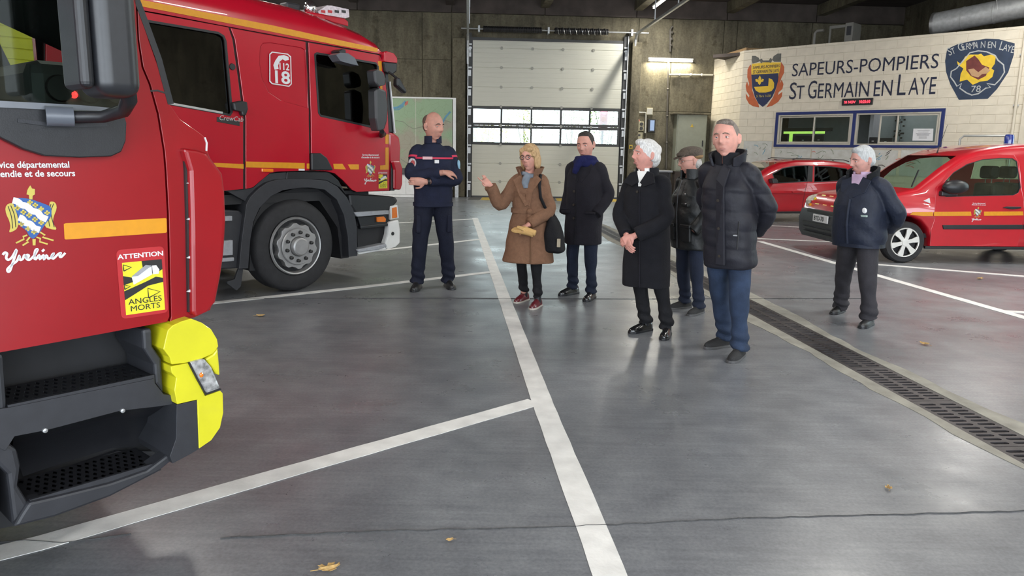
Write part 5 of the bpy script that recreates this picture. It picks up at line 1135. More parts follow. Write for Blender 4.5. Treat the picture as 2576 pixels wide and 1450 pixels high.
def car_wheel(parent, x, r, y, width, spokes, silver, nm='wheel'):
    m = lambda a, b, h: (x+a, y+h, r+b)
    w_ = build(nm, MB().lathe([(r*.68, .02), (r*.72, 0), (r*.93, .0), (r, .03), (r, .17), (r*.94, .2), (r*.68, .2)], 40, m), RUB, parent, smooth=.7)
    build('rim_barrel', MB().lathe([(r*.70, .01), (r*.66, .005), (r*.63, .06), (.02, .09)], 36, m), DARK, w_, smooth=.6)
    build('rim_edge', MB().lathe([(r*.71, .004), (r*.70, -.006), (r*.655, -.004), (r*.65, .02), (r*.7, .02)], 36, m), silver, w_, smooth=.6)
    for k in range(spokes):
        a = 2*math.pi*k/spokes+.25; ca, sa = math.cos(a), math.sin(a)
        build('spoke', MB().prism([(.03, -.028), (.12, -.03), (r*.6, -.045), (r*.68, -.03), (r*.68, .03), (r*.6, .045), (.12, .03), (.03, .028)], -.008, .02, lambda p, q, t: (x+p*ca-q*sa, y+t, r+p*sa+q*ca)), silver, w_, bevel=.006)
    build('hub', MB().lathe([(.002, -.02), (.05, -.018), (.06, .01)], 24, m), silver, w_, smooth=.5)
SILV = mat('alloy_silver', (.62, .61, .58), .4, .3, var=.06)
# ---- red van
KF = Fr(fl(2270, 662), 3)
van = thing('van', 'red fire brigade van with yellow stripe and silver wheel, right edge', 'van', KF)
e8 = lambda *p: [(2040+a/4.265, 340+b/4.265) for a, b in p]
KW = 1.78
kym = lambda z: .20*max(0, z-1.05)**1.3
kprof = [(-.86, .42), (-.875, .62), (-.84, .80), (-.74, .93), (-.55, 1.0), (-.2, 1.06), (.12, 1.13), (.5, 1.42), (.80, 1.62), (1.05, 1.71), (1.5, 1.79), (2.1, 1.83), (2.8, 1.83), (3.2, 1.80), (3.38, 1.5), (3.42, .9), (3.42, .45)]
kbot = [(3.36, .22)]+[(x, z) for x, z in reversed(arch(2.7, .39, .24))]+[(x, z) for x, z in reversed(arch(0.0, .40, .24))]+[(-.62, .22), (-.80, .27)]
kh = KF.SS(e8((1390, 640), (1375, 585), (1430, 490), (1520, 402), (1680, 312), (1850, 262), (2050, 246), (2180, 250), (2222, 282), (2226, 560), (2195, 618), (2140, 645), (1420, 662)), .06)
kr = [(2.1, 1.25), (3.05, 1.25), (3.0, 1.66), (2.1, 1.7)]
car_shell(van, kprof, kbot, [kh, kr], KW, kym, REDC, (6, 7), (13,), glass_mat('van_glass', (.80, .90, .83), .95))
kp = lambda a, b, t: (a, kym(b)+t, b)
def kplate(name, pts, y0, y1, m, bevel=0, parent=van, yy=0, holes=()): return build(name, MB().prism(KF.SS(e8(*pts), yy), y0, y1, kp, holes), m, parent, bevel=bevel)
kdoor = build('van_door', MB().prism(KF.SS(e8((1345, 560), (1322, 640), (1315, 760), (1312, 900), (1275, 1010), (1262, 1188), (2200, 1192), (2258, 900), (2266, 700), (2258, 300), (2215, 215), (2050, 205), (1840, 225), (1650, 285), (1490, 385)), .03), -.006, .004, kp, [kh]), REDC, van, bevel=.004)
for k, pts in enumerate((((1060, 855), (1090, 826), (1305, 825), (1305, 868), (1190, 868)), ((1315, 824), (1712, 822), (1718, 866), (1315, 868)), ((1852, 822), (2270, 820), (2274, 862), (1852, 866)))): kplate('van_stripe', pts, -.012, -.004, YEL)
kplate('rub_strip', ((1405, 965), (2262, 962), (2262, 1010), (1415, 1010)), -.022, .0, BLK, .006)
kplate('rub_strip', ((2272, 962), (2700, 962), (2700, 1010), (2272, 1010)), -.022, .0, BLK, .006)
kplate('sill', ((1225, 1192), (2800, 1206), (2800, 1236), (1225, 1222)), -.006, .05, BLK, .006)
hd = kplate('door_handle', ((2050, 780), (2090, 766), (2240, 768), (2246, 785), (2150, 797)), -.035, .0, BLK, .008)
kplate('side_indicator', ((1205, 707), (1270, 675), (1280, 735)), -.01, .01, WHTD, .004)
mi = build('door_mirror', MB().ell((KF.S(*e8((1560, 560))[0], -.12)[0], -.10, KF.S(*e8((1560, 560))[0], -.12)[1]), (.20, .10, .11), 20, 12), BLK, van, smooth=3)
build('mirror_base', MB().box(KF.S(*e8((1400, 600))[0])[0]-.04, KF.S(*e8((1480, 600))[0])[0]+.1, -.08, .05, KF.S(*e8((1400, 655))[0])[1], KF.S(*e8((1400, 600))[0])[1]), BLK, van, bevel=.02)
q = KF.S(*e8((1782, 830))[0]); emblem(van, q[0], q[1]-.0, .82, .008)
# front: dark bumper, grille, plate, headlamp, chevrons
build('bumper', MB().loft([[(-.905+dx, y, z) for dx, z in ((.06, .24), (0, .34), (-.02, .55), (.02, .70), (.12, .74), (.45, .70), (.45, .24))] if 0.05 < y < KW-.05 else [(-.905+dx, y, z) for dx, z in ((.20, .26), (.14, .34), (.11, .55), (.14, .68), (.20, .72), (.49, .68), (.49, .26))] for y in (-.012, .06, .25, KW-.25, KW-.06, KW+.012)]), BLK2, van, smooth=.8)
for z in (.31, .39, .47): build('grille_slot', MB().box(-.935, -.90, .25, KW-.25, z, z+.035), DBLK, van)
build('upper_grille', MB().box(-.90, -.85, .3, KW-.3, .66, .72), DBLK, van, bevel=.01)
np_ = build('number_plate', MB().box(-.945, -.925, .62, 1.14, .53, .65), WHTD, van, bevel=.004)
text_mesh('plate_characters', 'BTD-70', .10, DBLK, lambda a, b, t: (-.947, 1.10-a, .555+b), np_, sx=1.1, bold=.001)
for y0, sg_ in ((.10, 1), (KW-.10, -1)):
    hlm = build('headlamp', MB().ell((-.70, y0+sg_*.08, .83), (.17, .14, .12), 18, 12), mat('lamp_lens', (.55, .50, .42), .1, .2, var=.4, scale=14, coat=1), van, smooth=3)
    for k in range(3): build('lamp_marking', MB().box(-.88+.04*k, -.80+.04*k, y0+sg_*.08-.15, y0+sg_*.08-.12, .76+.05*k, .80+.05*k), (YEL, STRED, FLUO)[k], hlm)
for k in range(4): 
    a = .35+k*.28; build('bonnet_chevron', MB().add([(-.842, a, .80), (-.842, a+.14, .80), (-.70, a+.2, .955), (-.70, a+.06, .955)], [(0, 1, 2, 3)]), FLUO if k % 2 else YEL, van)
car_wheel(van, 0, .318, -.01, .2, 6, SILV); car_wheel(van, 2.7, .318, -.01, .2, 6, SILV)
for x in (0, 2.7): build('far_tyre', MB().lathe([(.2, 0), (.318, .02), (.318, .18), (.2, .2)], 30, lambda a, b, h: (x+a, KW-.2+h, .318+b)), RUB, van, smooth=.6)
# seats, wheel, floor
build('van_floor', MB().box(-.5, 3.3, .1, KW-.1, .38, .45), DARK, van); build('van_dash', MB().box(.0, .55, .12, KW-.12, .8, 1.1), DARK, van, bevel=.05)
for (a, b), y in (((1935, 400), .42), ((2130, 400), 1.15)):
    x, z = KF.S(*e8((a, b))[0], y+.1); s_ = build('van_seat', MB().box(x-.08, x+.12, y-.1, y+.38, .6, z-.17).box(x-.5, x+.08, y-.1, y+.38, .5, .72), DARK, van, bevel=.04)
    build('headrest', MB().box(x-.07, x+.07, y-.02, y+.3, z-.10, z+.1), DARK, s_, bevel=.045, seg=3)
    for d in (.07, .21): build('headrest_post', MB().tube([(x, y+d, z-.2), (x, y+d, z-.08)], .008, 6), ALU, s_)
build('steering_wheel', MB().tube([(.75+.05*math.cos(t), .45+.17*math.sin(t), 1.1+.16*math.cos(t)) for t in np.linspace(0, 6.283, 21)], .014, 6), DARK, van)
x, z = KF.S(2539, 348, .7); build('blue_beacon', MB().lathe([(.07, 0), (.07, .1), (.06, .14), (.02, .15)], 16, lambda a, b, h: (x+a, .7+b, 1.84+h)), mat('beacon_blue', (.01, .03, .22), .2, coat=1), van, smooth=.6)
a = KF.S(*e8((1355, 172))[0], .85); b = KF.S(*e8((1465, -110))[0], .85); build('aerial', MB().tube([(a[0], .85, a[1]-.03), (a[0]+.02, .85, a[1]+.05), (b[0], .85, b[1])], [.014, .006, .003], 6), BLK, van)
a = KF.S(*e8((1110, 545))[0], .3); b = KF.S(*e8((1190, 500))[0], .3)
build('wiper', MB().tube([(.10, .15, 1.16), (.42, .55, 1.40)], .012, 5), BLK, van)
# ---- small red hatchback behind the van
_d = ray(2030, 540); CF = Fr((_d[0]/_d[1]*18.2, 18.2), 10)
car = thing('hatchback_car', 'red hatchback car parked behind the van in front of the office', 'car', CF)
f8 = lambda *p: [(1880+a/2.685, 340+b/2.685) for a, b in p]
CW = 1.7; cym = lambda z: .28*max(0, z-.95)**1.2
cprof = [(-2.32, .42), (-2.35, .6), (-2.28, .74), (-2.1, .84), (-1.75, .91), (-1.6, .94), (-1.06, 1.28), (-.75, 1.41), (-.3, 1.48), (.4, 1.49), (1.0, 1.44), (1.4, 1.33), (1.66, 1.06), (1.78, .95), (1.8, .7), (1.78, .42)]
cbot = [(1.74, .24)]+list(reversed(arch(1.1, .36, .22)))+list(reversed(arch(-1.5, .36, .22)))+[(-2.1, .24), (-2.27, .3)]
ch1 = CF.SS(f8((165, 262), (240, 224), (330, 209), (420, 206), (398, 312), (180, 324)), .08); ch2 = CF.SS(f8((458, 210), (560, 213), (668, 228), (690, 245), (640, 306), (440, 316)), .08)
car_shell(car, cprof, cbot, [ch1, ch2], CW, cym, REDC, (5, 6), (11,), glass_mat('car_glass', (.5, .58, .56), .5))
cp = lambda a, b, t: (a, cym(b)+t, b)
cpl = lambda name, pts, y0, y1, m, bevel=0, yy=.02: build(name, MB().prism(CF.SS(f8(*pts), yy), y0, y1, cp), m, car, bevel=bevel)
cpl('door_pillar', ((424, 206), (455, 209), (436, 316), (402, 314)), -.004, .006, BLK)
build('door_gap', MB().ribbon(CF.SS(f8((405, 318), (385, 400), (368, 505)), 0), .01, -.003, .004, cp), DBLK, car)
cpl('door_handle', ((296, 378), (330, 372), (366, 378), (366, 388), (330, 392), (298, 388)), -.03, 0, REDC, .008); cpl('door_handle', ((560, 372), (600, 366), (630, 374), (600, 384)), -.03, 0, REDC, .008)
cpl('sill_trim', ((150, 517), (600, 512), (600, 530), (150, 530)), -.012, .02, BLK, .005)
cpl('door_mirror', ((140, 295), (172, 290), (184, 310), (178, 325), (145, 325)), -.18, .0, BLK, .02)
for sg_ in (.25, CW-.25): build('roof_bar', MB().tube([(-.35, sg_, 1.5), (-.25, sg_, 1.53), (1.0, sg_, 1.51), (1.15, sg_, 1.47)], .012, 6), BLK, car)
build('bumper', MB().box(-2.39, -2.2, .06, CW-.06, .28, .5), REDC, car, bevel=.05); build('headlamp', MB().ell((-2.2, .2, .72), (.12, .12, .08), 14, 9), MATS['lamp_lens'], car, smooth=3); build('tail_lamp', MB().ell((1.74, .16, .85), (.07, .1, .1), 12, 8), STRED, car, smooth=3)
for x in (-1.5, 1.1):
    car_wheel(car, x, .305, -.005, .19, 5, SILV)
    build('far_tyre', MB().lathe([(.2, 0), (.305, .02), (.305, .17), (.2, .19)], 28, lambda a, b, h: (x+a, CW-.19+h, .305+b)), RUB, car, smooth=.6)
build('car_floor', MB().box(-1.0, 1.7, .1, CW-.1, .32, .38), DARK, car); build('car_dash', MB().box(-1.4, -1.0, .1, CW-.1, .7, 1.0), DARK, car, bevel=.04)
for x in (-.25, .7):
    for y in (.2, 1.0): build('car_seat', MB().box(x, x+.14, y, y+.46, .5, 1.12).box(x-.45, x, y, y+.46, .4, .62), DARK, car, bevel=.04)
# ============================================================ people
def stuff_mesh(mb): 
    me = bpy.data.meshes.new('tmp'); me.from_pydata(mb.v, [], mb.f); me.update(); return me
def remeshed(name, mb, mat_, parent, voxel=.008, smooth=4, disp=None, **kw):
    """fuse overlapping closed pieces into one continuous skin"""
    me = stuff_mesh(mb); b = bmesh.new(); b.from_mesh(me); bmesh.ops.recalc_face_normals(b, faces=b.faces); b.to_mesh(me); b.free()
    o = bpy.data.objects.new('tmp', me); COL.objects.link(o)
    m = o.modifiers.new('r', 'REMESH'); m.mode = 'VOXEL'; m.voxel_size = voxel; m.use_smooth_shade = True
    m = o.modifiers.new('s', 'SMOOTH'); m.factor = .5; m.iterations = smooth
    dg = bpy.context.evaluated_depsgraph_get(); me2 = bpy.data.meshes.new_from_object(o.evaluated_get(dg)); bpy.data.objects.remove(o); bpy.data.meshes.remove(me)
    if disp:
        n = len(me2.vertices); co = np.empty(n*3); me2.vertices.foreach_get('co', co); co = co.reshape(-1, 3); nr = np.empty(n*3); me2.vertices.foreach_get('normal', nr); nr = nr.reshape(-1, 3)
        co += nr*disp(co)[:, None]; me2.vertices.foreach_set('co', co.ravel()); me2.update()
    me2.name = name; me2.materials.clear(); me2.materials.append(mat_)
    for p in me2.polygons: p.use_smooth = True
    o = bpy.data.objects.new(name, me2); COL.objects.link(o); o.parent = parent; props(o, **kw); return o
def folds(amp, seed=0, fz=9, fa=5):
    rs = np.random.RandomState(seed); ph = rs.rand(8)*6.28
    def f(c):
        x, y, z = c[:, 0], c[:, 1], c[:, 2]
        return amp*(.45*np.sin(2.7*fz*z+2.3*fa*x+ph[6]+2.5*np.sin(9*x+4*y+ph[7]))*np.sin(4*z+5*x+ph[5])+np.sin(fz*z+3*x+ph[0]+1.5*np.sin(7*x+ph[1]))*.5+np.sin(fa*2*x-fz*1.6*z+ph[2]+2*np.sin(5*y+ph[3]))*.35+np.sin(31*z+17*x+ph[4])*np.sin(13*y+9*x+ph[5])*.3)
    return f
def ringsec(z, cx_, cy_, rx, ry, n=24, e=2.4):
    out = []
    for k in range(n):
        t = 2*math.pi*k/n; c, s = math.cos(t), math.sin(t)
        out.append((cx_+rx*abs(c)**(2/e)*(1 if c >= 0 else -1), cy_+ry*abs(s)**(2/e)*(1 if s >= 0 else -1), z))
    return out
def ltube(mb, pts, rs, n=14, k=4):
    q = spline([tuple(p)+(r,) for p, r in zip(pts, rs)], k); return mb.tube([p[:3] for p in q], [max(p[3], .002) for p in q], n)
SKINS = {}
def skin(c, nm): return mat('skin_'+nm, c, .52, var=.14, scale=26, col2=(min(1, c[0]*1.1), c[1]*1.02, c[2]*1.0), bump=.05, bscale=120, spec=.35)
def head_mesh(mb, M4, old=0, wide=1.0, jaw=1.0):
    """sculpted head: x right, -y forward, z up, origin at the head's centre; height about .235"""
    nu, nv = 56, 44; rings = []
    g = lambda a, b, ca, cb_, sa, sb: math.exp(-((a-ca)/sa)**2-((b-cb_)/sb)**2)
    for i in range(nv+1):
        th = math.pi*i/nv; th = min(max(th, .03), math.pi-.03); ring = []
        for j in range(nu):
            ph = 2*math.pi*j/nu
            dx, dy, dz = math.sin(th)*math.sin(ph), -math.sin(th)*math.cos(ph), math.cos(th)
            rx, ry, rz = .0765*wide, .098, .124
            x, y, z = rx*dx, ry*dy, rz*dz
            if z < 0:                                # narrow to the jaw
                k = -z/rz; x *= 1-.24*k**1.7/jaw; 
                if y < 0: y *= 1-.02*k
                else: y *= 1-.42*k
            if y > 0 and z > -.02: y *= 1.06
            f = 0.0
            if dy < .25:
                ax = abs(x)
                f += .021*g(x, z, 0, -.027, .0125, .0125)+.015*g(x, z, 0, -.006, .0085, .022)+.008*g(x, z, 0, .018, .009, .012)   # nose
                f += .007*g(ax, z, .0125, -.031, .006, .008)
                f -= .0155*g(ax, z, .031, .008, .017, .0115)                                        # eye sockets
                f += .0065*g(ax, z, .028, .028, .026, .009)                                         # brow
                f += .006*g(ax, z, .046, -.024, .018, .020)                                         # cheek
                f -= .0035*g(ax, z, .029, -.048, .008, .016)*(1+old)                                # fold
                f -= .002*old*g(ax, z, .036, -.008, .016, .005)
                f += .0055*g(x, z, 0, -.061, .022, .006)+.0062*g(x, z, 0, -.075, .019, .0065)        # lips
                f -= .0045*g(x, z, 0, -.0675, .025, .0032)                                          # mouth line
                f -= .005*g(x, z, 0, -.088, .028, .007)
                f += .011*g(x, z, 0, -.106, .028, .016)                                             # chin
                y -= f*(1 if dy < 0 else 1-dy/.25)
            ring.append(tuple(M4@Vector((x, y, z))))
        rings.append(ring)
    mb.loft(rings)
    for s in (-1, 1):                                # ears
        e_ = [Vector((s*(.079*wide+.006*k_), .012+.010*a_, -.004+.030*b_)) for k_, a_, b_ in ((0, -.6, -.9), (.8, .6, -.6), (1.4, 1.3, .2), (1.4, 1.1, .9), (.6, .2, 1.1), (0, -.6, .6))]
        mb.tube([M4@p for p in e_], [.008, .009, .009, .008, .008, .007], 8)
        mb.ell(M4@Vector((s*.079*wide, .018, .0)), (.010, .018, .028), 10, 7)
FING = [(.030, .076), (.010, .084), (-.011, .079), (-.030, .062)]
def hand_mesh(mb, W, fwd, palm, s=1.0, curl=(.6, .6, .6, .6), thumb=.5, side=1, out=None):
    """palm at wrist W, fingers along fwd, palm facing 'palm'; curl in radians per joint"""
    f = Vector(fwd).normalized(); n = Vector(palm); n = (n-f*n.dot(f)).normalized(); a = f.cross(n)*side; W = Vector(W)
    kn = W+f*.092*s
    mb.loft([[W+f*t*s+a*wd*s*math.cos(q)+n*th*s*math.sin(q) for q in np.linspace(0, 2*math.pi, 12, endpoint=False)] for t, wd, th in ((-.03, .026, .021), (0, .029, .020), (.03, .038, .019), (.065, .043, .017), (.092, .041, .014), (.10, .034, .010))])
    for (off, ln), c in zip(FING, curl):
        p = kn+a*off*s-f*.006*s; d = f.copy(); pts = [p-f*.02*s, p]; rr = [.0095*s, .0095*s]
        for k, fr_ in enumerate((.42, .33, .25)):
            rot = Matrix.Rotation(c*(.9 if k == 0 else 1.0), 3, a*side); d = rot@d if (rot@d).dot(n) >= d.dot(n) else Matrix.Rotation(-c*(.9 if k == 0 else 1.0), 3, a*side)@d
            p = p+d*ln*fr_*s; pts.append(p); rr.append((.0088, .0080, .0062)[k]*s)
        ltube(mb, pts, rr, 8, 3)
    p = W+f*.022*s+a*.030*s; d1 = (a*.75+f*.65+n*.25*thumb).normalized(); d2 = (f*.85+a*.25+n*.6*thumb).normalized(); d3 = (f*.85+n*.7*thumb).normalized()
    q1 = p+d1*.034*s; q2 = q1+d2*.03*s; q3 = q2+d3*.022*s
    ltube(mb, [p-a*.012*s, p, q1, q2, q3], [.014*s, .0135*s, .0110*s, .0098*s, .0070*s], 8, 3)
EYEW = mat('eye_white', (.48, .44, .41), .25, var=.05); IRIS = mat('eye_iris', (.04, .04, .045), .2, var=.2); LIP = mat('lips', (.42, .19, .165), .6, var=.1)
def person(spec):
    """local frame: -y is forward, x to the viewer's right when the person faces the viewer. All lengths for a 1.75 m body, scaled by s"""
    s = spec['s']; g = spec['foot']; root = thing('person', spec['label'], 'person', loc=(g[0], g[1], 0), yaw=spec['yaw'], group=None)
    V_ = lambda p: (p[0]*s, p[1]*s, p[2]*s)
    lean = spec.get('lean', (0, 0)); J = dict(spec['J']); A4 = []
    hc = J['head']; hy, hp, hr = spec.get('head', (0, 0, 0))
    M4 = Matrix.Translation(Vector(V_(hc)))@Euler((R(hp), R(hr), R(hy)), 'ZYX' if False else 'XYZ').to_matrix().to_4x4() if False else Matrix.Translation(Vector(V_(hc)))@Matrix.Rotation(R(hy), 4, 'Z')@Matrix.Rotation(R(hp), 4, 'X')@Matrix.Rotation(R(hr), 4, 'Y')@Matrix.Scale(s*spec.get('hs', 1.0)*1.12, 4)
    # ---- body: one continuous surface
    mb = MB(); head_mesh(mb, M4, spec.get('old', 0), spec.get('wide', 1.0), spec.get('jaw', 1.0))
    ne = J['neck']; hb = M4@Vector((0, .022, -.05)); hb2 = M4@Vector((0, .012, -.09))
    nr = spec.get('neck_r', .056)
    ltube(mb, [hb, hb2, V_((ne[0], ne[1], ne[2]+.02)), V_((ne[0], ne[1]+.005, ne[2]-.06))], [nr*.95*s, nr*s, nr*1.06*s, nr*1.3*s], 16, 3)
    pe = J['pelvis']
    mb.loft([ringsec(p[2]*s, p[0]*s, p[1]*s, p[3]*s, p[4]*s, 20) for p in [(pe[0], pe[1], pe[2]-.09, .09, .07), (pe[0], pe[1], pe[2], .14, .095), (pe[0]*.6+ne[0]*.4, pe[1]*.6+ne[1]*.4, pe[2]+.2, .12, .085), (pe[0]*.25+ne[0]*.75, pe[1]*.25+ne[1]*.75, ne[2]-.2, .15, .10), (ne[0], ne[1]+.005, ne[2]-.06, .14, .075), (ne[0], ne[1], ne[2]-.01, .06, .05)]])
    for sd in ('L', 'R'):
        sh, el, wr = J['sh'+sd], J['el'+sd], J['wr'+sd]
        inn = ((sh[0]+ne[0])/2, (sh[1]+ne[1])/2, sh[2]-.01)
        ltube(mb, [V_(inn), V_(sh), V_(el), V_(wr)], [.042*s, .046*s, .038*s, .027*s], 12, 4)
        hip, kn, an = J['hip'+sd], J['kn'+sd], J['an'+sd]
        ltube(mb, [V_((hip[0], hip[1], hip[2]+.06)), V_(hip), V_(kn), V_(an)], [.07*s, .072*s, .05*s, .036*s], 14, 4)
        mb.tube([V_((an[0], an[1], .10)), V_((an[0], an[1], .05))], .036*s, 10)
        ff = J.get('toe'+sd); mb.ell(V_((an[0]+ff[0]*.08, an[1]+ff[1]*.08, .045)), (.035*s, .035*s, .03*s), 10, 7)
        if 'hand'+sd in spec:
            h = spec['hand'+sd]; hand_mesh(mb, V_(wr), h['f'], h['n'], s*h.get('s', 1.0), h.get('curl', (.5, .5, .5, .5)), h.get('thumb', .5), h.get('side', 1))
    body = remeshed('body', mb, skin(spec['skin'], spec['id']), root, .0050*s, 2)
    # ---- face details
    SK = skin(spec['skin'], spec['id']); hq = s*spec.get('hs', 1.0)*1.12; R3 = M4.to_3x3().normalized()
    for sx in (-1, 1):
        q = M4@Vector((sx*.031, -.0765, .0055)); rad = .0112*hq
        eye = build('eye', MB().ell(q, (rad, rad, rad), 14, 10), EYEW, root, smooth=3)
        gz = (R3@Vector((spec.get('gaze', 0)*.3, -1, spec.get('gazez', -.04)))).normalized(); ir = q+gz*rad*.52
        build('iris', MB().ell(ir, (rad*.58,)*3, 10, 7), IRIS, eye, smooth=3)
        up_ = .0058-.004*spec.get('lid', .45)+.0025
        build('eyelid', MB().ell(q+R3@Vector((sx*.001, .0006, up_))*hq, (rad*1.32, rad*1.12, rad*.80), 16, 8, rot=R3), SK, root, smooth=3)
        build('eyelid', MB().ell(q+R3@Vector((sx*.001, .0012, -.0092))*hq, (rad*1.30, rad*1.10, rad*.62), 16, 8, rot=R3), SK, root, smooth=3)
        br = [M4@Vector((sx*a, b, z)) for a, b, z in ((.012, -.0985, .0245), (.026, -.0972, .0295), (.040, -.0885, .0275), (.050, -.0785, .0205))]
        build('eyebrow', MB().tube(br, [.0022*hq, .0036*hq, .0030*hq, .0014*hq], 6), mat('brow_'+spec['id'], spec.get('brow', (.08, .06, .05)), .9, var=.4, scale=200), root, smooth=3)
    lp_ = [M4@Vector((a, b, -.0685)) for a, b in ((-.021, -.0815), (-.011, -.0890), (0, -.0918), (.011, -.0890), (.021, -.0815))]
    build('lips', MB().tube(lp_, [.0015*hq, .005*hq, .0058*hq, .005*hq, .0015*hq], 8), LIP, root, smooth=3)
    # ---- hair
    hm = spec.get('hair')
    if hm:
        mb = MB(); pts = hm['parts']; hcol = mat('hair_'+spec['id'], hm['col'], .7, var=hm.get('var', .3), scale=hm.get('ns', 110), bump=.5, bscale=200, stretch=(1, 1, .22), col2=hm.get('col2'))
        for c, r_ in pts:
            q = M4@Vector((c[0], c[1], c[2]*1.04)); mb.ell(q, tuple(v*hq for v in r_), 18, 12, rot=M4.to_3x3().normalized())
        cut = hm.get('face_z', .05)
        o = remeshed('hair', mb, hcol, root, .006*s, 2)
    # ---- trousers
    mb = MB()
    tr = spec['trousers']; tk = tr.get('k', 1.0)
    for sd in ('L', 'R'):
        hip, kn, an = J['hip'+sd], J['kn'+sd], J['an'+sd]
        mid = tuple((a+b)/2 for a, b in zip(hip, kn)); lo = tuple(a*.45+b*.55 for a, b in zip(kn, an))
        ltube(mb, [V_((hip[0], hip[1], hip[2]+.05)), V_(hip), V_(mid), V_(kn), V_(lo), V_((an[0], an[1]+.004, tr.get('hem', .075)))], [.095*s*tk, .098*s*tk, .086*s*tk, .073*s*tk, .068*s*tk, tr.get('hemr', .066)*s*tk], 18, 5)
    mb.loft([ringsec((pe[2]+dz)*s, pe[0]*s, pe[1]*s, rx*s, ry*s, 24) for dz, rx, ry in ((-.10, .12, .10), (-.04, .172, .118), (.06, .172, .12), (.14, .165, .118))])
    def tf(c, f0=folds(.006*s, 3)):
        low = np.clip((.45*s-c[:, 2])/(.45*s), 0, 1); ank = np.clip((.28*s-c[:, 2])/(.2*s), 0, 1)
        return f0(c)*(1+low)+.010*s*ank*np.sin(c[:, 2]/s*70+c[:, 0]*20)
    remeshed('trousers', mb, tr['mat'], root, .0078*s, 3, tf)
    # ---- socks
    for sd in 'LR':
        an = J['an'+sd]; build('sock', MB().tube([V_((an[0], an[1], .05)), V_((an[0], an[1], .10)), V_((an[0], an[1]+.002, .17))], [.040*s, .041*s, .043*s], 14), spec.get('sock') or MATS['black_plastic'], root, smooth=1)
    # ---- shoes
    for sd in ('L', 'R'):
        an, t = J['an'+sd], Vector((*J['toe'+sd], 0)).normalized(); sdv = Vector((-t.y, t.x, 0)); o_ = Vector((an[0], an[1], 0)); sh_ = spec['shoes']
        prof = [(-.085, .026, .065), (-.07, .036, .085), (-.03, .040, .095), (.02, .040, .085), (.07, .044, .066), (.12, .047, .055), (.16, .043, .044), (.19, .030, .034), (.205, .012, .024)]
        up = [[(o_+t*x+sdv*(w*math.cos(q))+Vector((0, 0, .018+max(0, h*math.sin(q)) if math.sin(q) > 0 else .016)))*s for q in np.linspace(0, 2*math.pi, 18, endpoint=False)] for x, w, h in prof]
        shoe = build('shoe', MB().loft(up), sh_['mat'], root, smooth=1.2, sub=1)
        sole = [[(o_+t*x*1.02+sdv*(w*1.06*c_)+Vector((0, 0, z)))*s for c_, z in ((-1, .0), (1, 0), (1, .020), (-1, .020))] for x, w, h in prof]
        build('sole', MB().loft(sole), sh_.get('sole', BLK), shoe, bevel=.003)
        for k in range(sh_.get('laces', 0)):
            x = .03+k*.022; z = .018+.088-.012*k; build('lace', MB().tube([(o_+t*x+sdv*a+Vector((0, 0, z-.25*abs(a))))*s for a in (-.022, 0, .022)], .0028*s, 5), sh_.get('lace', BLK), shoe)
    # ---- upper garment
    ct = spec['coat']; mb = MB()
    secs = []
    for z, cx_, cy_, rx, ry in ct['secs']: secs.append(ringsec(z*s, cx_*s, cy_*s, rx*s, ry*s, 32, ct.get('e', 2.5)))
    mb.loft(secs)
    for sd in ('L', 'R'):
        sh, el, wr = J['sh'+sd], J['el'+sd], J['wr'+sd]; r_ = ct.get('sleeve', (.085, .078, .066, .056))
        cu_ = ct.get('cuff', .90); wq = tuple(a+(b-a)*cu_ for a, b in zip(el, wr))
        inn = (sh[0]*.5+ne[0]*.5, sh[1]*.6+ne[1]*.4, sh[2]+.0); mid = tuple((a+b)/2 for a, b in zip(sh, el))
        ltube(mb, [V_(inn), V_(sh), V_(mid), V_(el), V_(wq)], [r_[0]*.8*s, r_[0]*s, (r_[0]+r_[1])/2*s, r_[1]*s, r_[3]*s], 18, 5)
    remeshed(ct.get('name', 'coat'), mb, ct['mat'], root, ct.get('voxel', .0085)*s, ct.get('smooth', 3), ct.get('disp'))
    root['_s'] = s
    return root, s, M4, V_
def pplate(root, name, pts, y0, y1, m, s, bevel=.004, mp=None):
    return build(name, MB().prism([(a*s, b*s) for a, b in pts], y0*s, y1*s, mp or XZ()), m, root, bevel=bevel)

def lean_over(root, d):
    """the figure leans by d metres (world x) at head height"""
    a = root.rotation_euler.z; lx, ly = d*math.cos(a), -d*math.sin(a); done = set()
    def walk(o):
        if o.type == 'MESH' and o.data.name not in done:
            done.add(o.data.name); n = len(o.data.vertices); co = np.empty(n*3); o.data.vertices.foreach_get('co', co); co = co.reshape(-1, 3)
            z = np.clip(co[:, 2]+o.location.z-.12, 0, 9)/1.55; co[:, 0] += lx*z; co[:, 1] += ly*z; o.data.vertices.foreach_set('co', co.ravel()); o.data.update()
        for c in o.children: walk(c)
    walk(root)
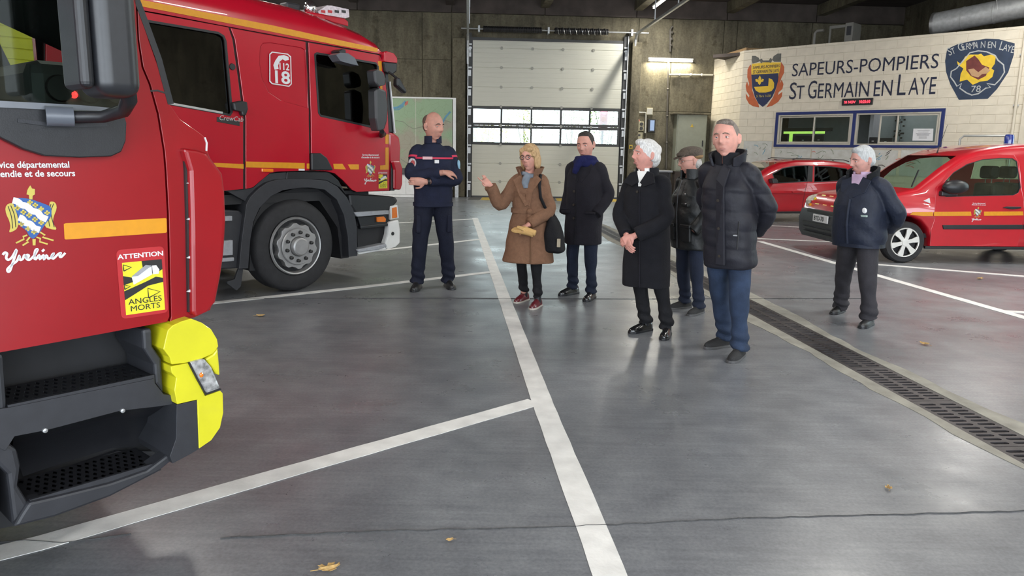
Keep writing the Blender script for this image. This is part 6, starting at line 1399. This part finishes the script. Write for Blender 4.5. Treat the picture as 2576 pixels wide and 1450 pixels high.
# ------------------------------------------------------------ the seven people
def cloth(nm, c, rough=.85, bump=.25, bs=60, var=.15, scale=14, sheen=.0):
    m = mat(nm, c, rough, var=var, scale=scale, bump=bump, bscale=bs, spec=.3); return m
NAVYU = cloth('uniform_navy', (.010, .013, .032)); CAMEL = cloth('camel_wool', (.19, .100, .060), .95, .35, 120, .12, 30); CHARW = cloth('charcoal_wool', (.014, .013, .018), .95, .3, 120); BLKW = cloth('black_wool', (.009, .009, .012), .95, .3, 120)
PUFF = cloth('puffer_nylon', (.012, .012, .018), .58, .15, 40); PUFF2 = cloth('black_nylon', (.010, .011, .012), .45, .2, 30); NAVYJ = cloth('navy_jacket', (.010, .014, .028), .6, .2, 40)
JEAN = cloth('blue_jeans', (.022, .036, .070), .85, .3, 160, .3, 9); JEAND = cloth('dark_jeans', (.012, .017, .034), .85, .3, 160, .25, 9); BLKT = cloth('black_trousers', (.008, .008, .010), .85); NAVYT = cloth('navy_trousers', (.009, .011, .024), .85); CHART = cloth('charcoal_trousers', (.030, .028, .033), .85, .2, 120)
LEATH = mat('black_leather', (.010, .010, .011), .22, var=.15, coat=.4); LEATHM = mat('matte_black_leather', (.014, .014, .015), .42, var=.15); BURG = mat('burgundy_leather', (.10, .010, .016), .28, var=.15, coat=.4); SNEAK = mat('black_sneaker', (.014, .014, .015), .8, var=.3, bump=.3, bscale=120)
SOLEW = mat('pale_sole', (.42, .38, .33), .6); SOLEG = mat('grey_sole', (.07, .07, .072), .7)
TRED = mat('uniform_red_tape', (.50, .015, .06), .6)
def local(g, yaw, s, px, py):
    p = fl(px, py); d = np.array(p[:2])-np.array(g[:2]); a = R(yaw); c, sn = math.cos(a), math.sin(a); return ((d[0]*c+d[1]*sn)/s, (-d[0]*sn+d[1]*c)/s)
def stand(g, yaw, s, feet, toes, pel=(0, 0, .95), neck=(0, 0, 1.47), knee_f=.03, sw=.158, head=None):
    """joints of a standing figure from the floor pixels of its ankles and toes"""
    J = {'pelvis': pel, 'neck': neck}
    for sd, fpx, tpx, sx in (('L', feet[0], toes[0], -1), ('R', feet[1], toes[1], 1)):
        a = local(g, yaw, s, *fpx); t = local(g, yaw, s, *tpx); d = np.array(t)-np.array(a); d /= np.linalg.norm(d)+1e-9
        J['an'+sd] = (a[0], a[1], .09); J['toe'+sd] = tuple(d); J['hip'+sd] = (pel[0]+sx*.088, pel[1], pel[2]-.05)
        J['kn'+sd] = ((pel[0]+sx*.088)*.5+a[0]*.5+d[0]*knee_f, pel[1]*.5+a[1]*.5+d[1]*knee_f, .50); J['sh'+sd] = (neck[0]+sx*sw, neck[1]+.01, neck[2]-.075)
    J['head'] = head or (neck[0], neck[1]-.025, neck[2]+.164)
    return J
def spec_of(id_, label, gpx, s, rel, feet, toes, arms, **kw):
    g = fl(*gpx); az = math.degrees(math.atan2(g[0], g[1])); yaw = rel-az
    pk = {k: kw.pop(k) for k in ('pel', 'neck', 'knee_f', 'sw') if k in kw}
    J = stand(g, yaw, s, feet, toes, **pk)
    for sd in 'LR': J['el'+sd], J['wr'+sd] = arms[sd]
    if 'hd' in kw: o = kw.pop('hd'); h = J['head']; J['head'] = tuple(a+b for a, b in zip(h, o))
    d = dict(id=id_, label=label, s=s, foot=g, yaw=yaw, J=J); d.update(kw); return d
CR = ((0, .022, .024), (.0812, .098, .104))           # close cropped cap of hair
def arc_band(root, nm, z0, z1, rx, ry, a0, a1, m, s, c=(0, 0), e=2.5, th=.006, tilt=0):
    n = 28; A = []; B = []
    for k in range(n+1):
        t = R(a0+(a1-a0)*k/n); cc, ss = math.cos(t), math.sin(t); x = c[0]+rx*abs(cc)**(2/e)*(1 if cc >= 0 else -1); y = c[1]+ry*abs(ss)**(2/e)*(1 if ss >= 0 else -1)
        A.append((x, y)); B.append((c[0]+(x-c[0])*(1+th/rx), c[1]+(y-c[1])*(1+th/ry)))
    rings = [[(A[k][0]*s, A[k][1]*s, (z0+tilt*A[k][0])*s), (B[k][0]*s, B[k][1]*s, (z0+tilt*A[k][0])*s), (B[k][0]*s, B[k][1]*s, (z1+tilt*A[k][0])*s), (A[k][0]*s, A[k][1]*s, (z1+tilt*A[k][0])*s)] for k in range(n+1)]
    return build(nm, MB().loft(rings), m, root, smooth=.8)
def stand_collar(root, nm, c, z0, z1, r0, r1, m, s, gap=28, th=.012, rise=.0, back=0):
    """upright collar open at the front by +-gap degrees"""
    n = 32; rings = []
    for k in range(n+1):
        t = R(-90+gap+(360-2*gap)*k/n); f = abs(2*k/n-1); zt = z1-rise*f**2; cx_, sy = math.cos(t), math.sin(t)
        P_ = lambda r_, z: ((c[0]+r_*cx_)*s, (c[1]+r_*sy*1.0)*s, z*s)
        rings.append([P_(r0, z0), P_(r0+th, z0), P_(r1+th, zt), P_(r1, zt)])
    return build(nm, MB().loft(rings), m, root, smooth=.8, bevel=.003)
def buttons(root, pts, m, s, r=.011):
    for x, y, z in pts: build('button', MB().lathe([(.001, -.006*s), (r*s, -.005*s), (r*s, .004*s)], 12, lambda a, b, h: (x*s+a, y*s+h, z*s+b)), m, root)

# 1 --- man in navy uniform, arms crossed
sp = spec_of('firefighter', 'man in navy fire brigade uniform with red chest stripe, arms crossed', (1090, 733), 1.128, 10, [(1050, 727), (1128, 722)], [(1034, 741), (1148, 738)],
  {'L': ((-.215, -.07, 1.165), (.07, -.215, 1.20)), 'R': ((.215, -.06, 1.13), (-.11, -.20, 1.11))}, skin=(.50, .26, .20), head=(34, 4, 0), wide=.97, gaze=.3, brow=(.05, .035, .03),
  handL=dict(f=(.9, .35, -.1), n=(0, .6, -.8), curl=(.3, .3, .3, .3), side=-1), handR=dict(f=(-1, .05, .03), n=(0, 1, 0), curl=(.25, .25, .25, .25), side=1),
  hair=dict(col=(.10, .06, .045), parts=[((0, .020, .0), (.0788, .080, .070)), ((0, .05, .04), (.068, .058, .062))]),
  trousers=dict(mat=NAVYT, k=1.06, hemr=.070), shoes=dict(mat=LEATHM, laces=4),
  coat=dict(name='jacket', mat=NAVYU, disp=folds(.0075, 1), sleeve=(.066, .064, .055, .047), cuff=.86, secs=[(.855, 0, 0, .18, .13), (.87, 0, 0, .19, .14), (.96, 0, 0, .19, .14), (1.1, 0, 0, .185, .14), (1.25, 0, 0, .195, .145), (1.34, 0, 0, .195, .135), (1.41, 0, .005, .165, .11), (1.46, 0, .005, .10, .08), (1.485, 0, .005, .07, .07)]))
ro, s, M4, V_ = person(sp)
arc_band(ro, 'chest_stripe', 1.325, 1.342, .195, .136, 200, 340, TRED, s, th=.010)
for sx in (-1, 1):
    a = np.array([sx*.158, .01, 1.395]); b = np.array([sx*.215, -.065, 1.15]); c_ = a+(b-a)*.26; d = (b-a)/np.linalg.norm(b-a); build('sleeve_stripe', MB().tube([(c_-d*.010)*s, (c_+d*.010)*s], .0715*s, 20), TRED, ro, smooth=.8)
stand_collar(ro, 'collar', (0, -.002), 1.475, 1.545, .075, .072, NAVYU, s, 16, .012)
pplate(ro, 'rank_patch', [(-.012, 1.285), (.03, 1.285), (.03, 1.318), (-.012, 1.318)], -.166, -.13, WHTD, s)
pc = np.array([-.215, -.085, 1.285])*s; build('arm_badge', MB().lathe([(.001, -.004), (.044*s, -.003), (.046*s, .006)], 20, lambda a, b, h: (pc[0]+a*.7-h*.6, pc[1]+h-a*.5, pc[2]+b)), mat('badge_grey', (.42, .40, .42), .6, var=.3, scale=60), ro)
build('badge_centre', MB().lathe([(.001, -.007), (.026*s, -.006), (.028*s, .0)], 16, lambda a, b, h: (pc[0]+a*.7-h*.6, pc[1]+h-a*.5, pc[2]+b)), mat('badge_red', (.40, .06, .06), .6, var=.5, scale=50), ro)
pc = np.array([.245, -.045, 1.27])*s; build('arm_badge', MB().ell(pc, (.018*s, .04*s, .05*s), 14, 9), mat('badge_blue', (.25, .45, .6), .6), ro)
pplate(ro, 'name_tape', [(-.125, 1.320), (-.03, 1.320), (-.03, 1.348), (-.125, 1.348)], -.148, -.12, mat('name_tape', (.65, .40, .42), .6), s)
build('wristwatch', MB().tube([V_((-.095, -.201, 1.111)), V_((-.07, -.195, 1.112))], .034*s, 14), BLK, ro)
for sx in (-1, 1): build('cargo_pocket', MB().box(sx*.155*s-.025*s, sx*.155*s+.025*s, -.07*s, .07*s, .60*s, .78*s), NAVYT, ro, bevel=.015)
arc_band(ro, 'jacket_hem_band', .865, .90, .192, .142, 0, 360, NAVYU, s, th=.006)

# 2 --- woman in camel coat, pointing
sp = spec_of('woman', 'blonde woman in belted camel coat and glasses, pointing to the left', (1326, 772), .938, -16, [(1318, 757), (1352, 772)], [(1285, 768), (1330, 784)],
  {'L': ((-.30, -.10, 1.13), (-.375, -.22, 1.34)), 'R': ((.225, .0, 1.08), (.05, -.215, .93))}, skin=(.58, .30, .24), head=(-10, 2, -3), gaze=-.3, old=.3, wide=.95, brow=(.22, .14, .08), sw=.135, neck_r=.048,
  handL=dict(f=(-.72, -.25, .62), n=(.35, -.75, .45), curl=(.04, 1.05, 1.2, 1.25), thumb=1.0, side=-1, s=.95), handR=dict(f=(-.9, -.3, -.45), n=(0, .3, -1), curl=(.8, .8, .8, .8), side=1, s=.95),
  hair=dict(col=(.42, .24, .10), col2=(.62, .42, .22), ns=100, parts=[((0, .018, .032), (.092, .107, .104)), ((-.070, .022, -.03), (.026, .062, .085)), ((.072, .022, -.03), (.028, .062, .085)), ((0, .072, -.03), (.075, .045, .085)), ((.025, -.058, .075), (.052, .036, .026)), ((-.045, -.045, .065), (.036, .035, .032)), ((.066, -.034, .03), (.022, .03, .045)), ((-.068, -.030, .03), (.018, .028, .045))]),
  trousers=dict(mat=BLKT, k=.84, hem=.115, hemr=.062), shoes=dict(mat=BURG, sole=SOLEW, laces=4, lace=BURG),
  coat=dict(mat=CAMEL, disp=folds(.0075, 5, 6, 4), sleeve=(.066, .072, .068, .062), cuff=.93, e=2.2, secs=[(.505, 0, 0, .282, .20), (.52, 0, 0, .287, .205), (.7, 0, 0, .258, .185), (.9, 0, 0, .222, .165), (1.03, 0, 0, .188, .145), (1.07, 0, 0, .180, .14), (1.12, 0, 0, .185, .145), (1.28, 0, 0, .182, .142), (1.37, 0, 0, .15, .115), (1.43, 0, .005, .105, .09), (1.47, 0, .01, .08, .078)]))
ro, s, M4, V_ = person(sp)
arc_band(ro, 'belt', 1.045, 1.095, .186, .146, 0, 360, CAMEL, s, e=2.2, th=.012)
pplate(ro, 'belt_tail', [(.035, 1.09), (.075, 1.09), (.062, .84), (.02, .84)], -.178, -.160, CAMEL, s); build('belt_knot', MB().ell(V_((.055, -.165, 1.07)), (.034*s, .028*s, .034*s), 14, 9), CAMEL, ro, smooth=3)
for sg_, pts in ((1, [(-.155, 1.40), (-.075, 1.46), (.035, 1.14), (.0, 1.12), (-.06, 1.22)]), (2, [(.155, 1.41), (.075, 1.47), (.0, 1.26), (.01, 1.14), (.055, 1.12), (.08, 1.28)])):
    build('lapel', MB().prism([(a*s, b*s) for a, b in pts], (-.166 if sg_ == 1 else -.160)*s, -.145*s, lambda a, b, t: (a, t+max(0, b/s-1.30)*.55*s, b)), CAMEL, ro, bevel=.005)
stand_collar(ro, 'collar', (0, .0), 1.42, 1.545, .092, .142, CAMEL, s, 36, .014, .03)
build('coat_edge', MB().tube([V_((.06, -.152, 1.03)), V_((.075, -.178, .8)), V_((.085, -.205, .51))], .006*s, 6), mat('camel_seam', (.12, .06, .03), .9), ro)
mb = MB().tube([V_((.078*math.cos(t), -.01+.072*math.sin(t), 1.455+.01*math.sin(2*t))) for t in np.linspace(0, 2*math.pi, 25)], .026*s, 10); ltube(mb, [V_((.0, -.085, 1.45)), V_((-.012, -.12, 1.39)), V_((-.004, -.135, 1.31))], [.04*s, .04*s, .026*s], 12, 4); remeshed('scarf', mb, cloth('grey_scarf', (.17, .20, .24)), ro, .006, 3, folds(.004, 9, 40, 20))
build('sleeve_cuff', MB().tube([V_((-.366, -.206, 1.305)), V_((-.374, -.218, 1.33))], .066*s, 18), CAMEL, ro, smooth=.8)
def glasses(root, M4, s, m, th=.0022):
    gl = bpy.data.objects.new('glasses', None)
    for sx in (-1, 1):
        ringp = [M4@Vector((sx*.031+.0225*math.cos(t), -.101, .004+.0185*math.sin(t))) for t in np.linspace(0, 2*math.pi, 21)]
        build('glasses_rim', MB().tube(ringp, th*s, 6), m, root, smooth=3)
        build('glasses_temple', MB().tube([M4@Vector((sx*.053, -.099, .010)), M4@Vector((sx*.078, -.05, .010)), M4@Vector((sx*.084, .015, .012))], th*s*.8, 6), m, root, smooth=3)
    build('glasses_bridge', MB().tube([M4@Vector((-.010, -.1015, .008)), M4@Vector((0, -.1075, .011)), M4@Vector((.010, -.1015, .008))], th*s*.8, 6), m, root, smooth=3)
glasses(ro, M4, s, mat('dark_glasses_frame', (.03, .012, .014), .3), .0032)
# her bag and gloves are things of their own
W2L = ro.matrix_basis.copy() if False else Matrix.Translation(ro.location)@Matrix.Rotation(ro.rotation_euler.z, 4, 'Z')
bag = thing('tote_bag', 'black cloth shoulder bag hanging at the side of the woman in camel coat', 'bag', loc=tuple(W2L@Vector((.29*s, .04*s, .60*s)))); bag.rotation_euler.z = ro.rotation_euler.z
BAGM = cloth('bag_black', (.007, .007, .009)); f0 = folds(.008, 4)
mb = MB().loft([ringsec(z*s, x*s, y*s, rx*s, ry*s, 24, 3) for z, x, y, rx, ry in ((.02, .0, 0, .10, .13), (.0+.05, .0, 0, .115, .17), (.2, -.015, 0, .085, .175), (.34, -.03, 0, .055, .15), (.42, -.04, 0, .03, .1))]); remeshed('bag_body', mb, BAGM, bag, .008, 4, f0)
build('strap', MB().tube([((a-.29)*s, (b-.04)*s, (c-.60)*s) for a, b, c in ((.235, .06, 1.0), (.20, -.06, 1.10), (.165, -.145, 1.22), (.145, -.125, 1.34), (.13, -.04, 1.452), (.145, .05, 1.43), (.19, .12, 1.3), (.25, .12, 1.0))], .016*s, 8, flat=1), BAGM, bag, smooth=1)
build('bag_logo', MB().box(.06*s, .095*s, -.165*s, -.14*s, .10*s, .19*s), mat('bag_print', (.35, .30, .22), .7), bag, bevel=.003)
TANL = mat('tan_suede', (.52, .32, .12), .85, var=.12, bump=.2, bscale=80)
gv = thing('gloves', 'pair of tan gloves held by the woman in camel coat', 'gloves', loc=tuple(W2L@Vector(V_((.02, -.25, .87))))); gv.rotation_euler.z = ro.rotation_euler.z
for nm, dx, dz, rt_ in (('glove', 0, 0, 0), ('glove', .02, .012, 1)):
    mb = MB(); ltube(mb, [(.10+dx, .0, -.03+dz), (.05, 0, -.012+dz), (0, 0, dz), (-.05, -.004, -.012+dz)], [.03, .034, .038, .026], 12, 3)
    for k in range(4): ltube(mb, [(-.04, -.02+.012*k, -.01+dz), (-.09, -.024+.015*k, -.012+dz+.008*k), (-.125, -.02+.014*k, -.0+dz)], [.012, .011, .008], 8, 3)
    ltube(mb, [(.01, -.03, .01+dz), (-.03, -.045, .03+dz), (-.06, -.05, .035+dz)], [.013, .012, .009], 8, 3)
    remeshed(nm, mb, TANL, gv, .005, 2)

# 3 --- man with navy scarf
sp = spec_of('scarfman', 'man in dark wool overcoat and navy scarf, hands in pockets', (1462, 752), 1.022, -26, [(1440, 740), (1487, 752)], [(1408, 745), (1462, 766)],
  {'L': ((-.215, .05, 1.13), (-.19, -.08, .93)), 'R': ((.235, .06, 1.12), (.18, -.09, .93))}, skin=(.52, .27, .215), head=(6, 8, -4), brow=(.04, .03, .025), gaze=-.2, lid=.2, wide=.97,
  hair=dict(col=(.022, .016, .013), parts=[CR, ((0, -.022, .092), (.054, .046, .030)), ((0, .06, -.01), (.074, .05, .06))]),
  trousers=dict(mat=JEAND, k=.92), shoes=dict(mat=LEATH, laces=3),
  coat=dict(mat=CHARW, disp=folds(.007, 8, 6, 4), sleeve=(.070, .066, .062, .058), cuff=1.0, secs=[(.60, 0, 0, .195, .15), (.615, 0, 0, .20, .155), (.8, 0, 0, .198, .155), (1.0, 0, 0, .195, .15), (1.2, 0, 0, .20, .15), (1.33, 0, 0, .19, .135), (1.41, 0, .005, .155, .11), (1.46, 0, .008, .10, .085)]))
ro, s, M4, V_ = person(sp)
SCF = cloth('navy_scarf', (.006, .008, .055), .9, .4, 90)
mb = MB().tube([V_((.098*math.cos(t), .0+.092*math.sin(t), 1.45+.012*math.sin(2*t))) for t in np.linspace(0, 2*math.pi, 33)], .040*s, 12); mb.tube([V_((.092*math.cos(t), -.004+.086*math.sin(t), 1.488+.012*math.cos(t+1))) for t in np.linspace(0, 2*math.pi, 33)], .030*s, 12); ltube(mb, [V_((.02, -.10, 1.50)), V_((-.02, -.15, 1.43)), V_((-.045, -.165, 1.34))], [.045*s, .042*s, .025*s], 12, 4); remeshed('scarf', mb, SCF, ro, .006, 3, folds(.004, 2, 40, 20))
buttons(ro, [(-.045, -.163, 1.16), (-.045, -.163, 1.02), (-.04, -.158, .88)], BTN, s, .013)
build('coat_front_edge', MB().tube([V_((-.03, -.148, 1.34)), V_((-.02, -.160, 1.15)), V_((-.02, -.156, .9)), V_((-.025, -.158, .61))], .006*s, 6), BLKW, ro)
for sx in (-1, 1): pplate(ro, 'lapel', [(sx*.12, 1.43), (sx*.07, 1.47), (sx*.01, 1.27), (sx*.03, 1.25), (sx*.10, 1.34)], -.152, -.135, CHARW, s, mp=lambda a, b, t: (a, t+max(0, b/s-1.30)*.45*s, b))
for sx in (-1, 1): build('pocket_flap', MB().box(sx*.14*s-.055*s, sx*.14*s+.055*s, -.158*s, -.12*s, .93*s, .955*s), CHARW, ro, bevel=.006)

# 4 --- white haired man in long black coat
sp = spec_of('whitehair', 'white haired man in long black overcoat, hands clasped in front', (1622, 842), .965, -32, [(1622, 833), (1677, 845)], [(1567, 843), (1662, 866)],
  {'L': ((-.225, -.09, 1.10), (-.03, -.265, .925)), 'R': ((.235, -.07, 1.09), (.03, -.255, .935))}, skin=(.60, .29, .24), head=(-30, -6, 0), old=1, gaze=-.2, lid=.35, brow=(.40, .36, .33), wide=.98,
  handL=dict(f=(.45, -.35, -.8), n=(.3, .9, 0), curl=(.45, .5, .5, .55), side=-1), handR=dict(f=(-.75, -.45, -.45), n=(-.2, .9, -.2), curl=(.5, .5, .55, .6), side=1),
  hair=dict(col=(.55, .53, .51), col2=(.85, .84, .83), ns=120, var=.12, parts=[((0, .016, .026), (.083, .106, .108)), ((0, .075, -.012), (.072, .050, .075)), ((.072, .045, .0), (.016, .045, .045)), ((-.072, .045, .0), (.016, .045, .045)), ((0, -.05, .092), (.055, .045, .030)), ((0, .09, .05), (.05, .04, .05))]),
  trousers=dict(mat=BLKT, k=.96, hem=.085, hemr=.072), shoes=dict(mat=LEATH, laces=0),
  coat=dict(mat=BLKW, disp=folds(.008, 11, 6, 4), sleeve=(.072, .072, .068, .062), cuff=.90, secs=[(.455, 0, .01, .215, .165), (.47, 0, .01, .22, .17), (.7, 0, .005, .212, .165), (.95, 0, 0, .208, .165), (1.15, 0, 0, .205, .168), (1.31, 0, 0, .192, .15), (1.40, 0, .008, .155, .115), (1.46, 0, .012, .105, .09)]))
ro, s, M4, V_ = person(sp)
stand_collar(ro, 'shirt_collar', (0, -.012), 1.46, 1.525, .068, .066, WHT, s, 20, .006)
pplate(ro, 'shirt_front', [(-.05, 1.50), (.05, 1.50), (.015, 1.36), (-.01, 1.36)], -.125, -.09, WHT, s, mp=lambda a, b, t: (a, t+max(0, b/s-1.38)*.35*s, b))
for sx in (-1, 1): pplate(ro, 'collar_flap', [(sx*.05, 1.50), (sx*.12, 1.48), (sx*.16, 1.40), (sx*.06, 1.365), (sx*.01, 1.40)], -.155, -.135, BLKW, s, mp=lambda a, b, t: (a, t+max(0, b/s-1.36)*.55*s, b))
stand_collar(ro, 'coat_collar', (0, .005), 1.45, 1.53, .092, .088, BLKW, s, 45, .014)
buttons(ro, [(.01, -.17, 1.32)], BTN, s, .011)
build('coat_front_edge', MB().tube([V_((.03, -.168, 1.34)), V_((.035, -.176, 1.15)), V_((.035, -.168, .8)), V_((.04, -.165, .47))], .005*s, 6), CHARW, ro)

lean_over(ro, -.06)
# 5 --- man in flat cap
sp = spec_of('capman', 'man in brown tweed flat cap and black jacket, behind the white haired man', (1733, 788), .934, -48, [(1722, 775), (1757, 789)], [(1688, 778), (1716, 800)],
  {'L': ((-.225, .02, 1.12), (-.19, -.15, .93)), 'R': ((.24, .02, 1.11), (.19, -.14, .92))}, skin=(.54, .29, .235), head=(-20, 6, 0), old=.6, gaze=-.2, lid=.3, brow=(.25, .22, .2),
  hair=dict(col=(.40, .38, .36), parts=[((0, .05, -.02), (.077, .062, .06))]),
  trousers=dict(mat=JEAND, k=1.0), shoes=dict(mat=SNEAK, sole=SOLEG, laces=3),
  coat=dict(name='jacket', mat=PUFF2, disp=folds(.0095, 13, 14, 8), sleeve=(.074, .072, .068, .062), cuff=1.0, secs=[(.71, 0, 0, .215, .165), (.725, 0, 0, .222, .172), (.9, 0, 0, .22, .175), (1.1, 0, 0, .215, .18), (1.28, 0, 0, .20, .165), (1.39, 0, .005, .155, .12), (1.46, 0, .008, .11, .095)]))
ro, s, M4, V_ = person(sp)
stand_collar(ro, 'collar', (0, -.005), 1.45, 1.555, .095, .092, PUFF2, s, 22, .018)
for sx in (-1, 1):
    build('pocket', MB().box(sx*.12*s-.07*s, sx*.12*s+.07*s, -.188*s, -.15*s, .80*s, .97*s), PUFF2, ro, bevel=.012); build('pocket_flap', MB().box(sx*.12*s-.075*s, sx*.12*s+.075*s, -.196*s, -.15*s, .945*s, .985*s), PUFF2, ro, bevel=.008)
    build('chest_pocket', MB().box(sx*.11*s-.05*s, sx*.11*s+.05*s, -.19*s, -.15*s, 1.17*s, 1.2*s), PUFF2, ro, bevel=.006)
buttons(ro, [(.09, -.165, 1.30), (.13, -.19, 1.2)], ALU, s, .008); build('zip', MB().tube([V_((0, -.185, .73)), V_((0, -.196, 1.1)), V_((0, -.182, 1.3)), V_((0, -.128, 1.44))], .006*s, 6), BLK, ro)
TWEED = mat('brown_tweed', (.085, .065, .050), .95, var=.35, scale=90, bump=.4, bscale=220); TWEEDT = mat('tweed_band', (.20, .12, .055), .95, var=.4, scale=70, stretch=(8, 1, 1))
mb = MB(); 
for c, r_ in (((0, .02, .084), (.090, .112, .052)), ((0, -.045, .068), (.078, .075, .030)), ((0, .055, .055), (.084, .07, .05))): mb.ell(M4@Vector(c), tuple(v*s*1.15 for v in r_), 20, 12, rot=M4.to_3x3().normalized())
cap_ = remeshed('flat_cap', mb, TWEED, ro, .006, 4)
brim = [[M4@Vector((x, y-.018*(1-(x/.07)**2), z-.010*(1-abs(x/.07)))) for y, z in ((-.07, .062), (-.128, .040), (-.132, .036), (-.072, .050))] for x in np.linspace(-.068, .068, 13)]
build('cap_brim', MB().loft(brim), TWEED, cap_, smooth=.8)
build('cap_band', MB().ell(M4@Vector((0, .062, .038)), tuple(v*s*1.15 for v in (.087, .068, .03)), 20, 9, rot=M4.to_3x3().normalized()), TWEEDT, cap_, smooth=3)
glasses(ro, M4, s, mat('thin_glasses_frame', (.12, .1, .08), .3, .5), .0016)

lean_over(ro, -.07)
# 6 --- tall man in quilted jacket
def quilt(c, s=1.048):
    z = c[:, 2]/s; low = np.clip((1.40-z)/.05, 0, 1)
    return s*(.0075*low*(np.abs(np.sin((z-.72)*math.pi/.135+.3*np.sin(c[:, 0]*6)))**.45-.7))+folds(.0055, 17, 24, 12)(c)
sp = spec_of('tallman', 'tall man in black quilted jacket and blue jeans, hands behind his back', (1838, 900), 1.048, -24, [(1822, 872), (1858, 900)], [(1764, 880), (1822, 926)],
  {'L': ((-.235, .13, 1.14), (-.08, .24, .99)), 'R': ((.235, .14, 1.13), (.09, .26, .95))}, skin=(.57, .29, .235), head=(8, -3, -3), old=.5, gaze=-.1, brow=(.16, .12, .09), hs=1.02,
  hair=dict(col=(.13, .10, .08), col2=(.24, .20, .17), parts=[CR, ((.01, -.028, .092), (.056, .044, .026)), ((0, .06, -.01), (.075, .05, .06))]),
  trousers=dict(mat=JEAN, k=1.0, hemr=.07), shoes=dict(mat=SNEAK, sole=SOLEG, laces=4),
  coat=dict(name='jacket', mat=PUFF, disp=quilt, sleeve=(.073, .072, .068, .060), cuff=.97, voxel=.009, secs=[(.70, 0, 0, .178, .15), (.715, 0, 0, .188, .16), (.9, 0, 0, .190, .165), (1.1, 0, 0, .192, .165), (1.28, 0, 0, .185, .155), (1.39, 0, .008, .152, .118), (1.46, 0, .012, .11, .095)]))
ro, s, M4, V_ = person(sp)
stand_collar(ro, 'collar', (0, .0), 1.44, 1.57, .100, .118, PUFF, s, 42, .02, .07)
stand_collar(ro, 'inner_collar', (0, -.008), 1.45, 1.54, .078, .074, BLKW, s, 4, .012)
pplate(ro, 'storm_flap', [(-.02, .73), (.05, .73), (.05, 1.3), (.075, 1.42), (.02, 1.46), (-.02, 1.35)], -.196, -.17, PUFF, s, .008, mp=lambda a, b, t: (a, t+max(0, b/s-1.25)*.40*s, b))
buttons(ro, [(.012, -.20, .80), (.012, -.20, 1.0), (.012, -.20, 1.2)], BTN, s, .010); build('pocket_zip', MB().tube([V_((.14, -.180, .86)), V_((.155, -.172, 1.06))], .006*s, 6), BLK, ro)
build('pocket_tag', MB().box(.118*s, .145*s, -.192*s, -.16*s, .955*s, .963*s), GREYP, ro)
for sd in 'LR':
    a = sp['J']['an'+sd]; t = np.array(sp['J']['toe'+sd]); n_ = np.array([-t[1], t[0]])
    q = np.array([a[0], a[1]])+t*.045; build('shoe_mark', MB().box(-.012*s, .012*s, -.004*s, .004*s, 0, .02*s), WHTD, ro, loc=(q[0]*s, q[1]*s, .098*s))
    for k in (-1, 0, 1): q = np.array([a[0], a[1]])+t*.055+n_*.012*k; build('shoe_leaf', MB().ell((q[0]*s, q[1]*s, (.098-.006*abs(k))*s), (.007*s, .007*s, .008*s), 8, 6), WHTD, ro)

lean_over(ro, -.14)
# 7 --- grey haired man on the right
sp = spec_of('rightman', 'grey haired man in navy jacket and lilac shirt standing before the red van', (2148, 815), .958, -30, [(2112, 786), (2184, 820)], [(2052, 806), (2140, 838)],
  {'L': ((-.25, .12, 1.14), (-.08, .27, 1.0)), 'R': ((.315, .10, 1.13), (.14, .28, .97))}, skin=(.52, .28, .235), head=(-24, 10, 4), old=.7, gaze=-.3, lid=.35, brow=(.07, .06, .055), wide=1.0, sw=.172,
  hair=dict(col=(.38, .39, .39), col2=(.52, .53, .53), var=.12, parts=[((0, .014, .024), (.0835, .103, .107)), ((0, .06, -.01), (.077, .052, .06)), ((0, -.035, .088), (.058, .05, .030))]),
  trousers=dict(mat=CHART, k=1.16, hemr=.074), shoes=dict(mat=LEATHM, laces=2),
  coat=dict(name='jacket', mat=NAVYJ, disp=folds(.011, 21, 10, 7), sleeve=(.088, .086, .078, .068), cuff=.97, secs=[(.80, 0, -.005, .215, .165), (.815, 0, -.01, .235, .185), (.88, 0, -.012, .25, .20), (1.0, 0, -.015, .255, .21), (1.2, 0, -.008, .238, .20), (1.32, 0, 0, .215, .165), (1.40, 0, .008, .17, .125), (1.46, 0, .012, .115, .10)]))
ro, s, M4, V_ = person(sp)
FLEECE = cloth('dark_fleece', (.006, .007, .009), .95, .5, 60)
stand_collar(ro, 'fleece_collar', (0, .004), 1.43, 1.585, .115, .124, FLEECE, s, 46, .03, .09)
LIL = cloth('lilac_shirt', (.42, .30, .42), .8, .15, 160)
stand_collar(ro, 'shirt_collar', (0, -.012), 1.455, 1.525, .072, .074, LIL, s, 22, .008)
pplate(ro, 'shirt_front', [(-.06, 1.50), (.06, 1.50), (.02, 1.30), (-.015, 1.30)], -.165, -.12, LIL, s, mp=lambda a, b, t: (a, t+max(0, b/s-1.33)*.45*s, b))
for sx in (-1, 1): pplate(ro, 'jacket_lapel', [(sx*.05, 1.48), (sx*.15, 1.44), (sx*.13, 1.33), (sx*.01, 1.27)], -.198, -.18, NAVYJ, s, .008, mp=lambda a, b, t: (a, t+max(0, b/s-1.26)*.5*s, b))
build('jacket_placket', MB().tube([V_((0, -.205, .83)), V_((0, -.232, 1.0)), V_((0, -.222, 1.15)), V_((0, -.20, 1.26))], .012*s, 8), NAVYJ, ro)
build('chest_logo', MB().ell(V_((.145, -.185, 1.16)), (.028*s, .012*s, .028*s), 6, 5), WHTD, ro); build('chest_logo_text', MB().box(.09*s, .18*s, -.205*s, -.18*s, 1.10*s, 1.118*s), mat('logo_green_grey', (.28, .36, .33), .7), ro, bevel=.003)
arc_band(ro, 'jacket_hem_band', .795, .83, .232, .182, 0, 360, NAVYJ, s, c=(0, -.008), th=.01)
lean_over(ro, -.07)
